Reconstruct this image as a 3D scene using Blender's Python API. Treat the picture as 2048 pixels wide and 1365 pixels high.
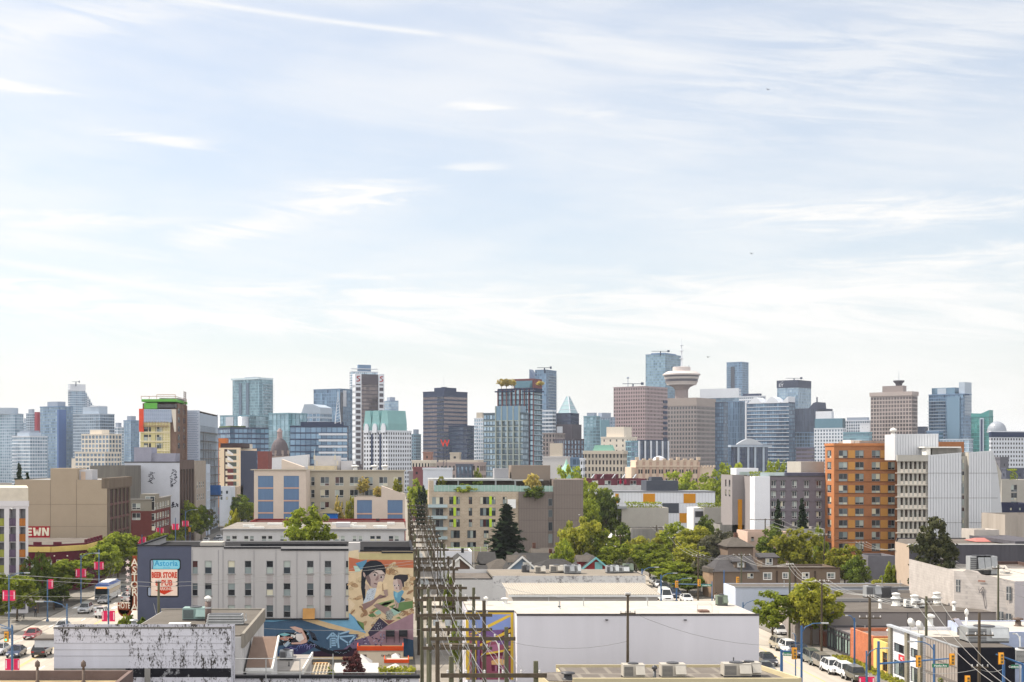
import bpy,math,random
from mathutils import Vector,Matrix
R=math.radians;rnd=random.Random(7)
for o in list(bpy.data.objects):bpy.data.objects.remove(o)
S=bpy.context.scene;COL=S.collection
# camera
F=2844.;PX=785.;HY=915.;CZ=27.
cam=bpy.data.cameras.new('camera');cam.lens=50;cam.sensor_width=36;cam.clip_start=1;cam.clip_end=20000
cam.shift_x=(1024-PX)/2048;cam.shift_y=(HY-682.5)/2048
co=bpy.data.objects.new('camera',cam);COL.objects.link(co);co.location=(0,0,CZ);co.rotation_euler=(R(90),0,0);S.camera=co
# exposure
S.view_settings.view_transform='Standard';S.view_settings.look='None';S.view_settings.gamma=1
S.view_settings.exposure=0.80
S.render.engine='CYCLES';S.cycles.use_denoising=True;S.cycles.max_bounces=8;S.cycles.diffuse_bounces=3;S.cycles.volume_bounces=0
S.cycles.sample_clamp_indirect=4
# sun and sky
SUN_EL=52.;SUN_AZ=-66.
sd=Vector((math.sin(R(SUN_AZ))*math.cos(R(SUN_EL)),math.cos(R(SUN_AZ))*math.cos(R(SUN_EL)),math.sin(R(SUN_EL))))
sl=bpy.data.lights.new('sun','SUN');sl.energy=4.2;sl.angle=R(.55);sl.color=(1,.91,.78)
so=bpy.data.objects.new('sun',sl);COL.objects.link(so);so.rotation_euler=sd.to_track_quat('Z','Y').to_euler();so.location=(-200,0,300)
W=bpy.data.worlds.new('World');S.world=W;W.use_nodes=True
def azel(px,py):
 u=(px-PX)/F;v=(HY-py)/F
 return math.atan(u),math.atan(v/math.sqrt(1+u*u))
def make_world():
 nt=W.node_tree;N=nt.nodes;L=nt.links
 for n in list(N):N.remove(n)
 out=N.new('ShaderNodeOutputWorld');bg=N.new('ShaderNodeBackground');bg.inputs[1].default_value=.15
 L.new(bg.outputs[0],out.inputs[0])
 sky=N.new('ShaderNodeTexSky');sky.sky_type='NISHITA';sky.sun_disc=False
 sky.sun_elevation=R(SUN_EL);sky.sun_rotation=R(SUN_AZ);sky.altitude=50;sky.air_density=1.;sky.dust_density=1.6;sky.ozone_density=1.5
 tc=N.new('ShaderNodeTexCoord');sx=N.new('ShaderNodeSeparateXYZ');L.new(tc.outputs['Generated'],sx.inputs[0])
 def m(op,a,b=None,c=None,cl=False):
  n=N.new('ShaderNodeMath');n.operation=op;n.use_clamp=cl
  for i,v in enumerate((a,b,c)):
   if v is None:continue
   if hasattr(v,'links')or hasattr(v,'is_linked'):L.new(v,n.inputs[i])
   else:n.inputs[i].default_value=v
  return n.outputs[0]
 az=m('ARCTAN2',sx.outputs[0],sx.outputs[1]);el=m('ARCSINE',sx.outputs[2])
 def noise(sa,se,oa,oe,detail=8,rough=.6,dist=0.,rot=0.):
  c=N.new('ShaderNodeCombineXYZ')
  ca,sn=math.cos(rot),math.sin(rot)
  a2=m('ADD',m('MULTIPLY',az,ca),m('MULTIPLY',el,sn));e2=m('SUBTRACT',m('MULTIPLY',el,ca),m('MULTIPLY',az,sn))
  L.new(m('MULTIPLY_ADD',a2,sa,oa),c.inputs[0]);L.new(m('MULTIPLY_ADD',e2,se,oe),c.inputs[1])
  t=N.new('ShaderNodeTexNoise');t.inputs['Scale'].default_value=1;t.inputs['Detail'].default_value=detail
  t.inputs['Roughness'].default_value=rough;t.inputs['Distortion'].default_value=dist
  L.new(c.outputs[0],t.inputs['Vector']);return t.outputs[0]
 def ss(x,a,b):
  n=N.new('ShaderNodeMapRange');n.interpolation_type='SMOOTHSTEP';L.new(x,n.inputs[0])
  n.inputs[1].default_value=a;n.inputs[2].default_value=b;return n.outputs[0]
 fine=noise(13,105,3,1,10,.66,.7);fine2=noise(9,85,11,4,10,.64,.7,R(-9));broad=noise(5,18,7,2,5,.5,.3)
 def blob(px,py,rx,ry,rot,st,tex):
  a0,e0=azel(px,py);ca,sn=math.cos(R(rot)),math.sin(R(rot))
  da=m('SUBTRACT',az,a0);de=m('SUBTRACT',el,e0)
  x=m('MULTIPLY',m('ADD',m('MULTIPLY',da,ca),m('MULTIPLY',de,sn)),F/rx/1.25);y=m('MULTIPLY',m('SUBTRACT',m('MULTIPLY',de,ca),m('MULTIPLY',da,sn)),F/ry/1.35)
  d=m('ADD',m('MULTIPLY',x,x),m('MULTIPLY',y,y));env=m('EXPONENT',m('MULTIPLY',d,-1.))
  if tex is None:return m('MULTIPLY',env,st)
  return m('MULTIPLY',ss(m('ADD',m('MULTIPLY_ADD',tex,2.,-.5),m('MULTIPLY',env,.5)),.62,1.2),m('MULTIPLY',m('MULTIPLY',env,st),1.3,cl=True))
 bl=[(20,172,130,12,-3,.95,fine),(325,280,110,13,-6,.9,fine),(700,400,130,36,4,1.,fine),(520,450,220,26,14,.7,fine2),(160,443,330,20,-1,.75,fine),(60,490,160,28,0,.5,fine2),(960,212,90,12,-7,.7,fine),(1205,228,100,12,-5,.6,fine),(1750,425,330,34,0,.85,fine),(1950,518,260,24,2,.9,fine),(1680,526,150,12,0,.7,fine),(830,552,170,9,0,.8,fine),(700,590,520,22,-2,.95,fine),(120,600,500,42,-4,1.,fine),(220,560,330,6,-8,.7,None),(1500,600,800,50,0,.8,fine),(800,640,900,40,0,.8,fine2),(1700,130,420,110,7,.38,fine2),(1900,90,300,60,10,.38,fine2),(1300,110,300,45,-13,.3,fine2),(150,40,330,34,12,.45,fine2),(950,335,70,9,0,.5,fine),(1500,640,900,60,0,.7,fine2)]
 mask=None
 for b in bl:
  v=blob(*b);mask=v if mask is None else m('MAXIMUM',mask,v)
 for(p0,p1,w,st)in(((330,-8),(900,72),5,.6),((880,70),(1480,152),8,.32)):
  a0,e0=azel(*p0);a1,e1=azel(*p1);le=math.hypot(a1-a0,e1-e0);ca,sn=(a1-a0)/le,(e1-e0)/le
  da=m('SUBTRACT',az,a0);de=m('SUBTRACT',el,e0)
  al=m('ADD',m('MULTIPLY',da,ca),m('MULTIPLY',de,sn));pe=m('MULTIPLY',m('SUBTRACT',m('MULTIPLY',de,ca),m('MULTIPLY',da,sn)),F/w)
  g=m('EXPONENT',m('MULTIPLY',m('MULTIPLY',pe,pe),-1.))
  g=m('MULTIPLY',g,m('MULTIPLY',ss(al,-.01,.02),m('SUBTRACT',1.,ss(al,le-.02,le+.01))))
  mask=m('MAXIMUM',mask,m('MULTIPLY',m('MULTIPLY',g,st),m('ADD',.55,fine)))
 veil=m('MULTIPLY',ss(m('ADD',broad,m('MULTIPLY',fine2,.35)),.45,.95),.30)
 low=m('SUBTRACT',1.,ss(el,-.02,.15))
 veil=m('ADD',veil,m('MULTIPLY',m('MULTIPLY',low,low),.55))
 east=m('SUBTRACT',1.,ss(sx.outputs[1],-.45,.55))  # brighter, cloudier sky behind the camera, added to fill the shaded fronts
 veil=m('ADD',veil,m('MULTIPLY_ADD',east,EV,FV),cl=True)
 veil=m('MULTIPLY',veil,ss(el,-.3,-.02))
 tot=m('SUBTRACT',1.,m('MULTIPLY',m('SUBTRACT',1.,m('MINIMUM',mask,1.)),m('SUBTRACT',1.,veil)),cl=True)
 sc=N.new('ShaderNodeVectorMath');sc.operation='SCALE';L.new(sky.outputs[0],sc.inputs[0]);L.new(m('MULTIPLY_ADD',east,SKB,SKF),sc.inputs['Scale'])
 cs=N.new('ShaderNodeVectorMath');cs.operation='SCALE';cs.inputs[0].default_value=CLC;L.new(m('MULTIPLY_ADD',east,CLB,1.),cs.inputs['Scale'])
 mx=N.new('ShaderNodeMix');mx.data_type='RGBA';L.new(tot,mx.inputs[0]);L.new(sc.outputs[0],mx.inputs[6]);L.new(cs.outputs[0],mx.inputs[7])
 L.new(mx.outputs[2],bg.inputs[0])
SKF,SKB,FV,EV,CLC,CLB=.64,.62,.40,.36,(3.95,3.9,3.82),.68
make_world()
# colour and materials
GAIN=1.13
def lin(c):c=c/255.;return c/12.92 if c<=.04045 else((c+.055)/1.055)**2.4
def A(r,g,b,k=None):k=k or GAIN;return tuple(min(.88,max(.004,lin(v)/k))for v in(r,g,b))
def rgb(r,g,b):return A(r,g,b,1.)
MATS={}
def mat(name,col,rough=.8,metal=0.,var=.12,scale=.6,streak=0.,bump=0.,spec=.5,emit=0.,objvar=0.,trans=0.):
 if name in MATS:return MATS[name]
 m=bpy.data.materials.new(name);m.use_nodes=True;N=m.node_tree.nodes;L=m.node_tree.links
 b=N['Principled BSDF'];b.inputs['Roughness'].default_value=rough;b.inputs['Metallic'].default_value=metal
 b.inputs['Specular IOR Level'].default_value=spec if rough<.6 else.12
 tc=N.new('ShaderNodeTexCoord');mp=N.new('ShaderNodeMapping');L.new(tc.outputs['Object'],mp.inputs[0])
 mp.inputs['Scale'].default_value=(scale,scale,scale*(.12 if streak else 1))
 nz=N.new('ShaderNodeTexNoise');nz.inputs['Scale'].default_value=1;nz.inputs['Detail'].default_value=7;nz.inputs['Roughness'].default_value=.65
 L.new(mp.outputs[0],nz.inputs['Vector'])
 mr=N.new('ShaderNodeMapRange');L.new(nz.outputs[0],mr.inputs[0]);mr.inputs[1].default_value=.3;mr.inputs[2].default_value=.7
 mr.inputs[3].default_value=1-var;mr.inputs[4].default_value=1+var
 f=mr.outputs[0]
 if objvar:
  oi=N.new('ShaderNodeObjectInfo');m2=N.new('ShaderNodeMapRange');L.new(oi.outputs['Random'],m2.inputs[0]);m2.inputs[3].default_value=1-objvar;m2.inputs[4].default_value=1+objvar
  mm=N.new('ShaderNodeMath');mm.operation='MULTIPLY';L.new(f,mm.inputs[0]);L.new(m2.outputs[0],mm.inputs[1]);f=mm.outputs[0]
 vm=N.new('ShaderNodeVectorMath');vm.operation='SCALE';vm.inputs[0].default_value=col[:3];L.new(f,vm.inputs['Scale'])
 L.new(vm.outputs[0],b.inputs['Base Color'])
 if bump:
  bp=N.new('ShaderNodeBump');bp.inputs['Strength'].default_value=bump;L.new(nz.outputs[0],bp.inputs['Height']);L.new(bp.outputs[0],b.inputs['Normal'])
 if emit:b.inputs['Emission Color'].default_value=(*col[:3],1);b.inputs['Emission Strength'].default_value=emit
 MATS[name]=m;return m
def along(m,x,y,z):
 m.node_tree.nodes['Mapping'].inputs['Scale'].default_value=(x,y,z);return m
def brick(name,c1,c2,mortar,scale=1.,rough=.85,bw=.5,rh=.25,ms=.02,offset=.5,flat=False):
 if name in MATS:return MATS[name]
 m=mat(name,c1,rough);N=m.node_tree.nodes;L=m.node_tree.links;b=N['Principled BSDF']
 t=N.new('ShaderNodeTexBrick');t.offset=offset;t.inputs['Color1'].default_value=(*c1,1);t.inputs['Color2'].default_value=(*c2,1);t.inputs['Mortar'].default_value=(*mortar,1)
 t.inputs['Scale'].default_value=scale;t.inputs['Brick Width'].default_value=bw;t.inputs['Row Height'].default_value=rh;t.inputs['Mortar Size'].default_value=ms
 tc=N.new('ShaderNodeTexCoord');s=N.new('ShaderNodeSeparateXYZ');L.new(tc.outputs['Object'],s.inputs[0])
 a=N.new('ShaderNodeMath');a.operation='ADD';L.new(s.outputs[0],a.inputs[0]);L.new(s.outputs[1],a.inputs[1])
 c=N.new('ShaderNodeCombineXYZ');L.new(s.outputs[0]if flat else a.outputs[0],c.inputs[0]);L.new(s.outputs[1 if flat else 2],c.inputs[1]);L.new(c.outputs[0],t.inputs['Vector'])
 old=b.inputs['Base Color'].links[0].from_node;mul=N.new('ShaderNodeVectorMath');mul.operation='SCALE'
 f=old.inputs['Scale'].links[0].from_socket;L.new(t.outputs[0],mul.inputs[0]);L.new(f,mul.inputs['Scale']);L.new(mul.outputs[0],b.inputs['Base Color'])
 return m
def speckle(name,base,dark,scale,lo,hi,rough=.9,zs=1.,grime=None):
 """paint with flaked, dirty patches of their own shape"""
 if name in MATS:return MATS[name]
 m=mat(name,base,rough,var=.05,scale=.5);N=m.node_tree.nodes;L=m.node_tree.links;b=N['Principled BSDF']
 src=b.inputs['Base Color'].links[0].from_socket
 tc=N.new('ShaderNodeTexCoord');mp=N.new('ShaderNodeMapping');mp.inputs['Scale'].default_value=(scale,scale,scale*zs);L.new(tc.outputs['Object'],mp.inputs[0])
 n1=N.new('ShaderNodeTexNoise');n1.inputs['Scale'].default_value=1;n1.inputs['Detail'].default_value=10;n1.inputs['Roughness'].default_value=.75;L.new(mp.outputs[0],n1.inputs['Vector'])
 n2=N.new('ShaderNodeTexNoise');n2.inputs['Scale'].default_value=.22;n2.inputs['Detail'].default_value=3;L.new(mp.outputs[0],n2.inputs['Vector'])
 a=N.new('ShaderNodeMath');a.operation='MULTIPLY_ADD';L.new(n2.outputs[0],a.inputs[0]);a.inputs[1].default_value=.55;L.new(n1.outputs[0],a.inputs[2])
 r=N.new('ShaderNodeMapRange');L.new(a.outputs[0],r.inputs[0]);r.inputs[1].default_value=lo;r.inputs[2].default_value=hi
 mx=N.new('ShaderNodeMix');mx.data_type='RGBA';L.new(r.outputs[0],mx.inputs[0]);L.new(src,mx.inputs[6]);mx.inputs[7].default_value=(*dark,1)
 L.new(mx.outputs[2],b.inputs['Base Color']);return m
def glassm(name,dark,light,metal=.35,rough=.08,p=.5,attr=True):
 """window glass: 'tone' per pane (or per object) moves from clear dark panes to panes with a blind, bright film or painted reflection"""
 if name in MATS:return MATS[name]
 m=bpy.data.materials.new(name);m.use_nodes=True;N=m.node_tree.nodes;L=m.node_tree.links;b=N['Principled BSDF']
 if attr:s=N.new('ShaderNodeAttribute');s.attribute_name='tone';src=s.outputs['Fac']
 else:s=N.new('ShaderNodeObjectInfo');src=s.outputs['Random']
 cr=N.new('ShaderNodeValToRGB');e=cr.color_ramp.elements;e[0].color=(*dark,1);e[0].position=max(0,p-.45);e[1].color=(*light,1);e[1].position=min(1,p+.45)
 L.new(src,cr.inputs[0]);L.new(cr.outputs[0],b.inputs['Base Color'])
 b.inputs['Metallic'].default_value=metal;b.inputs['Roughness'].default_value=rough;b.inputs['IOR'].default_value=1.6
 MATS[name]=m;return m
def curtain_glass(name='pane_glass'):
 """near windows: each pane dark, grey, or with cream or white blind"""
 if name in MATS:return MATS[name]
 m=bpy.data.materials.new(name);m.use_nodes=True;N=m.node_tree.nodes;L=m.node_tree.links;b=N['Principled BSDF']
 oi=N.new('ShaderNodeObjectInfo');at=N.new('ShaderNodeAttribute');at.attribute_name='tone'
 a=N.new('ShaderNodeMath');a.operation='ADD';L.new(oi.outputs['Random'],a.inputs[0]);L.new(at.outputs['Fac'],a.inputs[1])
 fr=N.new('ShaderNodeMath');fr.operation='FRACT';L.new(a.outputs[0],fr.inputs[0])
 cr=N.new('ShaderNodeValToRGB');cr.color_ramp.interpolation='CONSTANT';e=cr.color_ramp.elements
 cols=[(0,(.012,.014,.018)),(.26,(.03,.04,.05)),(.42,(.09,.11,.12)),(.56,(.22,.26,.26)),(.72,(.36,.40,.37)),(.86,(.55,.52,.40)),(.95,(.06,.02,.02))]
 e[0].position=0;e[0].color=(*cols[0][1],1);e[1].position=cols[1][0];e[1].color=(*cols[1][1],1)
 for p,c in cols[2:]:q=e.new(p);q.color=(*c,1)
 L.new(fr.outputs[0],cr.inputs[0]);L.new(cr.outputs[0],b.inputs['Base Color']);b.inputs['Roughness'].default_value=.1;b.inputs['IOR'].default_value=1.42
 MATS[name]=m;return m
def wx(px,Y):return(px-PX)*Y/F
def wz(py,Y):return CZ-(py-HY)*Y/F
def gY(py):return F*CZ/(py-HY)
def gp(px,py):Y=gY(py);return wx(px,Y),Y
ORG={}
class MB:
 def __init__(s):s.v=[];s.f=[];s.m=[];s.t=[]
 def q(s,pts,m=0,t=0.):
  n=len(s.v);s.v.extend(pts);s.f.append(tuple(range(n,n+len(pts))));s.m.append(m);s.t.append(t)
 def box(s,x0,x1,y0,y1,z0,z1,m=0,t=0.,top=None):
  if x0>x1:x0,x1=x1,x0
  if y0>y1:y0,y1=y1,y0
  n=len(s.v);s.v+=[(x0,y0,z0),(x1,y0,z0),(x1,y1,z0),(x0,y1,z0),(x0,y0,z1),(x1,y0,z1),(x1,y1,z1),(x0,y1,z1)]
  for k,f in enumerate(((0,3,2,1),(4,5,6,7),(0,1,5,4),(1,2,6,5),(2,3,7,6),(3,0,4,7))):
   s.f.append(tuple(n+i for i in f));s.m.append(top if(k==1 and top is not None)else m);s.t.append(t)
  return s
 def prism(s,pts,z0,z1,m=0,top=None,t=0.):
  n=len(s.v);k=len(pts);s.v+=[(x,y,z0)for x,y in pts]+[(x,y,z1)for x,y in pts]
  for i in range(k):
   j=(i+1)%k;s.f.append((n+i,n+j,n+k+j,n+k+i));s.m.append(m);s.t.append(t)
  s.f.append(tuple(n+k+i for i in range(k)));s.m.append(m if top is None else top);s.t.append(t)
  s.f.append(tuple(n+i for i in reversed(range(k))));s.m.append(m);s.t.append(t);return s
 def xprism(s,pts,y0,y1,m=0,t=0.):
  """outline in x,z pushed along y"""
  n=len(s.v);k=len(pts);s.v+=[(x,y0,z)for x,z in pts]+[(x,y1,z)for x,z in pts]
  for i in range(k):
   j=(i+1)%k;s.f.append((n+i,n+j,n+k+j,n+k+i));s.m.append(m);s.t.append(t)
  s.f.append(tuple(n+i for i in range(k)));s.f.append(tuple(n+k+i for i in reversed(range(k))));s.m+=[m,m];s.t+=[t,t];return s
 def yprism(s,pts,x0,x1,m=0,t=0.):
  n=len(s.v);k=len(pts);s.v+=[(x0,y,z)for y,z in pts]+[(x1,y,z)for y,z in pts]
  for i in range(k):
   j=(i+1)%k;s.f.append((n+i,n+j,n+k+j,n+k+i));s.m.append(m);s.t.append(t)
  s.f.append(tuple(n+i for i in range(k)));s.f.append(tuple(n+k+i for i in reversed(range(k))));s.m+=[m,m];s.t+=[t,t];return s
 def tube(s,p,q,r0,r1=None,n=6,m=0,caps=True):
  r1=r0 if r1 is None else r1;p=Vector(p);q=Vector(q);d=(q-p).normalized()
  a=d.orthogonal().normalized();b=d.cross(a);k=len(s.v)
  for c,r in((p,r0),(q,r1)):
   for i in range(n):
    th=2*math.pi*i/n;s.v.append(tuple(c+a*math.cos(th)*r+b*math.sin(th)*r))
  for i in range(n):
   j=(i+1)%n;s.f.append((k+i,k+j,k+n+j,k+n+i));s.m.append(m);s.t.append(0)
  if caps:
   s.f.append(tuple(k+i for i in reversed(range(n))));s.f.append(tuple(k+n+i for i in range(n)));s.m+=[m,m];s.t+=[0,0]
  return s
 def path(s,pts,r,n=5,m=0):
  for a,b in zip(pts,pts[1:]):s.tube(a,b,r,r,n,m)
  return s
 def lathe(s,cx,cy,prof,n=16,m=0,ms=None):
  k=len(s.v)
  for r,z in prof:
   for i in range(n):th=2*math.pi*i/n;s.v.append((cx+r*math.cos(th),cy+r*math.sin(th),z))
  for a in range(len(prof)-1):
   for i in range(n):
    j=(i+1)%n;s.f.append((k+a*n+i,k+a*n+j,k+(a+1)*n+j,k+(a+1)*n+i));s.m.append(ms[a]if ms else m);s.t.append(0)
  s.f.append(tuple(k+(len(prof)-1)*n+i for i in range(n)));s.m.append(ms[-1]if ms else m);s.t.append(0)
  s.f.append(tuple(k+i for i in reversed(range(n))));s.m.append(ms[0]if ms else m);s.t.append(0);return s
 def add(s,o,M):
  n=len(s.v);s.v+=[tuple(M@Vector(v))for v in o.v];s.f+=[tuple(n+i for i in f)for f in o.f];s.m+=o.m;s.t+=o.t;return s
 def mesh(s,name,mats,org=(0,0,0),smooth=False,tone=False):
  me=bpy.data.meshes.new(name);ox,oy,oz=org
  me.from_pydata([(x-ox,y-oy,z-oz)for x,y,z in s.v],[],s.f)
  mats=mats if isinstance(mats,(list,tuple))else[mats]
  for x in mats:me.materials.append(x)
  if len(mats)>1:me.polygons.foreach_set('material_index',s.m)
  if smooth:me.polygons.foreach_set('use_smooth',[True]*len(s.f))
  if tone:
   at=me.attributes.new('tone','FLOAT','FACE');at.data.foreach_set('value',s.t)
  me.update();return me
 def build(s,name,mats,parent=None,smooth=False,tone=False,kind=None,label=None):
  """mesh object; as a part its vertices are given in world space and stored relative to its thing"""
  if parent is not None:org=ORG[parent.name]
  else:
   xs=[v[0]for v in s.v];ys=[v[1]for v in s.v];org=((min(xs)+max(xs))/2,(min(ys)+max(ys))/2,min(v[2]for v in s.v))
  ob=bpy.data.objects.new(name,s.mesh(name,mats,org,smooth,tone));COL.objects.link(ob)
  ORG[ob.name]=org
  if parent is not None:ob.parent=parent
  else:ob.location=org
  if kind:ob['kind']=kind
  if label:ob['label']=label
  return ob
def tag(o,label,cat,group=None):
 o['label']=label;o['category']=cat
 if group:o['group']=group
 return o
def thing(name,label,cat,loc,rz=0.,group=None):
 o=bpy.data.objects.new(name,None);COL.objects.link(o);o.location=loc;o.rotation_euler=(0,0,rz);o.empty_display_size=.5
 ORG[o.name]=tuple(loc)if not rz else(0,0,0);return tag(o,label,cat,group)
def local(name,label,cat,loc,rz=0.,group=None):
 """thing whose parts are given in its own coordinates"""
 o=thing(name,label,cat,loc,rz,group);ORG[o.name]=(0,0,0);return o
def dup(root,loc,rz,label=None,group=None,scale=None):
 r=root.copy();COL.objects.link(r);r.location=loc;r.rotation_euler=(0,0,rz)
 if label:r['label']=label
 if group:r['group']=group
 if scale:r.scale=(scale,)*3 if not isinstance(scale,tuple)else scale
 for c in root.children:
  k=c.copy();COL.objects.link(k);k.parent=r
  for g in c.children:h=g.copy();COL.objects.link(h);h.parent=k
 return r
def struct(mb,name,m,**k):return mb.build(name,m,kind='structure',**k)
def text_mesh(mb,s,px,py,h,place,m=0,font_w=None,depth=.03,align='CENTER'):
 """letters as solid shapes; place(u,v,d)->xyz with u,v in metres from the anchor; h = capital height"""
 cu=bpy.data.curves.new('letters','FONT');cu.body=s;cu.size=h/.69;cu.align_x=align;cu.align_y='BOTTOM_BASELINE' if 'BOTTOM_BASELINE' in[i.identifier for i in cu.bl_rna.properties['align_y'].enum_items]else 'BOTTOM'
 cu.extrude=depth/2;cu.resolution_u=2
 if font_w:cu.offset=font_w
 o=bpy.data.objects.new('letters',cu);COL.objects.link(o);dg=bpy.context.evaluated_depsgraph_get();me=o.evaluated_get(dg).to_mesh()
 n=len(mb.v);mb.v+=[place(px+v.co.x,py+v.co.y,v.co.z)for v in me.vertices]
 for p in me.polygons:mb.f.append(tuple(n+i for i in p.vertices));mb.m.append(m);mb.t.append(0)
 o.evaluated_get(dg).to_mesh_clear();bpy.data.objects.remove(o);bpy.data.curves.remove(cu)
def mapper(face,plane):
 if face=='F':return lambda u,z,d:(u,plane+d,z)
 if face=='B':return lambda u,z,d:(u,plane-d,z)
 if face=='L':return lambda u,z,d:(plane+d,u,z)
 return lambda u,z,d:(plane-d,u,z)
def facade(mb,face,plane,u0,u1,z0,z1,wins,depth=.2,m=0,reveal=True):
 """wall plane with real openings"""
 P=mapper(face,plane);wins=[w for w in wins if w[0]>=u0-1e-4 and w[1]<=u1+1e-4 and w[2]>=z0-1e-4 and w[3]<=z1+1e-4]
 rows={}
 for w in wins:rows.setdefault((round(w[2],3),round(w[3],3)),[]).append(w)
 ks=sorted(rows);zz=z0;bands=[]
 ok=all(ks[i][1]<=ks[i+1][0]+1e-6 for i in range(len(ks)-1))
 if ok:
  for k in ks:
   if k[0]>zz+1e-5:bands.append((zz,k[0],[]))
   bands.append((k[0],k[1],sorted(rows[k])));zz=k[1]
  if zz<z1-1e-5:bands.append((zz,z1,[]))
 else:
  zs=sorted({z0,z1}|{w[2]for w in wins}|{w[3]for w in wins})
  for a,b in zip(zs,zs[1:]):
   if b-a>1e-5:bands.append((a,b,sorted(w for w in wins if w[2]<=a+1e-5 and w[3]>=b-1e-5)))
 for a,b,ws in bands:
  u=u0
  for w in ws:
   if w[0]>u+1e-5:mb.q([P(u,a,0),P(w[0],a,0),P(w[0],b,0),P(u,b,0)],m)
   u=w[1]
  if u<u1-1e-5:mb.q([P(u,a,0),P(u1,a,0),P(u1,b,0),P(u,b,0)],m)
 if reveal:
  for a,b,c,d in wins:
   mb.q([P(a,c,0),P(b,c,0),P(b,c,depth),P(a,c,depth)],m);mb.q([P(a,d,depth),P(b,d,depth),P(b,d,0),P(a,d,0)],m)
   mb.q([P(a,c,depth),P(a,d,depth),P(a,d,0),P(a,c,0)],m);mb.q([P(b,c,0),P(b,d,0),P(b,d,depth),P(b,c,depth)],m)
def grid(u0,u1,nx,z0,z1,nz,fw,fh,off=.5):
 """evenly spaced window openings"""
 du=(u1-u0)/nx;dz=(z1-z0)/nz;out=[]
 for j in range(nz):
  for i in range(nx):
   a=u0+du*(i+.5-fw/2);c=z0+dz*(j+off-fh/2*1.0)
   out.append((a,a+du*fw,c,c+dz*fh))
 return out
WM={}
def window_mesh(w,h,style,face,fm,gm):
 """panes (index 0 object) and frame for one opening, origin at its lower left outer corner"""
 k=(round(w,2),round(h,2),style,face,fm.name,gm.name)
 if k in WM:return WM[k]
 P={'F':lambda u,z,d:(u,d,z),'B':lambda u,z,d:(u,-d,z),'L':lambda u,z,d:(d,u,z),'R':lambda u,z,d:(-d,u,z)}[face]
 g=MB();f=MB();t=max(.035,min(.07,w*.06))
 def bar(a,b,c,d,y0=.1,y1=.17):
  p=P(a,c,y0);q=P(b,d,y1);f.box(min(p[0],q[0]),max(p[0],q[0]),min(p[1],q[1]),max(p[1],q[1]),min(p[2],q[2]),max(p[2],q[2]))
 def pane(a,b,c,d,tone):g.q([P(a,c,.15),P(b,c,.15),P(b,d,.15),P(a,d,.15)],0,tone)
 bar(0,w,0,t);bar(0,w,h-t,h);bar(0,t,t,h-t);bar(w-t,w,t,h-t)
 if style=='sash':
  bar(t,w-t,h*.48,h*.48+t);pane(t,w-t,t,h*.48,0.);pane(t,w-t,h*.48+t,h-t,.37)
 elif style=='double':
  bar(w/2-t/2,w/2+t/2,t,h-t);bar(t,w/2-t/2,h*.26,h*.26+t);bar(w/2+t/2,w-t,h*.26,h*.26+t)
  pane(t,w/2,h*.26,h-t,0.);pane(w/2,w-t,h*.26,h-t,.21);pane(t,w/2,t,h*.26,.55);pane(w/2,w-t,t,h*.26,.66)
 elif style=='quad':
  bar(w/2-t/2,w/2+t/2,t,h-t);bar(t,w-t,h*.62,h*.62+t,.105,.165)
  pane(t,w/2,t,h*.62,0.);pane(w/2,w-t,t,h*.62,.13);pane(t,w/2,h*.62,h-t,.5);pane(w/2,w-t,h*.62,h-t,.3)
 elif style=='triple':
  for i in(1,2):bar(w*i/3-t/2,w*i/3+t/2,t,h-t)
  for i in range(3):pane(w*i/3,w*(i+1)/3,t,h-t,i*.31)
 else:pane(t,w-t,t,h-t,0.)
 WM[k]=(g.mesh('pane',gm,tone=True),f.mesh('frame',fm));return WM[k]
def add_windows(root,face,plane,wins,style,fm,gm=None,most=100,nm='window'):
 gm=gm or curtain_glass();o0=ORG[root.name];first=None
 for i,(a,b,c,d)in enumerate(wins):
  g,f=window_mesh(b-a,d-c,style,face,fm,gm)
  p=mapper(face,plane)(a,c,0)
  w=bpy.data.objects.new(nm,g);COL.objects.link(w);w.parent=root;w.location=(p[0]-o0[0],p[1]-o0[1],p[2]-o0[2])
  k=bpy.data.objects.new('frame',f);COL.objects.link(k);k.parent=w
  if style=='sash' and face=='F':
   sk=('sill',round(b-a,2))
   if sk not in WM:WM[sk]=MB().box(-.1,b-a+.1,-.1,.1,-.12,-.002).mesh('sill',M_concrete)
   k=bpy.data.objects.new('sill',WM[sk]);COL.objects.link(k);k.parent=w
def shell(mb,x0,x1,y0,y1,z0,z1,fw=(),lw=(),rw=(),bw=(),depth=.2,m=0,par=.5,parw=.3,mroof=None,reveal=True):
 """four walls with openings, a parapet and a roof deck"""
 facade(mb,'F',y0,x0,x1,z0,z1,list(fw),depth,m,reveal);facade(mb,'L',x0,y0,y1,z0,z1,list(lw),depth,m,reveal);facade(mb,'R',x1,y0,y1,z0,z1,list(rw),depth,m,reveal)
 facade(mb,'B',y1,x0,x1,z0,z1,list(bw),depth,m,reveal)
 a,b,c,d=x0+parw,x1-parw,y0+parw,y1-parw;zr=z1-par
 for p in([(x0,y0),(x1,y0),(b,c),(a,c)],[(x1,y0),(x1,y1),(b,d),(b,c)],[(x1,y1),(x0,y1),(a,d),(b,d)],[(x0,y1),(x0,y0),(a,c),(a,d)]):mb.q([(x,y,z1)for x,y in p],m)
 if par>0:
  for p,q in(((a,c),(b,c)),((b,c),(b,d)),((b,d),(a,d)),((a,d),(a,c))):mb.q([(*p,z1),(*q,z1),(*q,zr),(*p,zr)],m)
def roof_deck(root,x0,x1,y0,y1,z,mt,parw=.3,name='roof'):
 return MB().box(x0+parw,x1-parw,y0+parw,y1-parw,z-.25,z).build(name,mt,root)
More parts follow.
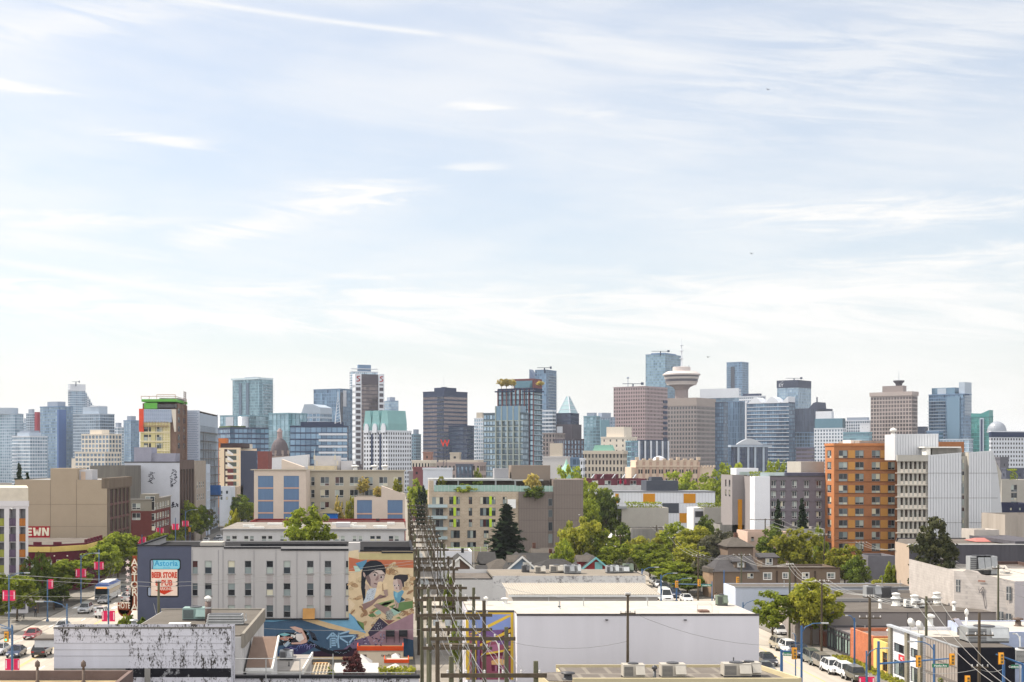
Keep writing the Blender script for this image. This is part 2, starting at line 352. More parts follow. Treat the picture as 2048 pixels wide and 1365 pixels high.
M_ground=mat('packed_lot',(.10,.092,.08),.95,var=.3,scale=.08)
M_conc=mat('road_concrete',(.36,.325,.28),.9,var=.2,scale=.15)
along(M_conc,.7,.03,1);M_asph=mat('asphalt',(.23,.208,.18),.92,var=.2,scale=.2)
M_walk=mat('pavement_concrete',(.19,.175,.155),.9,var=.12,scale=.4)
M_white=mat('white_paint',(.75,.75,.73),.7,var=.08);M_yel=mat('road_yellow',(.55,.38,.08),.8)
M_grass=mat('lawn',(.07,.10,.025),.95,var=.4,scale=.7)
struct(MB().box(-4500,4500,40,9000,-1,0),'ground',M_ground)
HX0,HX1=-58.,-38.5
struct(MB().box(HX0,HX1,60,2600,-.5,.004),'road',M_conc)
struct(MB().box(46,58,60,1400,-.5,.004),'road',M_conc)
struct(MB().box(-38.5,46,259,271,-.5,.004).box(58,240,259,271,-.5,.004),'road',M_conc)
struct(MB().box(-34+37,9,60,258.9,-.5,.004).box(3,9,271.1,1200,-.5,.004),'alley',M_asph)
mb=MB()
for x in(-54.6,-51.4,-45,-41.8):
 for i in range(70):mb.box(x-.07,x+.07,100+i*9,103+i*9,.004,.008)
for x in(52,):
 for i in range(3):pass
for y in(254,275):
 for x in range(11):mb.box(-57.3+x*1.75,-56.6+x*1.75,y,y+3,.004,.008)
 for x in range(7):mb.box(46.6+x*1.6,47.2+x*1.6,y,y+3,.004,.008)
struct(mb,'lane_markings',M_white)
struct(MB().box(-48.35,-48.22,60,252,.004,.008).box(-48.05,-47.92,60,252,.004,.008).box(-48.35,-48.22,279,1200,.004,.008).box(51.9,52.02,60,252,.004,.008).box(51.9,52.02,279,900,.004,.008),'centre_line',M_yel)
mb=MB()
for x0,x1 in((-63,-58.),(-38.5,-34),(42.3,46),(58,61.2)):
 for a,b in((60,257),(273,1400)):mb.box(x0,x1,a,b,-.3,.13)
struct(mb,'pavement',M_walk)
# shared wall, trim and roof materials
K=dict
M_tar=mat('tar_gravel_roof',(.12,.105,.093),.95,var=.28,scale=.3);M_dark=mat('black_trim',(.018,.018,.022),.7);M_cream_roof=brick('white_membrane_roof',(.43,.395,.35),(.41,.378,.335),(.35,.325,.29),scale=1,bw=7,rh=1.9,ms=.05,flat=True)
M_wframe=mat('white_window_frame',(.62,.62,.60),.6);M_dframe=mat('dark_window_frame',(.05,.05,.055),.5);M_gframe=mat('grey_window_frame',(.25,.26,.27),.5)
M_metal=mat('galvanised_metal',(.42,.43,.43),.45,.6,var=.1,scale=2);M_vent=mat('vent_white',(.66,.65,.62),.6,var=.1,scale=2)
M_concrete=mat('weathered_concrete',(.24,.23,.215),.95,var=.28,scale=.5,streak=1)
def ac_unit(x,y,z,w=1.6,d=1.4,h=1.1,label='',m=None,group=None,rz=0):
 """rooftop air conditioner: cabinet on skids, louvred grille, fan ring and a sloped hood"""
 r=local('air_conditioner',label,'air conditioner',(x,y,z),rz,group);m=m or mat('beige_metal',(.40,.37,.32),.55,.2,var=.08,scale=2)
 MB().box(-w/2,w/2,-d/2,d/2,.18,h).build('cabinet',m,r)
 g=MB()
 for i in range(8):g.box(-w/2+.08,-w/2+w*.45,-d/2-.02,-d/2-.003,.26+i*(h-.4)/8,.26+(i+.6)*(h-.4)/8)
 g.build('grille',M_dframe,r)
 MB().yprism([(-d/2,h*.35),(-d/2-.5,h*.35),(-d/2,h*.95)],w*.05,w*.47).build('hood',m,r)
 MB().lathe(0,0,[(w*.25,h),(w*.25,h+.12),(w*.2,h+.14)],12).build('fan_ring',M_dframe,r)
 MB().box(-w/2,w/2,-d/2+.05,-d/2+.2,0,.18).box(-w/2,w/2,d/2-.2,d/2-.05,0,.18).build('skid',M_dframe,r)
 return r
def roof_vent(x,y,z,h=1.,rad=.28,label='',m=None,kind='cap',group=None):
 r=local('roof_vent',label,'roof vent',(x,y,z),0,group);m=m or M_vent
 MB().lathe(0,0,[(rad*1.5,0),(rad*1.3,.08),(rad,.12),(rad,h*.6)],12).build('base',m,r,smooth=True)
 if kind=='turbine':
  MB().lathe(0,0,[(rad*.9,h*.5),(rad*1.5,h*.52),(rad*1.5,h*.6),(rad*1.05,h*.66),(rad*1.0,h*.86),(rad*1.25,h*.88),(rad*1.1,h*.98),(rad*.25,h*1.03)],14).build('turbine_head',m,r,smooth=True)
 else:
  MB().lathe(0,0,[(rad*.8,h*.6),(rad*.8,h*.72),(rad*1.7,h*.76),(rad*1.6,h*.95),(rad*.2,h*1.06)],12).build('cap',m,r,smooth=True)
 return r
def thin_pipe(x,y,z,h,label,m=None,rad=.06,group=None):
 r=local('vent_pipe',label,'vent pipe',(x,y,z),0,group);MB().tube((0,0,0),(0,0,h),rad,rad,6).build('pipe',m or M_metal,r);MB().lathe(0,0,[(rad*2.2,0),(rad*1.2,.15)],8).build('flashing',m or M_metal,r);return r
Y0=190.;px2=lambda p,Y=Y0:wx(p,Y);pz=lambda p,Y=Y0:wz(p,Y)
hx0,hxs,hxm,hx1=px2(275),px2(383),px2(697),px2(826);ht=pz(1093)
hotel=thing('hotel','grey four-storey hotel with dark blue left bay and big painted mural','building',((hx0+hx1)/2,Y0,0))
M_hgrey=mat('hotel_grey_paint',A(176,173,172),.85,var=.07,scale=.35,streak=1);M_hblue=mat('hotel_blue_grey_paint',A(82,86,104),.85,var=.09,scale=.5)
M_tanw=mat('tan_painted_wall',A(222,196,152),.9,var=.08,scale=.4)
cols=[(384.2,395.6),(409.5,423.7),(455.7,470),(489.5,502.7),(532.7,546.5),(567,581),(613.8,627.2),(649.2,662.6),(691.5,696.9)]
rows=[(1122,1148),(1166.8,1192),(1210.8,1235.6)]
hw=[(px2(a),px2(b),pz(d),pz(c))for c,d in rows for a,b in cols]
mb=MB();facade(mb,'F',Y0,hx0,hxs,0,ht,[],m=1);facade(mb,'F',Y0,hxs,hxm,pz(1238),ht,hw,.25,0);facade(mb,'F',Y0,hxs,hxm,0,pz(1238),[],m=2)
facade(mb,'F',Y0,hxm,hx1,0,pz(1106),[],m=2);mb.box(hxm,px2(720),Y0,Y0+2,pz(1106),pz(1086),0)
facade(mb,'F',Y0+.15,hxm,hx1,pz(1106),pz(1103),[],m=2)
lw=[(Y0+2+i*2.6,Y0+3+i*2.6,z,z+1.75)for i in range(8)for z in(4.6,7.6,10.8)]
facade(mb,'L',hx0,Y0,Y0+24,0,ht,lw,.25,0);facade(mb,'R',hx1,Y0,Y0+24,0,pz(1103),[],m=0);facade(mb,'B',Y0+24,hx0,hx1,0,pz(1103),[],m=0)
mb.build('wall',[M_hgrey,M_hblue,M_tanw],hotel)
add_windows(hotel,'F',Y0,hw,'sash',M_gframe);add_windows(hotel,'L',hx0,lw,'sash',M_gframe)
for a,b in cols[:-1]:
 for c,d in((1150,1166),(1194,1210)):MB().box(px2(a+.6),px2(b-.6),Y0-.006,Y0-.001,pz(d),pz(c)).build('spandrel',mat('grime_stain',A(160,154,153),.9,var=.12,scale=1.5,streak=1),hotel)
MB().box(hx0+.3,hx1-.3,Y0+.3,Y0+23.7,ht-1.1,ht-.8).build('roof',mat('dark_roofing',(.016,.015,.016),.95,var=.3,scale=.4),hotel)
c=MB()
for a,b,y,t in((275,383,1091.5,2.2),(383,448,1093,1.6),(448,562,1096,3.4),(562,697,1100,3.6)):c.box(px2(a),px2(b),Y0-.12,Y0+.3,pz(y+t/2),pz(y-t/2))
c.box(px2(720),px2(763),Y0-.12,Y0+.3,pz(1103.5),pz(1100.5)).box(px2(763),px2(826),Y0-.12,Y0+.3,pz(1106.8),pz(1103.6));c.box(hx0-.05,hx0+.3,Y0,Y0+24,ht,ht+.2).box(hx1-.3,hx1+.05,Y0+.35,Y0+24,pz(1103),pz(1101))
c.build('parapet_coping',M_dark,hotel)
c=MB();c.box(px2(726),px2(822),Y0+4,Y0+4.3,pz(1106),pz(1094,Y0+4)).box(px2(470),px2(690),Y0+7,Y0+7.3,ht-1,pz(1088,Y0+7));c.build('roof_fence',M_dark,hotel)
MB().box(px2(394),px2(440),Y0+3,Y0+6,ht-.8,pz(1085,Y0+3)).build('roof_hatch',M_cream_roof,hotel)
MB().box(hxs,hxm,Y0-.25,Y0,pz(1239.5),pz(1237)).build('ledge',M_dark,hotel)
b=MB()
for x in(385,437,446,508,552,594,640,690):b.box(px2(x-.5),px2(x+.5),Y0-.05,Y0-.003,pz(1237),pz(1100))
b.build('downpipe',mat('hotel_pipe',A(150,148,150),.7),hotel)
tag(MB().yprism([(Y0-.9,pz(1237)),(Y0-.84,pz(1237)),(Y0-.06,pz(1217)),(Y0-.12,pz(1217))],px2(606),px2(630)).build('plywood_sheet',mat('plywood',A(178,134,80),.8,var=.15,scale=.8,streak=1)),'orange-brown plywood sheet leaning against a hotel window above the mural','plywood')
adv=MB();P=lambda u,v,L:(px2(u),Y0-.004*L,pz(v))
def zpoly(mb,pts,L,m):mb.q([P(u,v,L)for u,v in pts],m)
X=lambda a:a/4.79+240;YY=lambda a:a/4.79+1080
def zp(mb,pts,L,m):zpoly(mb,[(X(a),YY(b))for a,b in pts],L,m)
def rr(x0,y0,x1,y1,r,n=5):
 o=[]
 for cx,cy,a0 in((x1-r,y0+r,-90),(x1-r,y1-r,0),(x0+r,y1-r,90),(x0+r,y0+r,180)):
  for i in range(n+1):a=R(a0+90*i/n);o.append((cx+r*math.cos(a),cy+r*math.sin(a)))
 return o
zp(adv,rr(284,182,584,294,26),1,0);zp(adv,rr(285,240,563,552,14),1,0);zp(adv,rr(259,442,330,551,30),1,0)
zp(adv,rr(297,195,572,280,22),2,1);zp(adv,[(298,283),(550,283),(550,395),(532,402),(550,408),(550,430),(530,440),(550,446),(550,536),(298,536),(298,410),(312,404),(298,398)],2,2);zp(adv,rr(270,456,296,536,12),2,3)
zp(adv,[(297,200),(312,196),(318,230),(308,280),(297,280)],3,3);zp(adv,[(312,196),(318,196),(322,232),(314,280),(308,280),(316,232)],4,0)
zp(adv,rr(322,203,560,272,24),3,4)
zp(adv,[(372,482),(498,482),(516,482),(424,526),(334,482)],3,5);zp(adv,rr(372,450,492,490,3),4,5)
def put(u0,v0,L,k=1.):return lambda u,v,d:(px2(X(u0))+u*k,Y0-.004*L-.002-d*.05,pz(YY(v0))+v)
k1=1/(4.79*F/Y0)
text_mesh(adv,'Astoria',0,0,52*k1,put(442,250,4),6,font_w=.02);text_mesh(adv,'HOTEL',0,0,16*k1,put(450,274,4),6)
text_mesh(adv,'BEER STORE',0,0,50*k1,put(424,362,4,.62),5,font_w=.05);text_mesh(adv,'& PUB',0,0,52*k1,put(422,438,4,.8),5,font_w=.035);text_mesh(adv,'PARKING',0,0,28*k1,put(430,483,6,.85),2,font_w=.01)
adv.build('painted_advert',[M_dark,mat('ad_pale_blue',A(120,200,222)),mat('ad_cream',A(240,214,196)),mat('ad_grey',A(150,160,178)),mat('ad_sky',A(140,206,224)),mat('ad_red',A(206,62,36)),mat('ad_blue',A(60,156,200))],hotel)
# mural (own polygons, layered 4 mm apart)
mu=MB();PAL={};ML=[]
def pc(r,g,b):
 k=(r,g,b)
 if k not in PAL:PAL[k]=len(ML);ML.append(mat('mural_paint_'+'_'.join(map(str,k)),A(*[int((v*.8+.2*(r+g+b)/3)*.95)for v in(r,g,b)]),.85,var=.10,scale=.9))
 return PAL[k]
U=lambda a:a/10.92+690;V=lambda b:b/10.92+1095
def mp_(pts,L,c):mu.q([P(U(a),V(b),L)for a,b in pts],pc(*c))
def ms_(pts,L,c):mu.q([P(a,b,L)for a,b in pts],pc(*c))
U6=lambda a:a/4.79+500;V6=lambda b:b/4.79+1080
def m6(pts,L,c):mu.q([P(U6(a),V6(b),L)for a,b in pts],pc(*c))
def ell(cx,cy,rx,ry,n=20,rot=0):
 ca,sn=math.cos(R(rot)),math.sin(R(rot));return[(cx+rx*math.cos(t)*ca-ry*math.sin(t)*sn,cy+rx*math.cos(t)*sn+ry*math.sin(t)*ca)for t in[2*math.pi*i/n for i in range(n)]]
m6([(948,120),(1565,120),(1565,890),(948,890)],1,(226,198,152))
m6([(948,110),(1040,95),(1040,165),(948,170)],2,(228,204,160));m6([(1045,128),(1565,128),(1565,192),(1045,190)],2,(196,180,124))
m6([(948,168),(1060,190),(1565,194),(1565,270),(1300,262),(1080,250),(1010,300),(948,300)],2,(206,108,70))
m6([(1010,225),(1120,190),(1110,260),(1060,290)],3,(84,148,184));m6([(990,250),(1040,250),(1060,300),(1010,310)],3,(180,214,196))
r2=random.Random(3)
for _ in range(70):
 a,b=r2.choice([(r2.uniform(955,1070),r2.uniform(330,700)),(r2.uniform(1310,1420),r2.uniform(235,330)),(r2.uniform(1490,1560),r2.uniform(300,640)),(r2.uniform(1070,1260),r2.uniform(680,830)),(r2.uniform(1420,1560),r2.uniform(640,720))])
 c=r2.choice([(188,150,104),(206,170,122),(166,124,88),(214,186,140),(196,146,96)])
 m6(ell(a,b,r2.uniform(16,42),r2.uniform(8,22),12,r2.uniform(-50,50)),3+r2.random(),c)
 q=ell(a,b,r2.uniform(14,34),r2.uniform(8,18),12,r2.uniform(-50,50));n0=r2.randint(0,6)
 for i in range(n0,n0+6):
  (x1,y1),(x2,y2)=q[i%12],q[(i+1)%12];m6([(x1,y1),(x2,y2),(x2+2.2,y2+2.2),(x1+2.2,y1+2.2)],4.2,(112,72,52))
for p,c in(([(1150,690),(1290,600),(1370,590),(1300,650)],(110,150,84)),([(1330,640),(1430,600),(1560,585),(1560,650),(1420,690)],(104,142,80)),([(1220,610),(1380,570),(1380,600),(1230,650)],(130,160,92)),([(1130,720),(1180,700),(1210,735),(1150,740)],(96,134,76)),([(1190,700),(1240,665),(1260,705),(1220,720)],(150,200,176)),([(1290,690),(1380,650),(1450,690),(1380,730)],(160,204,184)),([(1390,750),(1430,735),(1450,760)],(110,146,80)),([(1020,770),(1090,800),(1095,870),(1040,820)],(110,150,84))):m6(p,5,c)
m6([(948,700),(1000,740),(1110,890),(1090,905),(948,860)],5,(90,164,204));m6([(948,560),(1010,620),(960,690),(948,690)],5,(232,206,166))
m6([(1130,890),(1240,745),(1325,815),(1200,900),(1150,930)],6,(70,62,84));m6([(1250,740),(1300,770),(1390,770),(1330,810)],6,(150,92,84))
m6([(1565,700),(1565,1010),(1120,1010),(1110,930),(1200,890),(1330,815)],5,(168,128,142));m6([(1565,960),(1565,1120),(1470,1120),(1470,940)],6,(44,74,104))
for _ in range(34):
 a,b=r2.uniform(1165,1300),r2.uniform(790,880)
 if a+b*1.1<2080 or True:m6(ell(a,b,2.5,5,5,r2.uniform(0,90)),7,r2.choice([(196,196,206),(150,150,170)]))
m6([(60,764),(948,764),(948,900),(1040,905),(1020,960),(880,1060),(820,1120),(0,1120),(0,930)],5.2,(64,98,130))
m6([(490,764),(640,764),(800,810),(1110,895),(1010,960),(1040,900),(760,850)],6.2,(226,192,140));m6([(640,764),(948,764),(948,700),(1110,895),(800,810)],6.4,(112,178,218));m6([(110,764),(430,764),(220,785),(100,782)],6.2,(100,170,212))
m6([(880,1060),(1010,960),(1120,930),(1160,1010),(1060,1010),(1020,1120),(820,1120)],6.4,(122,100,134));m6([(600,1070),(1030,1040),(1030,1120),(590,1120)],6.6,(58,34,54))
def arc6(pts,w,L,c):
 for(x1,y1),(x2,y2)in zip(pts,pts[1:]):
  d=math.hypot(x2-x1,y2-y1)or 1;nx,ny=-(y2-y1)/d*w/2,(x2-x1)/d*w/2;m6([(x1+nx,y1+ny),(x2+nx,y2+ny),(x2-nx,y2-ny),(x1-nx,y1-ny)],L,c)
m6([(230,940),(270,900),(330,885),(420,890),(500,930),(560,985),(500,1020),(380,1000),(250,1020)],7,(38,42,54))
for p,c in(([(270,905),(330,890),(390,905),(330,925)],(120,196,206)),([(255,945),(330,925),(400,930),(420,960),(330,965)],(206,140,120)),([(380,835),(430,830),(500,850),(545,885),(570,940),(540,985),(490,1000),(400,1000),(395,985),(470,980),(520,950),(500,900),(450,880)],(228,176,156)),([(500,850),(545,885),(570,940),(550,975),(540,930),(520,890)],(206,156,96)),([(440,900),(500,900),(520,950),(470,980),(440,950)],(236,226,220)),([(395,905),(440,915),(430,940),(390,930)],(238,232,226)),([(320,1010),(385,950),(400,975),(345,1030)],(176,196,214)),([(560,860),(620,900),(650,970),(600,960)],(52,58,74)),([(600,930),(640,960),(610,965)],(190,206,214)),([(370,940),(430,950),(420,985),(370,980)],(58,48,60))):m6(p,8,c)
for _ in range(26):
 a,b=r2.uniform(270,560),r2.uniform(885,1000);m6(ell(a,b,r2.uniform(5,16),r2.uniform(2,5),7,r2.uniform(-60,60)),9,r2.choice([(30,32,44),(222,180,164),(240,236,230),(120,90,96),(140,190,206)]))
m6([(260,1105),(330,1030),(420,1010),(560,985),(640,1010),(560,1060),(460,1110),(330,1120)],7.5,(52,52,104))
for i in range(14):
 x=280+i*24;y=1060-i*4+r2.uniform(-14,14);arc6([(x,y+22),(x+8,y),(x+20,y-8),(x+30,y+6),(x+24,y+22)],5,8.5,r2.choice([(126,120,188),(96,130,196),(150,146,206)]))
arc6([(560,980),(650,1030),(740,1070),(840,1090),(930,1070),(970,1030)],34,7.8,(26,28,40))
for i in range(30):x=570+i*13;m6(ell(x,990+i*4.2-(max(0,i-20)**2)*.6+r2.uniform(-9,9),7,3,6,30),8.6,r2.choice([(84,140,170),(60,66,90),(140,150,170)]))
for _ in range(44):
 a,b=r2.uniform(980,1290),r2.uniform(905,1010);m6(ell(a,b,r2.uniform(5,18),r2.uniform(3,7),6,r2.uniform(-60,60)),7.4,r2.choice([(54,60,84),(120,104,150),(186,170,196),(60,40,70),(150,150,178),(90,60,90)]))
LB=(150,196,232)
for st in([(735,950),(792,890),(835,930)],[(770,920),(820,920)],[(772,940),(772,1035)],[(772,945),(825,945)],[(772,968),(825,966)],[(772,990),(825,988)],[(772,1012),(826,1010)],[(825,945),(825,990)],[(852,890),(842,960),(850,1035)],[(848,905),(955,875)],[(858,930),(1015,915)],[(1012,915),(930,1010)],[(862,940),(960,1000)]):arc6(st,15,9,LB)
mp_([(470,330),(560,288),(680,285),(780,320),(860,400),(890,480),(888,590),(850,600),(760,560),(480,620),(440,760),(450,900),(440,1190),(400,1180),(350,880),(360,560),(400,420)],6,(40,44,54))
mp_([(445,640),(520,600),(620,520),(720,500),(800,500),(865,560),(878,640),(850,700),(790,800),(700,880),(620,890),(540,840),(480,740)],7,(186,160,152))
mp_([(445,640),(520,600),(560,700),(560,860),(480,740)],7.5,(120,98,98));mp_([(640,510),(720,500),(800,510),(860,570),(800,600),(700,560),(620,560)],7.5,(208,188,178))
mp_([(600,540),(650,526),(720,560),(710,575),(650,548),(604,556)],8,(60,48,50));mp_(ell(655,600,42,24),8,(222,210,204));mp_(ell(650,604,26,22),8.4,(36,30,34));mp_(ell(800,650,36,22),8,(216,204,198));mp_(ell(792,652,22,20),8.4,(36,30,34))
mp_([(770,600),(850,590),(870,620),(860,622),(840,604),(775,612)],8,(60,48,50));mp_([(700,640),(730,600),(735,690),(705,730),(660,725),(665,695)],8,(150,120,116));mp_([(622,785),(650,775),(715,800),(690,815),(650,805)],8,(112,76,76))
mp_([(390,540),(430,560),(450,620),(430,660),(400,620)],7.6,(190,160,148));mp_([(450,790),(520,840),(540,900),(490,945),(430,900)],7.6,(200,170,150))
mp_([(480,960),(540,900),(680,890),(700,950),(640,1130),(520,1180),(400,1230),(400,1190),(450,1090)],8,(196,208,220))
for _ in range(60):a,b=r2.uniform(470,670),r2.uniform(910,1150);mp_(ell(a,b,9,6,5),8.6,r2.choice([(110,130,160),(236,236,232),(150,160,170),(90,100,130)]))
mp_([(720,760),(790,740),(830,800),(920,780),(930,900),(860,960),(800,1000),(740,1040),(630,1150),(640,1090),(690,900)],9,(236,206,160));mp_([(830,790),(845,960),(815,960),(812,800)],9.4,(180,140,104))
mp_([(360,1250),(560,1180),(700,1090),(760,1030),(860,1060),(930,1040),(940,1010),(900,1090),(720,1130),(600,1260),(440,1360),(400,1360),(390,1280)],9,(150,118,112));mp_([(840,930),(930,920),(945,1050),(900,1080),(850,1010)],9.4,(176,146,134));mp_([(620,1270),(700,1220),(860,1290),(960,1320),(990,1400),(900,1480),(800,1400),(690,1330)],9,(160,130,122))
m6([(1300,690),(1350,670),(1380,720),(1350,770),(1310,750)],9.5,(160,166,156))
for _ in range(26):m6(ell(r2.uniform(1300,1375),r2.uniform(685,765),6,3,6,r2.uniform(0,90)),9.8,r2.choice([(60,66,64),(196,204,190),(110,124,110)]))
mp_([(1050,700),(1080,620),(1200,590),(1370,600),(1380,680),(1340,740),(1290,760),(1290,880),(1240,840),(1220,720)],7,(58,54,62));mp_([(1046,800),(1060,720),(1130,690),(1220,710),(1260,830),(1240,920),(1150,960),(1080,930)],8,(206,182,172));mp_([(1140,700),(1220,710),(1260,830),(1240,920),(1190,940)],8.3,(170,140,134))
for x in(1085,1170):mp_(ell(x,830,26,17),8.6,(228,220,216));mp_(ell(x+2,832,15,15),8.8,(34,30,34))
mp_([(1110,880),(1140,870),(1140,905),(1105,900)],8.6,(150,116,108));mp_([(1060,950),(1150,990),(1250,930),(1290,970),(1230,1080),(1310,1140),(1290,1170),(1200,1200),(1170,1230),(1090,1150),(1060,1040)],8,(96,164,196));mp_([(1100,980),(1150,990),(1140,1110),(1090,1080)],8.4,(120,190,214));mp_([(1230,1080),(1310,1140),(1200,1200),(1220,1120)],8.4,(52,84,108))
mp_([(1085,1150),(1125,1160),(1110,1310),(1070,1330),(1050,1300),(1090,1280)],8,(200,170,156));mp_([(1130,1200),(1180,1220),(1160,1330),(1120,1340)],8.2,(186,154,142))
mu.build('mural',ML,hotel)
aw=MB()
for a,b in((1302,1385),(1428,1508)):
 aw.yprism([(Y0-.02,pz(V6(862))),(Y0-.9,pz(V6(900))),(Y0-.9,pz(V6(920))),(Y0-.02,pz(V6(905)))],px2(U6(a)),px2(U6(b)))
 for k in(a+4,b-4):aw.box(px2(U6(k-2)),px2(U6(k+2)),Y0-.12,Y0-.05,pz(V6(985)),pz(V6(915)))
aw.build('awning',M_dark,hotel)
sx=hx0-.9;sg=thing('hotel_sign','tall rust-red vertical hotel sign with stars beside the blue wall','sign',(sx,Y0-.4,0))
M_rust=mat('rust_red_sign',A(170,80,46,1.7),.6,var=.12,scale=1.2);M_bulb=mat('sign_cream',A(238,226,206),.6)
hook=[(hx0-.55,pz(1113)),(px2(268.5),pz(1117)),(px2(266),pz(1124)),(px2(266),pz(1226)),(px2(263),pz(1232)),(px2(256),pz(1235)),(px2(246),pz(1234)),(px2(240),pz(1228)),(px2(238),pz(1221)),(px2(239.7),pz(1221)),(px2(242),pz(1227)),(px2(247),pz(1231)),(px2(255),pz(1231.5)),(px2(260),pz(1228)),(px2(261.5),pz(1222)),(px2(269.5),pz(1222)),(px2(276),pz(1222)),(px2(276),pz(1113))]
MB().xprism(hook,Y0-.55,Y0-.25).build('sign_board',M_rust,sg)
t=MB();fs=1.15
for i,ch in enumerate('ASTORIA'):text_mesh(t,ch,0,0,.95,lambda u,v,d,i=i:(px2(271.8)+u,Y0-.56-d,pz(1133+i*14.9)+v),font_w=.02)
t.build('sign_letters',M_bulb,sg)
MB().box(px2(237.5),px2(267),Y0-.35,Y0-.25,pz(1222),pz(1207)).build('sign_base',M_rust,sg)
t=MB();text_mesh(t,'HOTEL',0,0,.78,lambda u,v,d:(px2(252)+u*.6,Y0-.4-d,pz(1218.4)+v),font_w=.012);t.build('sign_letters',M_bulb,sg)
t=MB()
for i in range(7):
 cxs,czs=px2(258-(i%2)*.6),pz(1125+i*12.6);pts=[]
 for k in range(10):a=R(90+36*k+8*i);q=.36 if k%2==0 else.15;pts.append((cxs+q*math.cos(a),czs+q*math.sin(a)))
 t.xprism(pts,Y0-.45,Y0-.35)
sg.location.y+=1.2;sg.location.x-=.3;t.build('star',mat('star_white',A(226,206,200),.6),sg)
# foreground left: low grey-roofed block, weathered white wall, brown roof
yb=150.;gx0,gx1=wx(244,yb),-15.1;gz=wz(1257.5,yb)
gb=thing('low_building','low shop block with grey gravel roof in front of the hotel','building',((gx0+gx1)/2,yb,0))
M_dirtyw=mat('dirty_white_wall',A(190,188,186),.9,var=.2,scale=.5,streak=1)
mb=MB();ybk=167.
mb.prism([(gx0+1.2,yb),(gx1-2.6,yb-1),(gx1-2.6,143),(gx1,143),(gx1,ybk),(gx0+1.5,ybk)],0,gz);mb.build('wall',M_dirtyw,gb)
MB().prism([(gx0+1.5,yb+.3),(gx1-2.4,yb-.7),(gx1-2.4,143.2),(gx1-.2,143.2),(gx1-.2,ybk-.3),(gx0+1.8,ybk-.3)],gz+.003,gz+.15).build('roof',mat('grey_ballast_roof',(.115,.103,.09),.95,var=.15,scale=.5),gb)
MB().box(gx0+1.4,gx1+.1,ybk-.25,ybk+.05,gz+.02,gz+.3).prism([(gx1-.1,142.9),(gx1+.2,142.9),(gx1+.2,ybk-.3),(gx1-.1,ybk-.3)],gz-1.1,gz+.35).build('parapet_coping',mat('pale_coping',(.22,.2,.17),.8,var=.15,scale=1),gb)
yw=135.;ax0,ax1=wx(108,yw),wx(462,yw);at_=wz(1257.5,yw);am=wz(1337,yw)
wb=thing('old_workshop','old workshop with flaking white painted front wall','building',((ax0+ax1)/2,yw,0))
M_flake=speckle('flaking_white_paint',A(205,204,212),(.04,.035,.03),6.5,.79,.88,zs=.5);M_flakeb=speckle('flaking_black_paint',(.012,.012,.016),(.30,.30,.31),1.1,.78,.86)
mb=MB();zb_=wz(1286,yw);facade(mb,'F',yw,ax0,ax1,zb_,at_,[],m=0);facade(mb,'F',yw,ax0,ax0+7.1,am,zb_,[],m=3);facade(mb,'F',yw,ax0+7.1,ax1,am,zb_,[],m=0);facade(mb,'F',yw,ax0+6.8,ax1,wz(1355,yw),am,[],m=1);facade(mb,'F',yw,ax0+6.8,ax1,0,wz(1355,yw),[],m=0);facade(mb,'F',yw,ax0,ax0+6.8,0,am,[],m=2)
facade(mb,'L',ax0,yw,yw+3.5,0,at_,[],m=0);facade(mb,'R',ax1,yw,yw+3.5,0,at_,[],m=0);facade(mb,'B',yw+3.5,ax0,ax1,0,at_,[],m=0)
mb.build('wall',[M_flake,M_flakeb,M_concrete,mat('newer_white_paint',A(202,202,210),.85,var=.07,scale=.6,streak=1)],wb)
cl=MB()
for z in(1272,1286.5,1299.5,1312):cl.box(ax0,ax1,yw-.03,yw-.003,wz(z+.5,yw),wz(z,yw))
cl.build('course_line',mat('grey_joint',A(150,148,150),.9),wb)
MB().box(ax0+.2,ax1-.2,yw+.2,yw+3.3,at_-.7,at_-.4).build('roof',M_tar,wb);MB().box(ax0-.05,ax1+.05,yw-.06,yw+.25,at_,at_+.12).build('parapet_coping',mat('dull_metal_trim',(.10,.095,.09),.7),wb)
MB().box(wx(290,yw),wx(301,yw),yw-.25,yw-.003,0,am).build('pilaster',M_concrete,wb)
MB().box(ax0-2.6,ax0,yw+3,yw+6,wz(1295,yw+3),wz(1281,yw+3)).build('side_canopy',mat('pale_canopy',A(196,198,200),.7),wb)
MB().box(ax0-2.7,ax0,yw+2.9,yw+6.1,wz(1281,yw+3)+.01,wz(1277,yw+3)).build('canopy_roof',M_tar,wb)
ac_unit(wx(392,157),157,gz+.15,2.7,2.,1.35,'teal grey boxy air conditioner on the grey roof before the hotel',mat('teal_metal',A(134,156,152),.6,.1,var=.08))
st=thing('chimney_stack','tall rusty round flue with white cap on the grey gravel roof','chimney',(wx(417,154),154,gz))
MB().tube((wx(417,154),154,gz),(wx(416,154),154,wz(1203,154)),.36,.34,14).build('flue',mat('rusty_flue',(.13,.10,.09),.7,.3,var=.25,scale=1.5),st,smooth=True)
MB().lathe(wx(416,154),154,[(.3,wz(1203,154)),(.3,wz(1199,154)),(.42,wz(1198.5,154)),(.36,wz(1195,154)),(.1,wz(1192,154))],14).build('cap',M_vent,st,smooth=True)
MB().lathe(wx(416.5,154),154,[(.4,wz(1217,154)),(.4,wz(1214,154))],14).build('collar',M_metal,st)
lv=local('roof_louvre','long stacked metal louvre vent on the grey gravel roof','roof vent',(wx(453,152.5),152.5,gz+.15))
for i in range(4):MB().box(-2.1+i*.05,1.9-i*.05,-.9+i*.05,.9-i*.05,.12+i*.27,.3+i*.27).build('louvre_blade',M_metal,lv)
MB().box(-1.8,1.6,-.7,.7,0,1.15).build('core',M_dframe,lv)
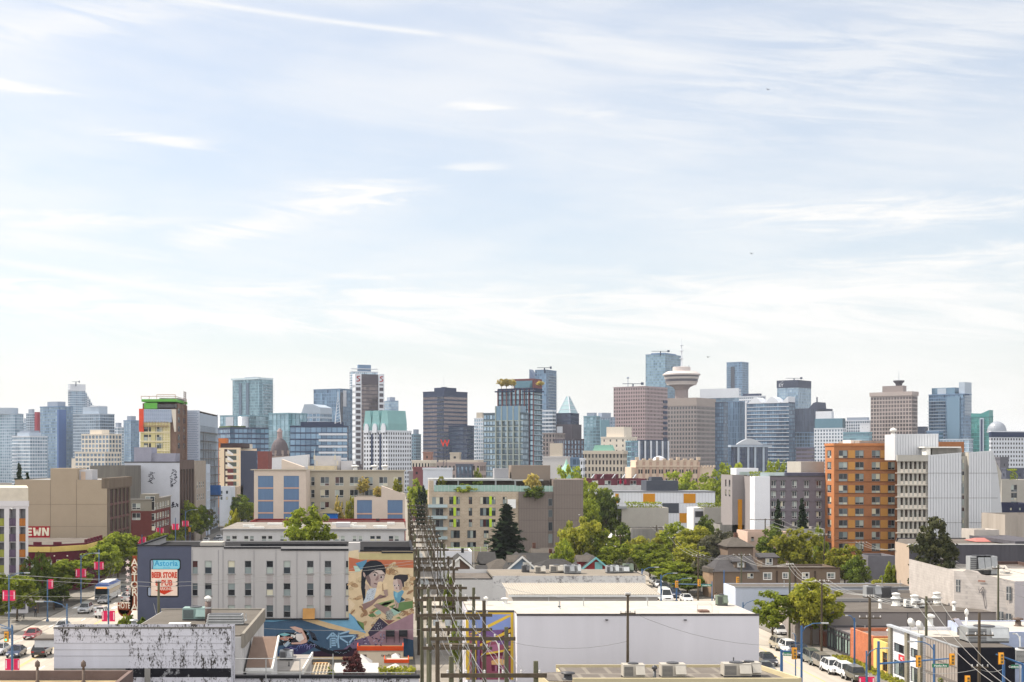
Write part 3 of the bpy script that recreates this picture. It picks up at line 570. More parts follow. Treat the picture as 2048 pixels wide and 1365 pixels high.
thin_pipe(wx(492,156),156,gz+.15,.8,'thin vent pipe near the right edge of the grey roof');roof_vent(wx(268,151.5),151.5,gz+.1,.7,.28,'squat metal vent at the left corner of the grey roof',M_metal)
tag(MB().box(wx(338,152),wx(381,152),151.6,152.6,gz+.15,gz+.35).build('roof_board',M_vent),'flat white board lying on the grey gravel roof','board')
y1=132.;bz=wz(1341,y1)
br=thing('low_building','flat roof with brown parapet in the lower left corner','building',(wx(60,y1),y1,0));bx0,bx1=wx(-60,y1),wx(250,y1-4)
mb=MB();shell(mb,bx0,bx1,y1-14,y1,0,bz,par=.9,parw=.35);mb.build('wall',mat('brown_parapet',A(112,96,92),.9,var=.15,scale=.6),br);roof_deck(br,bx0,bx1,y1-14,y1,bz-.85,mat('ochre_gravel',(.26,.20,.12),.95,var=.35,scale=.5),.35)
for p in(75,167):roof_vent(wx(p,y1-1.5),y1-1.5,bz-.85,1.9,.14,'thin white-capped vent pipe by the brown parapet, '+('nearer the left edge' if p<100 else 'nearer the white wall'),mat('rust_pipe',(.12,.09,.075),.7))
# yard between hotel mural and alley: sloped metal roof, low roof, food stalls
ya=146.
sh=thing('metal_roof_shed','shed with steep corrugated brown metal roof beside the mural','shed',(wx(520,ya),ya,0))
M_corr=mat('corrugated_brown',A(176,150,134,1.5),.7,0,var=.08,scale=1)
mb=MB();xa,xb=gx1+.25,wx(551,149);zt,zb=wz(1275,ya+6),wz(1338,ya-2);n=26
for i in range(n):
 a=xa+(xb-xa)*i/n;b=xa+(xb-xa)*(i+.5)/n;c2=xa+(xb-xa)*(i+1)/n
 for u,v,o in((a,b,.12),(b,c2,0)):mb.q([(u,ya-2,zb+o),(v,ya-2,zb+o),(v,ya+6,zt+o),(u,ya+6,zt+o)])
 mb.q([(b,ya-2,zb+.12),(b,ya-2,zb),(b,ya+6,zt),(b,ya+6,zt+.12)]);mb.q([(a,ya-2,zb+.12),(a,ya-2,zb),(a,ya+6,zt),(a,ya+6,zt+.12)])
mb.build('roof',M_corr,sh)
MB().yprism([(ya-2,0),(ya-2,zb-.02),(ya+6,zt-.02),(ya+6,0)],xa+.05,xb-.05).build('wall',mat('pale_grey_render',A(206,206,206),.85),sh)
MB().yprism([(ya-2.1,zb-.3),(ya-2.1,zb+.15),(ya+6.1,zt+.2),(ya+6.1,zt-.25)],xb,xb+.18).build('barge_board',M_wframe,sh);MB().box(xa,xb+.18,ya-2.35,ya-2.05,zb-.2,zb+.1).build('gutter',M_wframe,sh)
lr=thing('low_building','low flat grey roof with one rooftop unit below the fish mural','building',(wx(580,160),160,0));z2=wz(1317,164)
mb=MB();mb.prism([(wx(551,158),153.5),(wx(606,155),153.5),(wx(623,166),166.5),(wx(560,166),166.5)],0,z2);mb.build('wall',M_dirtyw,lr);MB().prism([(wx(552,158),153.7),(wx(604,155),153.7),(wx(620,166),166.3),(wx(561,166),166.3)],z2+.003,z2+.12).build('roof',mat('grey_roofing_felt',(.27,.25,.23),.95,var=.12,scale=.6),lr)
MB().prism([(wx(606,155),153.5),(wx(609,155),153.5),(wx(626,166),166.5),(wx(623,166),166.5)],z2-.3,z2+.4).build('parapet_coping',M_vent,lr)
ac_unit(wx(573,162),162,z2+.12,1.5,1.1,1.1,'small dark rooftop unit on the low grey roof under the fish mural',M_gframe);thin_pipe(wx(578,157),157,z2+.12,.5,'short stub pipe on the low grey roof under the fish mural',M_dframe)
def stall(px0,px1,ytop,ybase,Y,label,sign):
 r=thing('food_kiosk',label,'kiosk',(wx((px0+px1)/2,Y),Y,0));x0,x1=wx(px0,Y),wx(px1,Y);zt=wz(ytop,Y);zm=zt-(9 if px1-px0>60 else 7)*Y/F
 MB().box(x0+.1,x1-.1,Y,Y+3,0,zm).build('wall',mat('kiosk_cream',A(206,192,172,1.),.8,var=.06),r);MB().box(x0,x1,Y-.15,Y,zm,zt).box(x0,x0+.1,Y+.001,Y+3.1,zm,zt).box(x1-.1,x1,Y+.001,Y+3.1,zm,zt).build('fascia',mat('kiosk_orange',A(206,78,34),.6),r);MB().box(x0+.05,x1-.05,Y-.1,Y+3.05,zm-.1,zm+.12).build('roof',mat('kiosk_roof',(.40,.34,.30),.9),r)
 t=MB();text_mesh(t,sign,0,0,.34,lambda u,v,d:(x0+(x1-x0)*.66+u,Y-.02-d,zm-.75+v));t.build('sign_letters',M_dark,r)
 d=MB();d.box(x0+.3,x0+1.2,Y-.05,Y-.003,0,zm-.5)
 if px1-px0>60:d.box(x1-1.5,x1-.4,Y-.05,Y-.003,zm-1.9,zm-.4)
 d.build('door',mat('kiosk_door',A(92,80,76),.7),r);return r
stall(714,807,1292.5,1325,178,'wide cream food kiosk with orange roof band under the mural','tacofino');stall(768,818,1319,1350,166,'smaller cream food kiosk with orange band and white canopy before it','tacofino')
def tent(px0,px1,yapex,yeave,Y,d,label):
 r=local('canopy_tent',label,'tent',(wx((px0+px1)/2,Y),Y,0));w=(px1-px0)*Y/F/2;ze=wz(yeave,Y);za=wz(yapex,Y);mb=MB()
 c=[(-w,0),(w,0),(w,d),(-w,d)]
 for a,b in zip(c,c[1:]+c[:1]):mb.q([(*a,ze),(*b,ze),(0,d/2,za)]);mb.q([(*a,ze-.3),(*b,ze-.3),(*b,ze),(*a,ze)])
 mb.build('canopy',mat('tent_white',(.42,.41,.4),.8,var=.04),r)
 for a in c:MB().tube((a[0]*.97,a[1]*.96+.05,0),(a[0]*.97,a[1]*.96+.05,ze),.04).build('leg',M_metal,r)
tent(700,744,1313,1331,170,4.,'peaked white tent behind the red-leaved tree in the mural yard');tent(783,800,1310,1317,172,3,'small white peaked tent top behind the smaller orange kiosk')
tent(772,810,1330,1341,162,2.4,'low white canopy in front of the smaller orange kiosk')
r=thing('market_stall','long white-roofed market stall behind the dark railing','stall',(wx(713,160),160,0));xs0,xs1=wx(668,160),wx(757,160);zz=wz(1333,160)
MB().yprism([(158,zz-.5),(162,zz),(162,zz+.1),(158,zz-.4)],xs0,xs1).build('roof',mat('tent_white',(.42,.41,.4)),r);MB().box(xs0+.3,xs1-.3,158.3,161.8,0,zz-.55).build('wall',mat('stall_white',(.4,.4,.41),.8,var=.06),r)
for i in range(8):MB().box(xs0+.3+i*(xs1-xs0-.6)/7-.04,xs0+.38+i*(xs1-xs0-.6)/7,158.15,158.28,0,zz-.55).build('post',M_gframe,r)
pg=thing('pergola','bare timber pergola rafters beside the low grey roof','pergola',(wx(640,158),158,0))
for i in range(5):MB().tube((wx(624+i*7,155),155,wz(1352,155)),(wx(632+i*6.5,161),161,wz(1327,161)),.09).build('rafter',mat('pale_timber',(.42,.35,.25),.8),pg)
for i in range(3):MB().tube((wx(622+i*5,155+i*2.5),155+i*2.5,wz(1351-i*9,155+i*2.5)),(wx(656+i*3,155+i*2.5),155+i*2.5,wz(1349-i*9,155+i*2.5)),.08).build('beam',mat('pale_timber',(.42,.35,.25)),pg)
MB().box(wx(626,163),wx(655,163),163,163.4,wz(1330,163),wz(1326,163)).build('fascia',mat('orange_timber',(.5,.28,.12),.7),pg)
for p,q in((624,155),(655,155),(632,161),(658,161)):MB().tube((wx(p,q),q,0),(wx(p,q),q,wz(1345,q)),.1).build('post',mat('pale_timber',(.4,.3,.2)),pg)
fw=thing('boundary_wall','low flaking white wall with dark cap at the bottom edge','wall',(wx(700,140),140,0));MB().box(wx(462,140),wx(838,140),140,140.4,0,wz(1357,140)).build('wall',M_flake,fw);MB().box(wx(462,140),wx(840,140),139.85,140.55,wz(1357,140),wz(1351,140)).build('cap',M_dark,fw)
fr=thing('railing','thin grey pipe railing in front of the mural yard','railing',(wx(600,139),139,wz(1351,139)))
for p in(465,532,600,666):MB().tube((wx(p,139),139,wz(1380,139)),(wx(p,139),139,wz(1317 if p<666 else 1308,139)),.05).build('post',M_metal,fr)
MB().tube((wx(462,139),139,wz(1318,139)),(wx(666,139),139,wz(1317,139)),.045).tube((wx(462,139),139,wz(1345,139)),(wx(666,139),139,wz(1345,139)),.04).tube((wx(666,139),139,wz(1346,139)),(wx(830,139),139,wz(1346,139)),.035).build('rail',M_metal,fr)
# big white-walled warehouse right of the alley
Y=155.;wz0=9.8;x0=wx(1034,Y);x1=wx(1518,Y);xm=wx(935,Y+3.5);yk=170.
wh=thing('warehouse','large windowless white warehouse with colourful mural on its alley corner','building',((x0+x1)/2,Y,0))
M_bigw=mat('white_wall_paint',A(208,206,213),.8,var=.055,scale=.3,streak=1);M_side=mat('cream_side_paint',A(240,226,214,1.2),.85)
mb=MB();facade(mb,'F',Y,x0,x1,0,wz0,[],m=0);facade(mb,'R',x1,Y,yk,0,wz0,[],m=0);facade(mb,'L',x0,Y,Y+3.5,0,wz0,[],m=0);facade(mb,'F',Y+3.5,xm,x0,0,wz0,[],m=0);facade(mb,'L',xm,Y+3.5,yk,0,wz0,[],m=0);facade(mb,'B',yk,xm,x1,0,wz0,[],m=0)
mb.build('wall',[M_bigw],wh)
MB().prism([(x0+.15,Y+.2),(x1-.2,Y+.2),(x1-.2,yk),(xm+.1,yk),(xm+.1,Y+3.7),(x0+.15,Y+3.7)],wz0-.3,wz0+.02).build('roof',M_cream_roof,wh)
MB().box(x0-.03,x1+.03,Y-.06,Y+.2,wz0-.08,wz0+.14).box(xm-.03,x0,Y+3.44,Y+3.7,wz0-.08,wz0+.14).build('parapet_coping',mat('dark_grey_trim',(.07,.065,.07),.7),wh)
g=MB();q=Y+3.5;PM=[mat('wm_'+n,A(*c),.8,var=.06,scale=.8)for n,c in(('yellow',(226,190,74)),('blue',(134,152,204)),('violet',(120,90,140)),('plum',(104,44,66)),('rose',(150,84,104)),('cream',(222,178,122)),('lilac',(170,110,140)),('wine',(84,30,50)))]
Z8=lambda a:a/4.79+900;Z9=lambda b:b/4.79+1080
def w8(pts,L,m):g.q([(wx(Z8(a),q),q-.004*L,wz(Z9(b),q))for a,b in pts],m)
w8([(150,690),(608,690),(608,1340),(150,1340)],1,0);w8([(180,714),(580,714),(580,900),(180,900)],2,1);w8([(180,878),(580,855),(580,940),(180,918)],3,2);w8([(285,918),(580,918),(580,1340),(285,1340)],2.5,3)
w8([(186,925),(240,925),(240,1340),(186,1340)],3,4);w8([(222,925),(240,925),(240,1340),(222,1340)],4,2);w8([(498,880),(582,835),(582,860),(498,905)],4,7);w8([(500,905),(582,878),(582,1010),(540,1060),(500,1000)],4,7)
w8([(180,905),(545,724),(580,724),(580,735),(250,905)],5,0);w8([(285,1000),(580,852),(580,885),(290,1020)],5,0);w8([(300,1090),(580,1042),(580,1062),(300,1108)],5.4,0);w8([(300,990),(400,960),(520,1000),(520,1060),(300,1090)],4.5,4);w8([(330,1020),(450,1000),(480,1060),(340,1080)],5,6)
w8([(450,965),(515,965),(515,1000),(470,1010)],5.2,2);w8([(530,1010),(580,960),(580,1030),(545,1040)],5,2);w8([(518,1020),(545,1020),(545,1118),(582,1118),(582,1122),(518,1122)],6,5);w8([(545,1015),(582,1015),(582,1032),(545,1032)],6,5)
w8([(300,1120),(500,1110),(582,1130),(582,1340),(300,1340)],3.5,4);w8([(395,1160),(470,1135),(555,1160),(540,1200),(400,1195)],5,5);w8([(395,1200),(540,1205),(540,1260),(400,1260)],4.6,3);w8([(430,1205),(450,1205),(450,1260),(430,1260)],5,6);w8([(500,1205),(520,1205),(520,1260),(500,1260)],5,6);w8([(260,940),(285,940),(285,1340),(260,1340)],4,2);w8([(250,1020),(262,1020),(262,1340),(250,1340)],4,7)
g.build('mural',PM,wh)
l=MB()
for p,zp in((1118,1213),(1213,1240),(1370,1240)):l.box(wx(p-2.5,Y),wx(p+2.5,Y),Y-.35,Y-.003,wz(zp+1,Y),wz(zp-1,Y))
l.build('wall_lamp',M_dframe,wh)
thin_pipe(wx(1119,161),161,wz0,.9,'tall pipe with bracket on the white warehouse roof',rad=.1);thin_pipe(wx(1167,164),164,wz0,1.,'thin vent pipe with antenna on the middle of the white warehouse roof');thin_pipe(wx(1295,164),164,wz0,1.,'thin vent pipe toward the right of the white warehouse roof')
roof_vent(wx(972,165),165,wz0,1.,.16,'slim capped vent at the left end of the white warehouse roof');roof_vent(wx(1010,167),167,wz0,.7,.28,'broad white vent at the back of the white warehouse roof')
ac_unit(wx(1443,165),165,wz0,1.2,1.1,1.2,'small green-grey cabinet at the back right corner of the warehouse roof',mat('green_cabinet',(.14,.17,.13),.6))
rl=thing('roof_hatch_rail','light safety rail round a hatch at the front of the warehouse roof','railing',(wx(1410,157),157,wz0))
for a,b in((1395,157),(1424,157),(1395,159),(1424,159)):MB().tube((wx(a,b),b,wz0),(wx(a,b),b,wz0+.9),.025).build('post',M_metal,rl)
MB().path([(wx(a,b),b,wz0+.9)for a,b in((1395,157),(1424,157),(1424,159),(1395,159),(1395,157))],.025).build('rail',M_metal,rl);MB().box(wx(1400,157),wx(1420,157),157.2,158.6,wz0,wz0+.25).build('hatch',mat('rust_hatch',(.16,.10,.08)),rl)
# nearest flat roof, lower right
Y=136.;z0=wz(1357,Y);lb=thing('low_building','low flat-roofed tan building with air conditioners in the foreground right of centre','building',(wx(1330,Y),Y,0));yb2=145.5
a0,a1=wx(1086,Y+1),wx(1600,Y);b0,b1=wx(1112,yb2),wx(1509,yb2)
M_tanp=mat('tan_parapet',A(190,178,146),.85,var=.06,scale=.5)
mb=MB();mb.prism([(wx(1146,Y),Y),(a1,Y),(b1,yb2),(b0,yb2),(b0,yb2-3),(a0,yb2-4),(wx(1098,Y),Y+.5)],0,z0-.45);mb.build('wall',M_tanp,lb)
MB().prism([(wx(1147,Y),Y+.3),(a1-.4,Y+.3),(b1-.2,yb2-.2),(b0+.2,yb2-.2),(b0+.2,yb2-3),(a0+.2,yb2-4),(wx(1099,Y),Y+.8)],z0-.449,z0-.33).build('roof',brick('patched_roofing',(.14,.124,.11),(.125,.11,.098),(.19,.17,.146),scale=1,bw=2.2,rh=5,ms=.22,flat=True),lb)
c=MB().box(wx(1146,Y),a1,Y-.05,Y+.3,z0-.6,z0);c.prism([(a1-.1,Y),(a1+.15,Y),(b1+.15,yb2),(b1-.1,yb2)],z0-.6,z0+.05).prism([(b0,yb2),(b1,yb2),(b1,yb2+.2),(b0,yb2+.2)],z0-.6,z0-.1);c.build('parapet_coping',M_tanp,lb)
zr=z0-.33
for i,(p,y,w)in enumerate(((1266,138.5,2.1),(1345,138.8,2.4),(1472,139.2,2.7),(1498,139.8,2.))):
 ac_unit(wx(p,y),y,zr,w,1.5,1.35,('beige rooftop unit with dark grille, leftmost of four on the tan roof','beige rooftop unit with wide sloped hood, second from left on the tan roof','beige rooftop unit with dark square grille, third from left on the tan roof','beige rooftop unit with slanted hood, rightmost on the tan roof')[i],group='rooftop units on the tan roof')
for i,p in enumerate((1309,1136)):roof_vent(wx(p,137.6),137.6,zr,1.3 if i==0 else.7,.16 if i==0 else.4,('slim dark flue between two beige rooftop units','round dark vent at the left corner of the tan roof')[i],M_dframe)
thin_pipe(wx(1467,140.5),140.5,zr,1.7,'thin dark pipe behind the rooftop units on the tan roof',M_dframe)
# low metal building behind the warehouse
Y=188.;mbd=thing('metal_shed','long low shed with ribbed white metal roof behind the warehouse','shed',(wx(1165,Y),Y,0));x0,x1=wx(1026,Y),wx(1315,Y);za=wz(1190,Y);yb3=200.;zb=za+.45
MB().box(x0,x1,Y,yb3,0,za-.02).build('wall',mat('shed_grey_wall',A(176,170,164),.7,.0,var=.05,scale=2),mbd)
mb=MB();n=60
for i in range(n):
 u=x0-.6+(x1-x0+.9)*i/n;v=x0-.6+(x1-x0+.9)*(i+.5)/n;w=x0-.6+(x1-x0+.9)*(i+1)/n
 for p,q,o in((u,v,.1),(v,w,0)):mb.q([(p,Y-.4,za+o),(q,Y-.4,za+o),(q,yb3,zb+o),(p,yb3,zb+o)])
 mb.q([(v,Y-.4,za),(v,Y-.4,za+.1),(v,yb3,zb+.1),(v,yb3,zb)]);mb.q([(w,Y-.4,za),(w,Y-.4,za+.1),(w,yb3,zb+.1),(w,yb3,zb)])
mb.build('roof',mat('ribbed_white_roof',(.36,.33,.285),.6,var=.04),mbd);MB().box(x0-.6,x1+.3,Y-.5,Y-.4,za-.25,za+.02).build('gutter',M_wframe,mbd)
for p in(1097,1292):MB().tube((wx(p,Y),Y-.1,0),(wx(p,Y),Y-.1,za-.1),.06).build('downpipe',M_wframe,mbd)
# long white brick building
Y=228.;x0,x1=wx(905,Y),wx(1291,Y);z1=wz(1152,Y);zl=wz(1159,Y);xs=wx(985,Y);yb4=241.5
wbk=thing('brick_building','long white painted brick building with flaking front below the gabled houses','building',((x0+x1)/2,Y,0))
M_wbr=speckle('flaking_white_brick',A(214,212,210),(.12,.11,.12),1.5,.80,.95)
mb=MB();facade(mb,'F',Y,xs,x1,0,z1,[],m=0);facade(mb,'F',Y-.02,x0,xs,0,zl,[],m=1);facade(mb,'L',x0,Y,yb4,0,zl,[],m=1);facade(mb,'R',x1,Y,yb4,0,z1,[(Y+3+i*4,Y+5.4+i*4,.6,4.2)for i in range(3)],m=2);facade(mb,'B',yb4,x0,x1,0,z1,[],m=1)
mb.build('wall',[M_wbr,mat('white_grey_paint',A(208,206,204),.85,var=.07,scale=.5),mat('dark_shopfront_wall',A(96,96,100),.8)],wbk)
MB().box(xs,x1-.2,Y+.25,yb4,z1-.35,z1-.05).build('roof',mat('tan_membrane_roof',(.2,.175,.145),.9,var=.14,scale=.3),wbk);MB().box(x0+.2,xs,Y+.25,yb4,zl-.4,zl-.1).build('roof',M_tar,wbk)
MB().box(x0,xs,Y-.1,Y+.25,zl,zl+.12).build('parapet_coping',M_dark,wbk)
add_windows(wbk,'R',x1,[(Y+3+i*4,Y+5.4+i*4,.6,4.2)for i in range(3)],'triple',M_dframe)
for i,(p,y,w,h,mm,t)in enumerate(((1051,236,1.2,1.1,M_dframe,'small black unit on the roof below the blue gable'),(1080,234,1.7,1.15,None,'beige boxy unit, left of three large ones on the white brick building roof'),(1113,235,2.2,1.2,None,'wide beige unit with brown grille, middle of the white brick building roof'),(1138,233,1.6,1.4,M_gframe,'tall grey double unit on the white brick building roof'),(1153,233.4,1.3,1.4,M_metal,'silver unit beside the tall grey double unit'),(1218,234,1.,1.2,M_gframe,'dark narrow unit below the red gable'),(1228,234.4,1.4,1.25,M_metal,'pale grey cabinet right of the red gable on the white brick roof'),(1244,235,2.2,1.,M_metal,'low silver duct unit near the right end of the white brick roof'),(1256,235.4,1.6,1.4,mat('green_cabinet',(.14,.17,.13)),'green-grey cabinet at the right end of the white brick roof'))):
 ac_unit(wx(p,y),y,z1-.05,w,1.6,h,t,mm)
M_shingle=mat('grey_shingles',(.045,.043,.043),.95,var=.2,scale=1.2);M_shingleb=mat('brown_grey_shingles',(.08,.07,.061),.95,var=.2,scale=1.2)
def gable_house(label,px0,px1,yap,yeave,Y,L,wallc,trim=None,roofm=None,win=None,side_up=0,wmat=None):
 """front gable facing the camera; dormer window in the gable"""
 r=thing('gabled_house',label,'house',(wx((px0+px1)/2,Y),Y,0));x0,x1=wx(px0,Y),wx(px1,Y);xm=(x0+x1)/2;za,ze=wz(yap,Y),wz(yeave,Y)
 w=wmat or mat('siding_%d_%d_%d'%wallc,A(*wallc),.8,var=.08,scale=1.5)
 k=.9;MB().xprism([(x0+k,0),(x1-k,0),(x1-k,ze+.3),(xm,za-.25),(x0+k,ze+.3)],Y,Y+L).build('wall',w,r)
 t=.22;mb=MB()
 for a in(x0,x1):mb.xprism([(a,ze),(xm,za),(xm,za-t*1.6),(a,ze-t*1.2)],Y-.6,Y+L+.4)
 mb.build('roof',roofm or M_shingle,r)
 tr=trim or M_wframe;mb=MB()
 for a in(x0,x1):mb.xprism([(a,ze+.03),(xm,za+.03),(xm,za-.42),(a,ze-.38)],Y-.72,Y-.605)
 mb.build('barge_board',tr,r)
 if win:add_windows(r,'F',Y-.2,[(wx(a,Y),wx(b,Y),wz(d,Y),wz(c,Y))for a,b,c,d in win],'double',tr)
 if win:
  f=MB()
  for a,b,c,d in win:f.box(wx(a-1.5,Y),wx(b+1.5,Y),Y-.12,Y-.003,wz(d+1.5,Y),wz(c-1.5,Y))
  f.build('window_surround',tr,r)
 return r,x0,x1,za,ze
r,x0,x1,za,ze=gable_house('blue-grey house with white-trimmed front gable and dark red window',1011,1077,1112,1141,278,13,(108,126,146),win=[(1047,1061,1126,1137)])
d=MB();xx0,xx1=wx(1020,280),wx(1046,280);d.box(xx0,xx1,280,284,4,wz(1124,280));d.build('dormer_wall',mat('siding_108_126_146',A(108,126,146)),r)
MB().yprism([(279.4,wz(1125,280)),(285,wz(1125,280)),(282.5,wz(1112,280))],xx0-.5,xx1+.8).build('dormer_roof',M_shingleb,r);MB().box(xx0-.1,xx0+.25,279.9,279.997,4,wz(1124,280)).build('corner_board',M_wframe,r)
r,x0,x1,za,ze=gable_house('red house with teal-trimmed front gable',1158,1224,1114,1141,278,13,(136,52,54),trim=mat('teal_trim',A(120,176,178),.7),win=[(1191,1203,1126,1138)])
xx0,xx1=wx(1159,280),wx(1182,280);MB().box(xx0,xx1,280,284,4,wz(1123,280)).build('dormer_wall',mat('siding_136_52_54',A(136,52,54)),r);MB().yprism([(279.4,wz(1123.5,280)),(285,wz(1123.5,280)),(282.5,wz(1112,280))],xx0-.5,xx1+.8).build('dormer_roof',M_shingleb,r)
gable_house('brown house with white gable trim beside the alley frames',890,949,1113,1138,276,10,(96,76,66),win=[(905,918,1122,1133)])
def hip_house(label,px0,px1,yr,ye,Y,L,wallc=(110,100,92),m=None,ridge=.35,chim=None):
 r=thing('house',label,'house',(wx((px0+px1)/2,Y),Y,0));x0,x1=wx(px0,Y),wx(px1,Y);zr,ze=wz(yr,Y+L/2),wz(ye,Y)
 MB().box(x0+.5,x1-.5,Y+.5,Y+L-.5,0,ze+.05).build('wall',mat('siding_%d_%d_%d'%wallc,A(*wallc),.8,var=.1,scale=1.5),r)
 c=(x1-x0)*(1-ridge)/2;a,b=(x0+c,Y+L/2,zr),(x1-c,Y+L/2,zr);e=[(x0,Y,ze),(x1,Y,ze),(x1,Y+L,ze),(x0,Y+L,ze)]
 mb=MB();mb.q([e[0],e[1],b,a]);mb.q([e[1],e[2],b]);mb.q([e[2],e[3],a,b]);mb.q([e[3],e[0],a]);mb.q([(x,y,z-.15)for x,y,z in e]);mb.build('roof',m or M_shingle,r)
 for p,yt in chim or():MB().box(wx(p,Y+L/2)-.35,wx(p,Y+L/2)+.35,Y+L/2-.35,Y+L/2+.35,ze,wz(yt,Y+L/2)).build('chimney',mat('chimney_brick',(.12,.06,.045),.9,var=.2),r)
 return r
hip_house('house with broad dark grey roof between the blue and red gables',1068,1168,1118,1140,288,11,ridge=.3)
hip_house('house with long dark ridge roof behind the grey hipped roof',1035,1155,1106,1128,300,11,ridge=.85,chim=((1101,1098),(1111,1102)))
hip_house('house with pale brown roof and brick chimney below the brown apartment block',1063,1140,1096,1108,318,8,m=M_shingleb,ridge=.95,chim=((1068,1086),))
hip_house('house with steep grey roof left of the blue gable house',978,1032,1118,1140,284,14,m=M_shingleb,ridge=.2)
hip_house('dark-roofed house between the brown gable and the big conifer',958,995,1104,1128,296,10,(72,68,66),ridge=.9)
wh2=thing('house','plain white boxy house behind the brown gabled house','house',(wx(920,292),292,0));a,b=wx(872,292),wx(944,292);mb=MB();shell(mb,a,b,292,301,0,wz(1103,292),m=0,par=.3);mb.build('wall',mat('white_siding',A(226,226,230),.7,var=.05),wh2);roof_deck(wh2,a,b,292,301,wz(1103,292)-.3,M_tar);MB().tube((wx(925,291),291.,wz(1106,291)),(wx(925,291),291.,wz(1097,291)),.3).build('chimney',M_dark,wh2)
add_windows(wh2,'F',292,[(wx(p,292),wx(p+8,292),wz(1122,292),wz(1110,292))for p in(880,902)],'double',M_gframe)
gf=thing('deck_rail','pale green and white balcony frames behind the roofs left of the conifer','railing',(wx(930,330),330,0));a,b=wx(893,330),wx(975,330)
for i in range(7):MB().box(a+(b-a)*i/6-.06,a+(b-a)*i/6+.06,330,330.12,0,wz(1093 if i%3 else 1090,330)).build('post',M_wframe,gf)
MB().box(a,b,330.13,330.2,wz(1097,330),wz(1095,330)).box(a,b,330.13,330.2,wz(1102,330),wz(1100,330)).build('rail',mat('lime_rail',(.42,.5,.22)),gf)
sd=thing('garage_shed','weathered grey timber shed left of the hipped roofs','shed',(wx(965,262),262,0));MB().box(wx(955,262),wx(974,262),262,267,0,wz(1140,262)).build('wall',M_concrete,sd);MB().yprism([(261.6,wz(1140,262)),(267.4,wz(1140,262)),(264.5,wz(1131,264))],wx(953,262),wx(976,262)).build('roof',M_shingle,sd)
# six-storey brown apartment block
Y=365.;x0,xs,x1=wx(858,Y),wx(1037,Y),wx(1166,Y);zt=wz(984,Y);zr=wz(958,Y)
bb=thing('apartment_block','tan and brown six-storey apartment block with lime green panels and roof garden','building',((x0+x1)/2,Y,0))
M_tanb=brick('tan_block',A(186,170,150),A(176,160,140),A(196,184,166),scale=1.,bw=.8,rh=.4,ms=.03);M_brc=mat('brown_cladding',A(126,116,110),.75,var=.04,scale=1.);M_lime=mat('lime_panel',A(186,214,62),.6)
k=1/5.12;a2=lambda v:790+v*k;b2=lambda v:900+v*k
wsp=[]
for r0,r1 in((482,558),(595,676),(712,790)):
 for c0,c1 in((555,598),(628,664),(755,790),(870,965),(990,1030)):wsp.append((c0,c1,r0,r1))
for r0,r1 in((825,905),(945,1000)):
 for c0,c1 in((570,664),(740,830),(908,960)):wsp.append((c0,c1,r0,r1))
wsp.append((1103,1145,482,555))
bw=[(380,494,r,r+75)for r in(484,600,716,832,945)]
con=lambda l:[(wx(a2(a),Y),wx(a2(b),Y),wz(b2(d),Y),wz(b2(c),Y))for a,b,c,d in l]
mb=MB();facade(mb,'F',Y,x0,xs,0,zt,con(wsp)+con(bw),.3,0);facade(mb,'L',x0,Y,Y+16,0,zt,[],m=0);facade(mb,'R',x1,Y,Y+16,0,zr,[],m=1);facade(mb,'B',Y+16,x0,x1,0,zt,[],m=1)
y2=Y-.4;mb.box(xs,wx(a2(1565),Y),y2,Y+16,0,wz(b2(432),Y),1);mb.box(wx(a2(1620),Y),x1,y2,Y+16,0,wz(b2(305),Y),1);mb.box(wx(a2(1565),Y),wx(a2(1620),Y),y2+.5,Y+16,0,wz(b2(432),Y),1)
mb.build('wall',[M_tanb,M_brc],bb)
add_windows(bb,'F',Y,con([w for w in wsp if w[1]-w[0]>60]),'triple',M_dframe);add_windows(bb,'F',Y,con([w for w in wsp if w[1]-w[0]<=60]),'quad',M_dframe);add_windows(bb,'F',Y,con(bw),'triple',M_gframe,nm='balcony_door')
add_windows(bb,'F',y2+.3,[(wx(a2(1570),Y),wx(a2(1612),Y),wz(b2(d),Y),wz(b2(c),Y))for c,d in((500,575),(615,690),(740,830),(862,955))],'plain',M_gframe)
for c in(598,965):
 for r0,r1 in((476,560),(590,678),(706,792)):MB().box(wx(a2(c),Y),wx(a2(c+26),Y),Y-.12,Y-.003,wz(b2(r1),Y),wz(b2(r0),Y)).build('green_panel',M_lime,bb)
M_bal=mat('balcony_glass',A(176,196,200),.2,.1,var=.03)
for r in(568,684,798,893):MB().box(x0-.3,wx(a2(535),Y),Y-1.6,Y-.003,wz(b2(r+22),Y),wz(b2(r+18),Y)).box(x0-.3,wx(a2(535),Y),Y-1.62,Y-1.55,wz(b2(r+20),Y),wz(b2(r-10),Y)).build('balcony',M_bal,bb)
j=MB()
for r in(462,600,720,843):j.box(xs,x1,y2-.01,y2-.002,wz(b2(r+2),Y),wz(b2(r-1),Y))
for i in range(24):u=xs+(x1-xs)*i/24;j.box(u-.02,u+.02,y2-.008,y2-.001,0,wz(b2(470 if u<wx(a2(1620),Y)else 310),Y))
j.build('panel_joint',mat('joint_dark',A(96,88,84)),bb)
MB().box(x0+.3,x1-.3,Y+.3,Y+15.7,zt-.3,zt+.03).build('terrace',M_tar,bb)
rp=MB();rp.box(x0+2,wx(a2(1600),Y),Y+4.,Y+4.3,zt,zr-.5);rp.build('penthouse_wall',mat('dark_penthouse',A(78,68,62),.7,var=.2),bb)
MB().box(x0,wx(a2(1200),Y),Y+1.5,Y+14,zr-.5,zr).box(wx(a2(1200),Y),wx(a2(1530),Y),Y+2.5,Y+14,zr-.6,zr-.25).build('penthouse_roof',mat('pale_roof_edge',A(178,180,180),.7),bb)
MB().box(x0,x0+1.2,Y+.2,Y+8,zt,zr-.5).build('side_wall',M_tanb,bb)
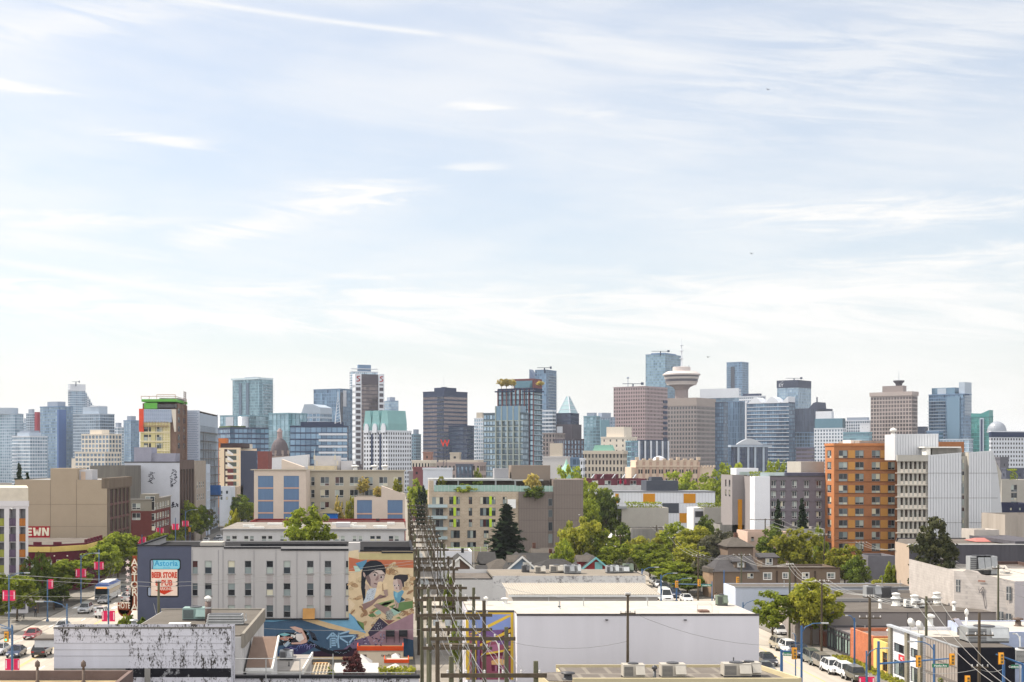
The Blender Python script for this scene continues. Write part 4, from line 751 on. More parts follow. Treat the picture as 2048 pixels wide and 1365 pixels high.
for c in(650,1036,1237):MB().box(wx(a2(c),Y)-.2,wx(a2(c),Y)+.2,Y+1.6,Y+2,zt,zr-.5).build('column',M_gframe,bb)
MB().box(wx(a2(1208),Y),wx(a2(1612),Y),Y+5,Y+14,zt,wz(b2(160),Y+5)).build('lift_tower',mat('lift_tower_cladding',A(134,122,112),.75,var=.04),bb)
MB().box(wx(a2(1030),Y),wx(a2(1178),Y),Y+4.5,Y+10,zr,wz(b2(192),Y)).build('plant_screen',mat('grey_screen',A(150,150,154),.7,var=.05),bb)
gl=MB();gl.box(x0+1.3,wx(a2(1240),Y),Y+.15,Y+.2,zt+.05,wz(b2(362),Y)).box(wx(a2(1240),Y),wx(a2(1618),Y),Y+.15,Y+.2,zt+.05,wz(b2(370),Y));gl.build('glass_balustrade',mat('balustrade_glass',A(140,170,160),.12,.2,var=.12,scale=1),bb)
ps=MB()
for i in range(34):u=x0+1.3+(wx(a2(1618),Y)-x0-1.3)*i/33;ps.box(u-.03,u+.03,Y+.1,Y+.15,zt,wz(b2(360),Y))
ps.build('balustrade_post',M_metal,bb)
wsg=thing('roof_sign_board','white square board on the corner between tan and brown walls','sign',(wx(a2(1190),Y),Y-1.3,0));MB().box(wx(a2(1150),Y),wx(a2(1232),Y),Y-1.4,Y-1.2,wz(b2(598),Y),wz(b2(505),Y)).build('board',M_white,wsg);MB().tube((wx(a2(1215),Y),Y-1.2,wz(b2(560),Y)),(wx(a2(1215),Y),Y-.4,wz(b2(560),Y)),.08).build('bracket',M_metal,wsg)
# blue panelled beige building left of the alley
Y=350.;x0,x1=wx(508,Y),wx(612,Y);zt=wz(941,Y);k4=1/5.935;e=lambda v:500+v*k4;h=lambda v:880+v*k4
bp=thing('apartment_block','beige block with tall blue panel bays and rooftop terrace trees','building',((x0+wx(810,Y))/2,Y,0))
M_bei=mat('beige_render',A(204,190,176),.85,var=.05,scale=.5);M_blu=mat('blue_panel',A(86,116,150),.55,var=.08,scale=1.5,streak=1);M_bei2=mat('grey_beige_render',A(176,168,152),.85,var=.05,scale=.5);M_salmon=mat('salmon_band',A(196,160,140),.8)
con=lambda l,Y=Y:[(wx(e(a),Y),wx(e(b),Y),wz(h(d),Y),wz(h(c),Y))for a,b,c,d in l]
Yr=368.
bw1=con([(95,277,428,940),(400,582,428,950)]);bw2=con([(1270,1448,716,960),(1632,1812,716,975)])
mb=MB();facade(mb,'F',Y,x0,x1,0,zt,bw1,.15,0);facade(mb,'L',x0,Y,Y+34,0,zt,[],m=0);facade(mb,'R',x1,Y,Yr,0,zt,[],m=0)
xb0,xb1=wx(e(1236),Y),wx(e(1840),Y);zb=wz(h(680),Y);facade(mb,'F',Y,xb0,xb1,0,zb,bw2,.15,0);facade(mb,'L',xb0,Y,Yr,0,zb,[],m=0);facade(mb,'R',xb1,Y,Yr,0,zb,[],m=0)
wn=[]
for r0,r1 in((440,545),(592,688),(735,830)):
 for c0,c1 in((724,768),(836,940),(1010,1112),(1184,1284),(1362,1460),(1532,1632),(1704,1804)):wn.append((c0,c1,r0,r1))
xr1=wx(e(1832),Y)*Yr/Y;cw=con(wn,Yr);zr=wz(h(372),Yr);facade(mb,'F',Yr,x1,xr1,0,zr,cw,.25,1);facade(mb,'R',xr1,Yr,Yr+16,0,zr,[],m=1);facade(mb,'B',Yr+16,x0,xr1,0,zr,[],m=1);facade(mb,'L',x1,Yr,Yr+16,zt,zr,[],m=1)if zr>zt else None
mb.build('wall',[M_bei,M_bei2],bp)
for l in(bw1,bw2):
 for a,b,c,d in l:MB().box(a,b,Y+.1,Y+.15,c,d).build('blue_bay',M_blu,bp)
mb=MB()
for r,l in((565,bw1),(715,bw1),(860,bw1),(870,bw2)):
 for a,b,c,d in l:mb.box(a,b,Y+.03,Y+.098,wz(h(r+16),Y),wz(h(r),Y))
mb.build('band',M_salmon,bp)
add_windows(bp,'F',Yr,[w for w in cw if w[1]-w[0]>3.2*.6],'double',M_wframe);add_windows(bp,'F',Yr,[w for w in cw if w[1]-w[0]<=3.2*.6],'sash',M_wframe)
MB().box(x1,xr1+.3,Yr-.5,Yr+.3,zr-.003,wz(h(362),Yr)+.1).box(x0-.8,x1+2,Y-.35,Y+1,zt,zt+.25).build('cornice',M_bei2,bp)
MB().box(x1+.3,xr1-.3,Yr+.3,Yr+15.7,zr-.35,zr-.1).box(x0+.3,x1-.3,Y+.3,Yr+15,zt-.3,zt-.05).box(xb0+.3,xb1-.3,Y+.3,Yr-.1,zb-.3,zb-.05).build('roof',M_tar,bp)
MB().xprism([(wx(e(375),Y+2),zt),(wx(e(650),Y+2),zt),(wx(e(640),Y+2),wz(h(325),Y+2)),(wx(e(375),Y+2),wz(h(232),Y+2))],Y+2,Y+8).build('stair_tower',M_bei,bp)
MB().xprism([(wx(e(1558),Y+1),zb-.1),(wx(e(1838),Y+1),zb-.1),(wx(e(1838),Y+1),wz(h(645),Y+1)),(wx(e(1560),Y+1),wz(h(548),Y+1))],Y+.02,Y+6).build('stair_tower',M_bei,bp)
MB().xprism([(wx(e(260),Yr+6),zt),(wx(e(690),Yr+6),zt),(wx(e(690),Yr+6),wz(h(175),Yr+6)),(wx(e(262),Yr+6),wz(h(215),Yr+6))],Yr+6,Yr+13).build('penthouse',mat('white_ribbed_cladding',A(214,214,216),.6,var=.04,scale=2),bp)
pp=MB();pp.box(wx(e(690),Yr+5),wx(e(1030),Yr+5),Yr+5,Yr+11,zr,wz(h(310),Yr+5),1).box(wx(e(760),Yr+7),wx(e(1075),Yr+7),Yr+7,Yr+12,zr,wz(h(190),Yr+7),0).box(wx(e(1080),Yr+4),wx(e(1215),Yr+4),Yr+4,Yr+10,zr,wz(h(250),Yr+4),0);pp.build('plant_room',[mat('pale_grey_plant',A(190,188,190),.7,var=.05),mat('cream_plant',A(214,198,166),.8)],bp)
for i,v in enumerate((765,1010)):
 an=thing('cell_antenna',('pale cell antenna mast left on the beige block plant room','pale cell antenna mast right on the beige block plant room')[i],'antenna',(wx(e(v),Yr+5),Yr+5,zr));MB().tube((wx(e(v),Yr+4.5),Yr+4.5,zr),(wx(e(v),Yr+4.5),Yr+4.5,wz(h(110),Yr+4.5)),.08).build('mast',M_metal,an);MB().box(wx(e(v-10),Yr+4),wx(e(v+10),Yr+4),Yr+3.9,Yr+4.2,wz(h(240),Yr+4),wz(h(185),Yr+4)).box(wx(e(v+20),Yr+4),wx(e(v+38),Yr+4),Yr+3.9,Yr+4.2,wz(h(300),Yr+4),wz(h(250),Yr+4)).build('antenna_panel',mat('antenna_cream',(.55,.5,.4),.6),an)
for i,v in enumerate((1480,1605,1250)):roof_vent(wx(e(v),Yr+3),Yr+3,zr-.1,1.6,.6,('round white vent on the beige roof toward the right','domed white vent at the right of the beige roof','small white vent next to the beige plant room')[i])
gz_=thing('garden_gazebo','garden gazebo with grey-tan pyramid roof and bright blue sides','gazebo',(wx(655,Y+8),Y+8,0));zg=wz(h(870),Y+6);za=wz(h(800),Y+6);a,b=wx(e(815),Y+6),wx(e(1055),Y+6);mb=MB();c=[(a,Y+4),(b,Y+4),(b,Y+10),(a,Y+10)]
for p,q in zip(c,c[1:]+c[:1]):mb.q([(*p,zg),(*q,zg),((a+b)/2-.3,Y+7,za)])
mb.build('roof',mat('canvas_tan',A(150,140,116),.9),gz_);MB().box(a+1.2,b-.3,Y+4.6,Y+9,wz(h(940),Y+6),zg-.02).build('wall',mat('bright_blue_tarp',A(30,110,200),.6),gz_)
MB().box(x1+.2,xb0-.2,Y+1,Y+1.5,0,wz(h(945),Y+1)).build('garden_wall',M_bei,bp)
Y=325.;rb=thing('red_building','low dark red building with flat roof behind the white-panelled block','building',(wx(665,Y),Y,0));a,b=wx(500,Y),wx(811,Y);mb=MB();shell(mb,a,b,Y,Y+14,0,wz(1043,Y),par=.5);mb.build('wall',mat('dark_red_wall',A(122,42,44),.85,var=.15,scale=.8),rb);roof_deck(rb,a,b,Y,Y+14,wz(1043,Y)-.5,M_tar);MB().box(wx(752,Y),wx(759,Y),Y+.5,Y+1.5,wz(1044,Y),wz(1038,Y)).build('chimney',mat('dark_chimney',(.05,.035,.035)),rb)
Y=284.;x0,x1=wx(446,Y),wx(809,Y);zt=wz(1061,Y);ll=thing('low_building','long two-storey block with pale panels and light membrane roof behind the hotel','building',((x0+x1)/2,Y,0))
wn=[(452,461),(464,474),(488,497),(499.5,508),(523,533),(536,545),(560,569),(669,678),(681,690),(705,713),(717,725),(740,750),(752,762),(777,787),(789,798)]
lw=[(wx(a,Y),wx(b,Y),wz(1085.5,Y),wz(1072,Y))for a,b in wn]
mb=MB();facade(mb,'F',Y,x0,x1,wz(1088,Y),zt,lw,.2,0);facade(mb,'F',Y-.02,x0,x1,wz(1092,Y),wz(1088,Y),[],m=2);facade(mb,'F',Y,x0,x1,0,wz(1092,Y),[],m=1);facade(mb,'L',x0,Y,Y+30,0,zt,[],m=0);facade(mb,'R',x1,Y,Y+30,0,zt,[],m=0);facade(mb,'B',Y+30,x0,x1,0,zt,[],m=0)
mb.build('wall',[mat('pale_panel',A(186,186,188),.8,var=.05,scale=.6,streak=1),mat('red_brick_base',A(120,70,60),.9,var=.12),mat('grey_band',A(140,138,136))],ll);add_windows(ll,'F',Y,lw,'sash',M_wframe)
MB().box(x0-.5,x1+.4,Y-.5,Y+.3,zt,wz(1063.5,Y)+.55).build('eave',mat('grey_eave',A(130,130,132),.7),ll);MB().box(x0-.3,x1+.2,Y+.3,Y+29.5,zt-.2,zt+.28).build('roof',mat('patchy_light_roof',(.21,.19,.17),.9,var=.25,scale=.35),ll)
r2=random.Random(5)
for i in range(16):
 u=r2.uniform(x0+1,x1-3);v=r2.uniform(Y+2,Y+22);tag(MB().box(u,u+r2.uniform(1,3.2),v,v+r2.uniform(.6,1.4),zt+.28,zt+.5+r2.random()*.4).build('skylight',M_vent),'pale skylight curb on the roof of the long panelled block','skylight','skylights on the long panelled roof')
MB().box(wx(672,Y+6),wx(700,Y+6),Y+6,Y+10,zt,wz(1046,Y+6)).build('plant_room',mat('pale_grey_plant',A(190,188,190)),ll)
# Hastings left side
def wall_building(name,label,x0,x1,y0,y1,zt,m,rm=M_tar,fw=(),rw=(),lw=(),style='sash',fm=None,par=.5,depth=.25):
 r=thing(name,label,'building',((x0+x1)/2,y0,0));mb=MB();shell(mb,x0,x1,y0,y1,0,zt,fw,lw,rw,par=par,depth=depth);mb.build('wall',m,r);roof_deck(r,x0,x1,y0,y1,zt-par,rm)
 for f,pl,w in(('F',y0,fw),('R',x1,rw),('L',x0,lw)):
  if w:add_windows(r,f,pl,w,style,fm or M_wframe)
 return r
Y=246.;XL=-63.;zt=wz(1003,Y)
ap=thing('apartment_block','white apartment block with yellow, purple and orange balcony panels at the left edge','building',(XL-8,Y,0));k6=1/5.933;e=lambda v:v*k6;h=lambda v:900+v*k6
M_apw=mat('apartment_white',A(206,202,204),.8,var=.05);mb=MB();zt2=wz(976,Y)
op=[(wx(e(a),Y),wx(e(b),Y),0.6,wz(h(700),Y))for a,b in((-120,-70),(-30,50),(108,190),(228,304))]
facade(mb,'F',Y,XL-14,XL,0,zt,op,1.2,0);xq=XL*(Y+21)/Y-.3;mb.q([(XL,Y,0),(XL,Y,zt),(xq,Y+21,zt),(xq,Y+21,0)]);facade(mb,'B',Y+21,XL-14,xq,0,zt,[],m=0);facade(mb,'L',XL-14,Y,Y+21,0,zt,[],m=0);mb.build('wall',M_apw,ap)
MB().prism([(XL-14,Y+.2),(XL-.05,Y+.2),(xq,Y+21),(XL-14,Y+21)],zt,zt2).build('roof_storey',mat('cream_concrete',A(204,194,178),.9,var=.1,scale=.6),ap);MB().box(XL-14.1,XL+.1,Y-.12,Y+.15,zt-.9,zt+.05).build('cornice',M_apw,ap)
pc_=[mat('balcony_yellow',A(140,142,66),.6,var=.3,scale=2,streak=1),mat('balcony_purple',A(92,78,98),.6,var=.4,scale=2,streak=1),mat('balcony_orange',A(160,100,46),.6,var=.3,scale=2,streak=1)]
for i,(a,b,c,d)in enumerate(op):
 MB().box(a,b,Y+1.2,Y+1.25,c,d).build('window',mat('dim_glass',A(110,108,114),.2,var=.3,scale=.5),ap)
 for j in range(5):
  zc=wz(h(815+j*185),Y);MB().box(a,b,Y+.05,Y+.2,zc-(88*k6)*Y/F,zc).build('balcony_panel',pc_[(i+2)%3],ap);MB().box(a,b,Y+.2,Y+1.1,zc-(100*k6)*Y/F,zc-(92*k6)*Y/F).build('balcony_slab',M_apw,ap)
Y=314.;y2=342.;zt=wz(960,Y)
bg=thing('warehouse','big windowless beige wall building with painted letters and dark pilastered street side','building',(XL-10,Y,0))
M_beig=mat('beige_wall',A(166,150,130),.85,var=.05,scale=.3);M_dbr=mat('dark_brown_stone',A(112,100,88,1.2),.9,var=.25,scale=.8,streak=1)
rw=[(Y+3.5+i*4.8,Y+7.5+i*4.8,1,zt-2.2)for i in range(5)]
xw0=wx(30,Y);mb=MB();facade(mb,'F',Y,xw0,XL,0,zt,[],m=0);facade(mb,'R',XL,Y+3,y2,0,zt,rw,.3,1);facade(mb,'R',XL+.05,Y,Y+3,0,zt,[],m=1);facade(mb,'L',xw0,Y,y2,0,zt,[],m=0);facade(mb,'B',y2,xw0,XL,0,zt,[],m=0);mb.box(wx(101,Y),wx(155,Y),Y-.02,Y+9,zt-.02,wz(937,Y),0);mb.build('wall',[M_beig,M_dbr],bg)
for a,b,c,d in rw:MB().box(XL-.3,XL-.25,a,b,c,d).build('window',mat('brown_glass',(.02,.016,.02),.25,var=.4,scale=.5),bg)
m_=MB()
for a,b,c,d in rw:
 for i in range(1,6):m_.box(XL-.24,XL-.12,a,b,c+(d-c)*i/6-.5,c+(d-c)*i/6)
 m_.box(XL-.24,XL-.13,(a+b)/2-.12,(a+b)/2+.12,c,d)
m_.build('mullion',mat('maroon_spandrel',A(92,64,64,1.),.8),bg)
MB().box(xw0+.3,XL-.3,Y+.3,y2-.3,zt-.4,zt-.15).build('roof',mat('light_grey_roof',(.26,.26,.26),.9),bg);MB().box(XL-1.2,XL+.35,Y-.1,y2,zt-1.9,zt+.35).build('cornice',M_dbr,bg)
j=MB()
for z in(1009,1053):j.box(xw0,XL,Y-.03,Y-.003,wz(z+.5,Y),wz(z,Y))
for p in(101,153):j.box(wx(p-.4,Y),wx(p+.4,Y),Y-.03,Y-.003,0,zt)
j.build('wall_joint',mat('joint_brown',A(126,112,98)),bg)
MB().box(wx(155,Y+2),wx(184,Y+2),Y+2,Y+8,zt-.3,wz(940,Y+2)).build('plant_room',mat('pale_grey_plant',A(190,188,190)),bg);MB().box(wx(162,Y+2),wx(171,Y+2),Y+1.93,Y+1.997,zt-.3,wz(944,Y+2)).build('door',mat('tan_door',A(204,180,160)),bg)
sgn=MB();
def sp(pts,L,m):sgn.q([(wx(a/5.933,Y),Y-.006*L,wz(900+b/5.933,Y))for a,b in pts],m)
sp([(296,905),(598,905),(592,1020),(590,1075),(548,1075),(530,1050),(500,1075),(460,1075),(440,1050),(420,1075),(296,1075)],1,0)
for p in([(300,925),(380,925),(380,945),(340,945),(340,962),(376,962),(376,984),(340,984),(340,1000),(380,1000),(380,1020),(300,1020)],[(392,925),(420,925),(426,985),(440,940),(455,985),(464,925),(490,925),(478,1020),(450,1020),(440,990),(428,1020),(402,1020)],[(500,925),(530,925),(555,980),(558,925),(584,925),(580,1020),(552,1020),(526,965),(524,1020),(497,1020)]):sp(p,2,1)
sgn.build('painted_letters',[mat('letter_red',A(164,36,46),.8),mat('letter_cream',A(232,224,200),.8)],bg)
Y=285.;zt=wz(1090,Y);mr=thing('corner_shop','single-storey maroon corner building with yellow cornice','building',(XL-8,Y,0));pts=[(XL-22,Y),(XL-5.5,Y),(XL,Y+7),(XL,Y+26),(XL-22,Y+26)]
M_mar=mat('maroon_paint',A(92,34,48),.8,var=.08);MB().prism(pts,0,zt-.05).build('wall',M_mar,mr);MB().prism([(XL-21.5,Y+.4),(XL-5.7,Y+.4),(XL-.4,Y+7.2),(XL-.4,Y+25.6),(XL-21.5,Y+25.6)],zt-.049,zt-.02).build('roof',M_tar,mr)
mb=MB();cc=[(XL-22,Y),(XL-5.5,Y),(XL,Y+7),(XL,Y+26)]
for(a,b),(c,d)in zip(cc,cc[1:]):
 mb.tube((a,b,wz(1097,Y)),(c,d,wz(1097,Y)),.42,.42,4);mb.tube((a,b,wz(1102,Y)),(c,d,wz(1102,Y)),.35,.35,4)
mb.build('cornice',mat('cornice_yellow',A(214,188,112),.8),mr)
mb=MB()
for i in range(5):u=XL-21+i*4.;mb.box(u,u+1.6,Y+.05,Y+.5,zt-.04,zt+.55)
for i in range(6):mb.box(XL-.5,XL-.05,Y+8+i*3,Y+9.2+i*3,zt-.04,zt+.6)
mb.build('parapet_block',M_mar,mr)
add_windows(mr,'F',Y-.19,[(wx(p,Y),wx(p+12,Y),wz(1140,Y),wz(1120,Y))for p in(62,92,113)],'double',mat('cream_frame',(.6,.55,.4)))
lm=MB()
for p in(108,134):lm.box(wx(p,Y),wx(p+2.2,Y),Y-.25,Y-.003,wz(1113,Y),wz(1111,Y))
lm.build('wall_lamp',M_bulb,mr)
Y=372.;zt=wz(1000,Y);x0=wx(262,Y);y2=404.
M_gst=mat('grey_stucco',A(130,126,116),.85,var=.06);M_mbr=mat('maroon_brick',A(98,54,52),.9,var=.12)
bh=thing('corner_shop','three-storey grey and maroon brick building with white bay windows','building',((x0+XL)/2,Y,0));e=lambda v:240+v*k6;h=lambda v:880+v*k6
fw=[(wx(e(142),Y),wx(e(242),Y),wz(h(d),Y),wz(h(c),Y))for c,d in((752,828),(868,952))];bay=[(wx(e(300),Y),wx(e(412),Y),wz(h(d),Y),wz(h(c),Y))for c,d in((672,838),(875,958),(1000,1076))]
rw=[(Y+4+i*4.4,Y+7.4+i*4.4,wz(h(d),Y+12),wz(h(c),Y+12))for i in range(6)for c,d in((742,818),(862,942),(970,1040))]
mb=MB();zs=wz(h(845),Y);facade(mb,'F',Y,x0,XL,zs,zt,fw+bay,.25,0);facade(mb,'F',Y,x0,XL,0,zs,fw+bay,.25,1);facade(mb,'R',XL,Y,y2,zs,zt,rw,.25,0);facade(mb,'R',XL,Y,y2,0,zs,rw,.25,1);facade(mb,'L',x0,Y,y2,0,zt,[],m=0);facade(mb,'B',y2,x0,XL,0,zt,[],m=0)
mb.box(wx(e(243),Y),wx(e(298),Y),Y-.1,Y-.003,0,zt-.01,1)if False else None
mb.build('wall',[M_gst,M_mbr],bh);MB().box(wx(e(240),Y+.5),wx(e(425),Y+.5),Y+.5,Y+6,zt-.02,wz(h(645),Y)).build('roof_storey',M_gst,bh);MB().box(x0-.2,XL+.3,Y-.25,Y+.2,zt,zt+.3).box(XL-.2,XL+.3,Y+.2,y2,zt,zt+.3).build('cornice',M_concrete,bh)
roof_deck(bh,x0,XL,Y,y2,zt-.1,M_tar);add_windows(bh,'F',Y,fw,'double',M_wframe);add_windows(bh,'F',Y,bay,'quad',M_wframe);add_windows(bh,'R',XL,rw,'double',M_wframe)
Y=421.;y2=452.;zt=wz(926,Y);x0=wx(249,Y);gr=thing('warehouse','tall pale grey windowless wall with black vertical graffiti and dark brown ribbed side','building',((x0+XL)/2,Y,0))
mb=MB();facade(mb,'F',Y,x0,XL,0,zt,[],m=0);rw=[(Y+1.5+i*6,Y+6.2+i*6,1,zt-2)for i in range(5)];facade(mb,'R',XL,Y,y2,0,zt+.8,rw,.5,1);facade(mb,'L',x0,Y,y2,0,zt,[],m=0);facade(mb,'B',y2,x0,XL,0,zt,[],m=0);mb.build('wall',[mat('pale_grey_wall',A(192,195,204),.85,var=.06,scale=.3),mat('ribbed_brown',A(104,88,82,1.2),.9,var=.2,scale=.6,streak=1)],gr)
for a,b,c,d in rw:MB().box(XL-.5,XL-.45,a,b,c,d).build('window',mat('brown_glass',(.02,.016,.02)),gr)
MB().box(x0+.3,XL-.3,Y+.3,y2-.3,zt-.5,zt-.2).build('roof',M_tar,gr);MB().box(x0-.1,XL,Y-.1,Y+.4,zt,zt+.35).build('parapet_coping',M_dframe,gr)
ph=MB();ph.box(wx(268,Y+6),wx(303,Y+6),Y+6,Y+16,zt-.3,wz(895,Y+6)).box(wx(303,Y+6),wx(350,Y+6),Y+7,Y+16,zt-.3,wz(907,Y+6));ph.build('penthouse',mat('grey_penthouse',A(150,150,164),.8,var=.08),gr)
gq=MB();r2=random.Random(11)
for cx,y0_,y1_,n in((303,945,968,16),(347,940,975,24)):
 for i in range(n):
  a=cx+r2.uniform(-5,5);b=y0_+(y1_-y0_)*i/n;t=r2.uniform(-60,60);gq.q([(wx(a+u*math.cos(R(t))-v*math.sin(R(t)),Y),Y-.02-.002*i,wz(b+u*math.sin(R(t))+v*math.cos(R(t)),Y))for u,v in((-3.2,-.55),(3.2,-.7),(2.6,.6),(-2.6,.5))])
for i in range(14):a=343+r2.uniform(0,13);b=1005+r2.uniform(0,10);gq.q([(wx(a+u,Y),Y-.02-.002*i,wz(b+v,Y))for u,v in((-1.5,-1.3),(1.5,-1.5),(1.2,1.3),(-1.4,1.2))])
gq.build('graffiti',mat('graffiti_black',A(40,40,56),.8),gr)
wall_building('low_building','old dark concrete block between the beige wall and the graffiti wall',wx(180,395),wx(250,395),395,420,wz(932,395),mat('old_concrete',A(116,112,106),.95,var=.3,scale=.4,streak=1))
wall_building('low_building','narrow tan brick building right of the ribbed dark brown side',XL-12,XL,455,480,wz(922,455),mat('tan_brick',A(160,148,136),.9,var=.1),rw=[(458+i*5,461+i*5,z,z+2)for i in range(4)for z in(5,9,13,17)])
# right half: mid-distance apartment blocks
Y=415.;k4=1/4.875;e=lambda v:1100+v*k4;h=lambda v:900+v*k4
x0,x1=wx(1225,Y),wx(1430,Y);zt=wz(985,Y);wa=thing('apartment_block','white block with amber square panels and hedged roof terraces','building',((x0+x1)/2,Y,0))
M_amb=mat('amber_panel',A(206,140,30),.6,var=.06);M_cha=mat('charcoal_panel',A(78,82,92),.7,var=.05);M_pw=mat('white_panel',A(226,228,234),.6,var=.02);M_gcon=mat('grey_concrete_wall',A(172,168,160),.85,var=.07,scale=.4)
mb=MB();mb.box(x0,x1,Y,Y+14,0,zt,0);mb.box(x0-.02,x0+.01,Y+1,Y+2,zt-6,zt-2,0);mb.build('wall',[M_pw],wa)
for a,b,c,d,m in((636,668,428,520,M_amb),(908,1024,428,520,M_amb),(1302,1418,428,520,M_amb),(1095,1256,521,617,M_cha),(1262,1380,618,712,M_amb)):MB().box(wx(e(a),Y),wx(e(b),Y),Y-.08,Y-.003,wz(h(d),Y),wz(h(c),Y)).build('colour_panel',m,wa)
j=MB()
for r in(520,617):j.box(x0,x1,Y-.03,Y-.001,wz(h(r+1.5),Y),wz(h(r-1.5),Y))
for i in range(33):u=x0+(x1-x0)*i/32;j.box(u-.03,u+.03,Y-.02,Y-.001,0,zt)
j.build('panel_joint',mat('joint_grey',A(186,188,194)),wa)
add_windows(wa,'L',x0-.2,[(Y+1.5+i*4,Y+3+i*4,wz(h(b),Y),wz(h(a),Y))for i in range(3)for a,b in((440,500),(535,600),(630,700))],'sash',M_dframe)
MB().box(x0-.1,x1+.1,Y-.15,Y+14.1,zt,zt+.3).build('parapet_coping',mat('coping_grey',A(120,122,128)),wa)
MB().box(wx(e(940),Y+4),wx(e(1250),Y+4),Y+4,Y+13,zt+.3,wz(h(302),Y+4)).box(wx(e(990),Y+5),wx(e(1095),Y+5),Y+5,Y+10,zt+.3,wz(h(265),Y+5)).build('penthouse',M_cha,wa)
Yf=398.;g1=thing('low_building','plain grey concrete block with hedge roof before the white and amber block','building',(wx(e(900),Yf),Yf,0));a,b=wx(e(698),Yf),wx(e(1155),Yf);zz=wz(h(565),Yf)
mb=MB();shell(mb,a,b,Yf,Yf+12,0,zz,lw=[(Yf+1,Yf+10,1,zz-1.5)],par=.4);mb.build('wall',M_gcon,g1);roof_deck(g1,a,b,Yf,Yf+12,zz-.4,M_tar);add_windows(g1,'L',a,[(Yf+1,Yf+10,1,zz-1.5)],'triple',M_dframe);MB().box(wx(e(655),Yf),wx(e(745),Yf),Yf-.5,Yf+3,zz-.3,zz+.4).build('canopy',M_gframe,g1)
Yg=385.;g2=thing('low_building','plain grey concrete block with roof hedge at the foot of the grey apartment house','building',(wx(e(1700),Yg),Yg,0));a,b=wx(e(1502),Yg),wx(e(1932),Yg);zz=wz(h(565),Yg);mb=MB();shell(mb,a,b,Yg,Yg+12,0,zz,par=.4);mb.build('wall',M_gcon,g2);roof_deck(g2,a,b,Yg,Yg+12,zz-.4,M_tar)
c,d=wx(e(1400),Yg+1),wx(e(1500),Yg+1);MB().box(c,d-.02,Yg+1,Yg+10,0,zz-.1).build('stair_wing',mat('white_ribbed_cladding',A(214,214,216)),g2);m_=MB()
for i in range(5):
 for q in range(2):m_.box(c+.4+i*(d-c)/5,c+1.1+i*(d-c)/5,Yg+.93,Yg+.997,zz-2.6-q*3.2,zz-1-q*3.2)
m_.build('window',M_dframe,g2)
Y=470.;e5=lambda v:1100+v*k4;mm=thing('apartment_block','low maroon building with terrace and tilted roof panels before the cream hotel','building',(wx(1240,Y),Y,0));a,b=wx(1172,Y),wx(1292,Y);zz=wz(958,Y)
mb=MB();shell(mb,a,b,Y,Y+15,0,zz,[(a+2+i*4.2,a+4+i*4.2,zz-2.2,zz-.6)for i in range(4)],par=.4);mb.build('wall',mat('maroon_cladding',A(98,52,62),.8,var=.06),mm);roof_deck(mm,a,b,Y,Y+15,zz-.4,M_tar);add_windows(mm,'F',Y,[(a+2+i*4.2,a+4+i*4.2,zz-2.2,zz-.6)for i in range(4)],'double',M_wframe)
MB().box(a,b,Y-2,Y-.003,wz(971,Y)-3,wz(971,Y)).build('terrace',mat('pale_terrace',A(190,190,190)),mm);MB().box(wx(1193,Y+3),wx(1237,Y+3),Y+3,Y+9,zz,wz(949,Y+3)).build('penthouse',mat('maroon_cladding',A(98,52,62)),mm)
for i,p in enumerate((1183,1202,1225,1245,1267)):
 s_=thing('solar_panel',('tilted solar panel on the maroon roof, leftmost','tilted solar panel on the maroon roof, second from left','tilted solar panel on the maroon roof, middle one','tilted solar panel on the maroon roof, fourth from left','tilted solar panel on the maroon roof, rightmost')[i],'solar panel',(wx(p,Y+1),Y+1,zz),group='tilted panels on the maroon roof');z=zz if i!=1 else zz
 MB().xprism([(wx(p,Y+1),z+.2),(wx(p+6,Y+1),z+1.5),(wx(p+6.5,Y+1),z+1.42),(wx(p+.5,Y+1),z+.12)],Y+1,Y+3).build('panel',mat('panel_silver',(.5,.52,.55),.3,.5),s_);MB().tube((wx(p+5,Y+2),Y+2,z),(wx(p+5,Y+2),Y+2,z+1.3),.06).build('strut',M_metal,s_)
for i,p in enumerate((1241,1251)):
 u=local('parasol',('closed maroon parasol on the terrace, left one','closed maroon parasol on the terrace, right one')[i],'parasol',(wx(p,Y-1),Y-1,wz(971,Y)));MB().lathe(0,0,[(.08,.0),(.08,.5),(.5,.55),(.3,1.6),(.05,2.1)],8).build('canopy',mat('maroon_canvas',A(130,30,56)),u);MB().tube((0,0,-.1),(0,0,.5),.05).build('pole',M_metal,u)
Y=345.;k5=1/5.459;e=lambda v:1440+v*k5;h=lambda v:860+v*k5;x0,xw0,xw1,x1=wx(e(240),Y),wx(e(372),Y),wx(e(540),Y),wx(1655,Y);zt=wz(h(512),Y)
ga=thing('apartment_block','grey apartment house with tall white corner panel and roof terrace','building',((x0+x1)/2,Y,0));M_ga=mat('purple_grey_cladding',A(116,110,118),.75,var=.04);M_gb=mat('mid_grey_cladding',A(144,138,138),.8,var=.04)
ws=[(a,b,c,d)for c,d in((555,635),(670,745),(780,858),(893,968),(1003,1070))for a,b in((558,612),(660,710),(786,838),(918,970),(1050,1104))]
fw=[(wx(e(a),Y),wx(e(b),Y),wz(h(d),Y),wz(h(c),Y))for a,b,c,d in ws];ya=Y+10
lw=[(ya-8.2+i*3.4,ya-6.8+i*3.4,wz(h(d),Y),wz(h(c),Y))for c,d in((555,635),(670,745),(780,858),(893,968))for i in range(3)]
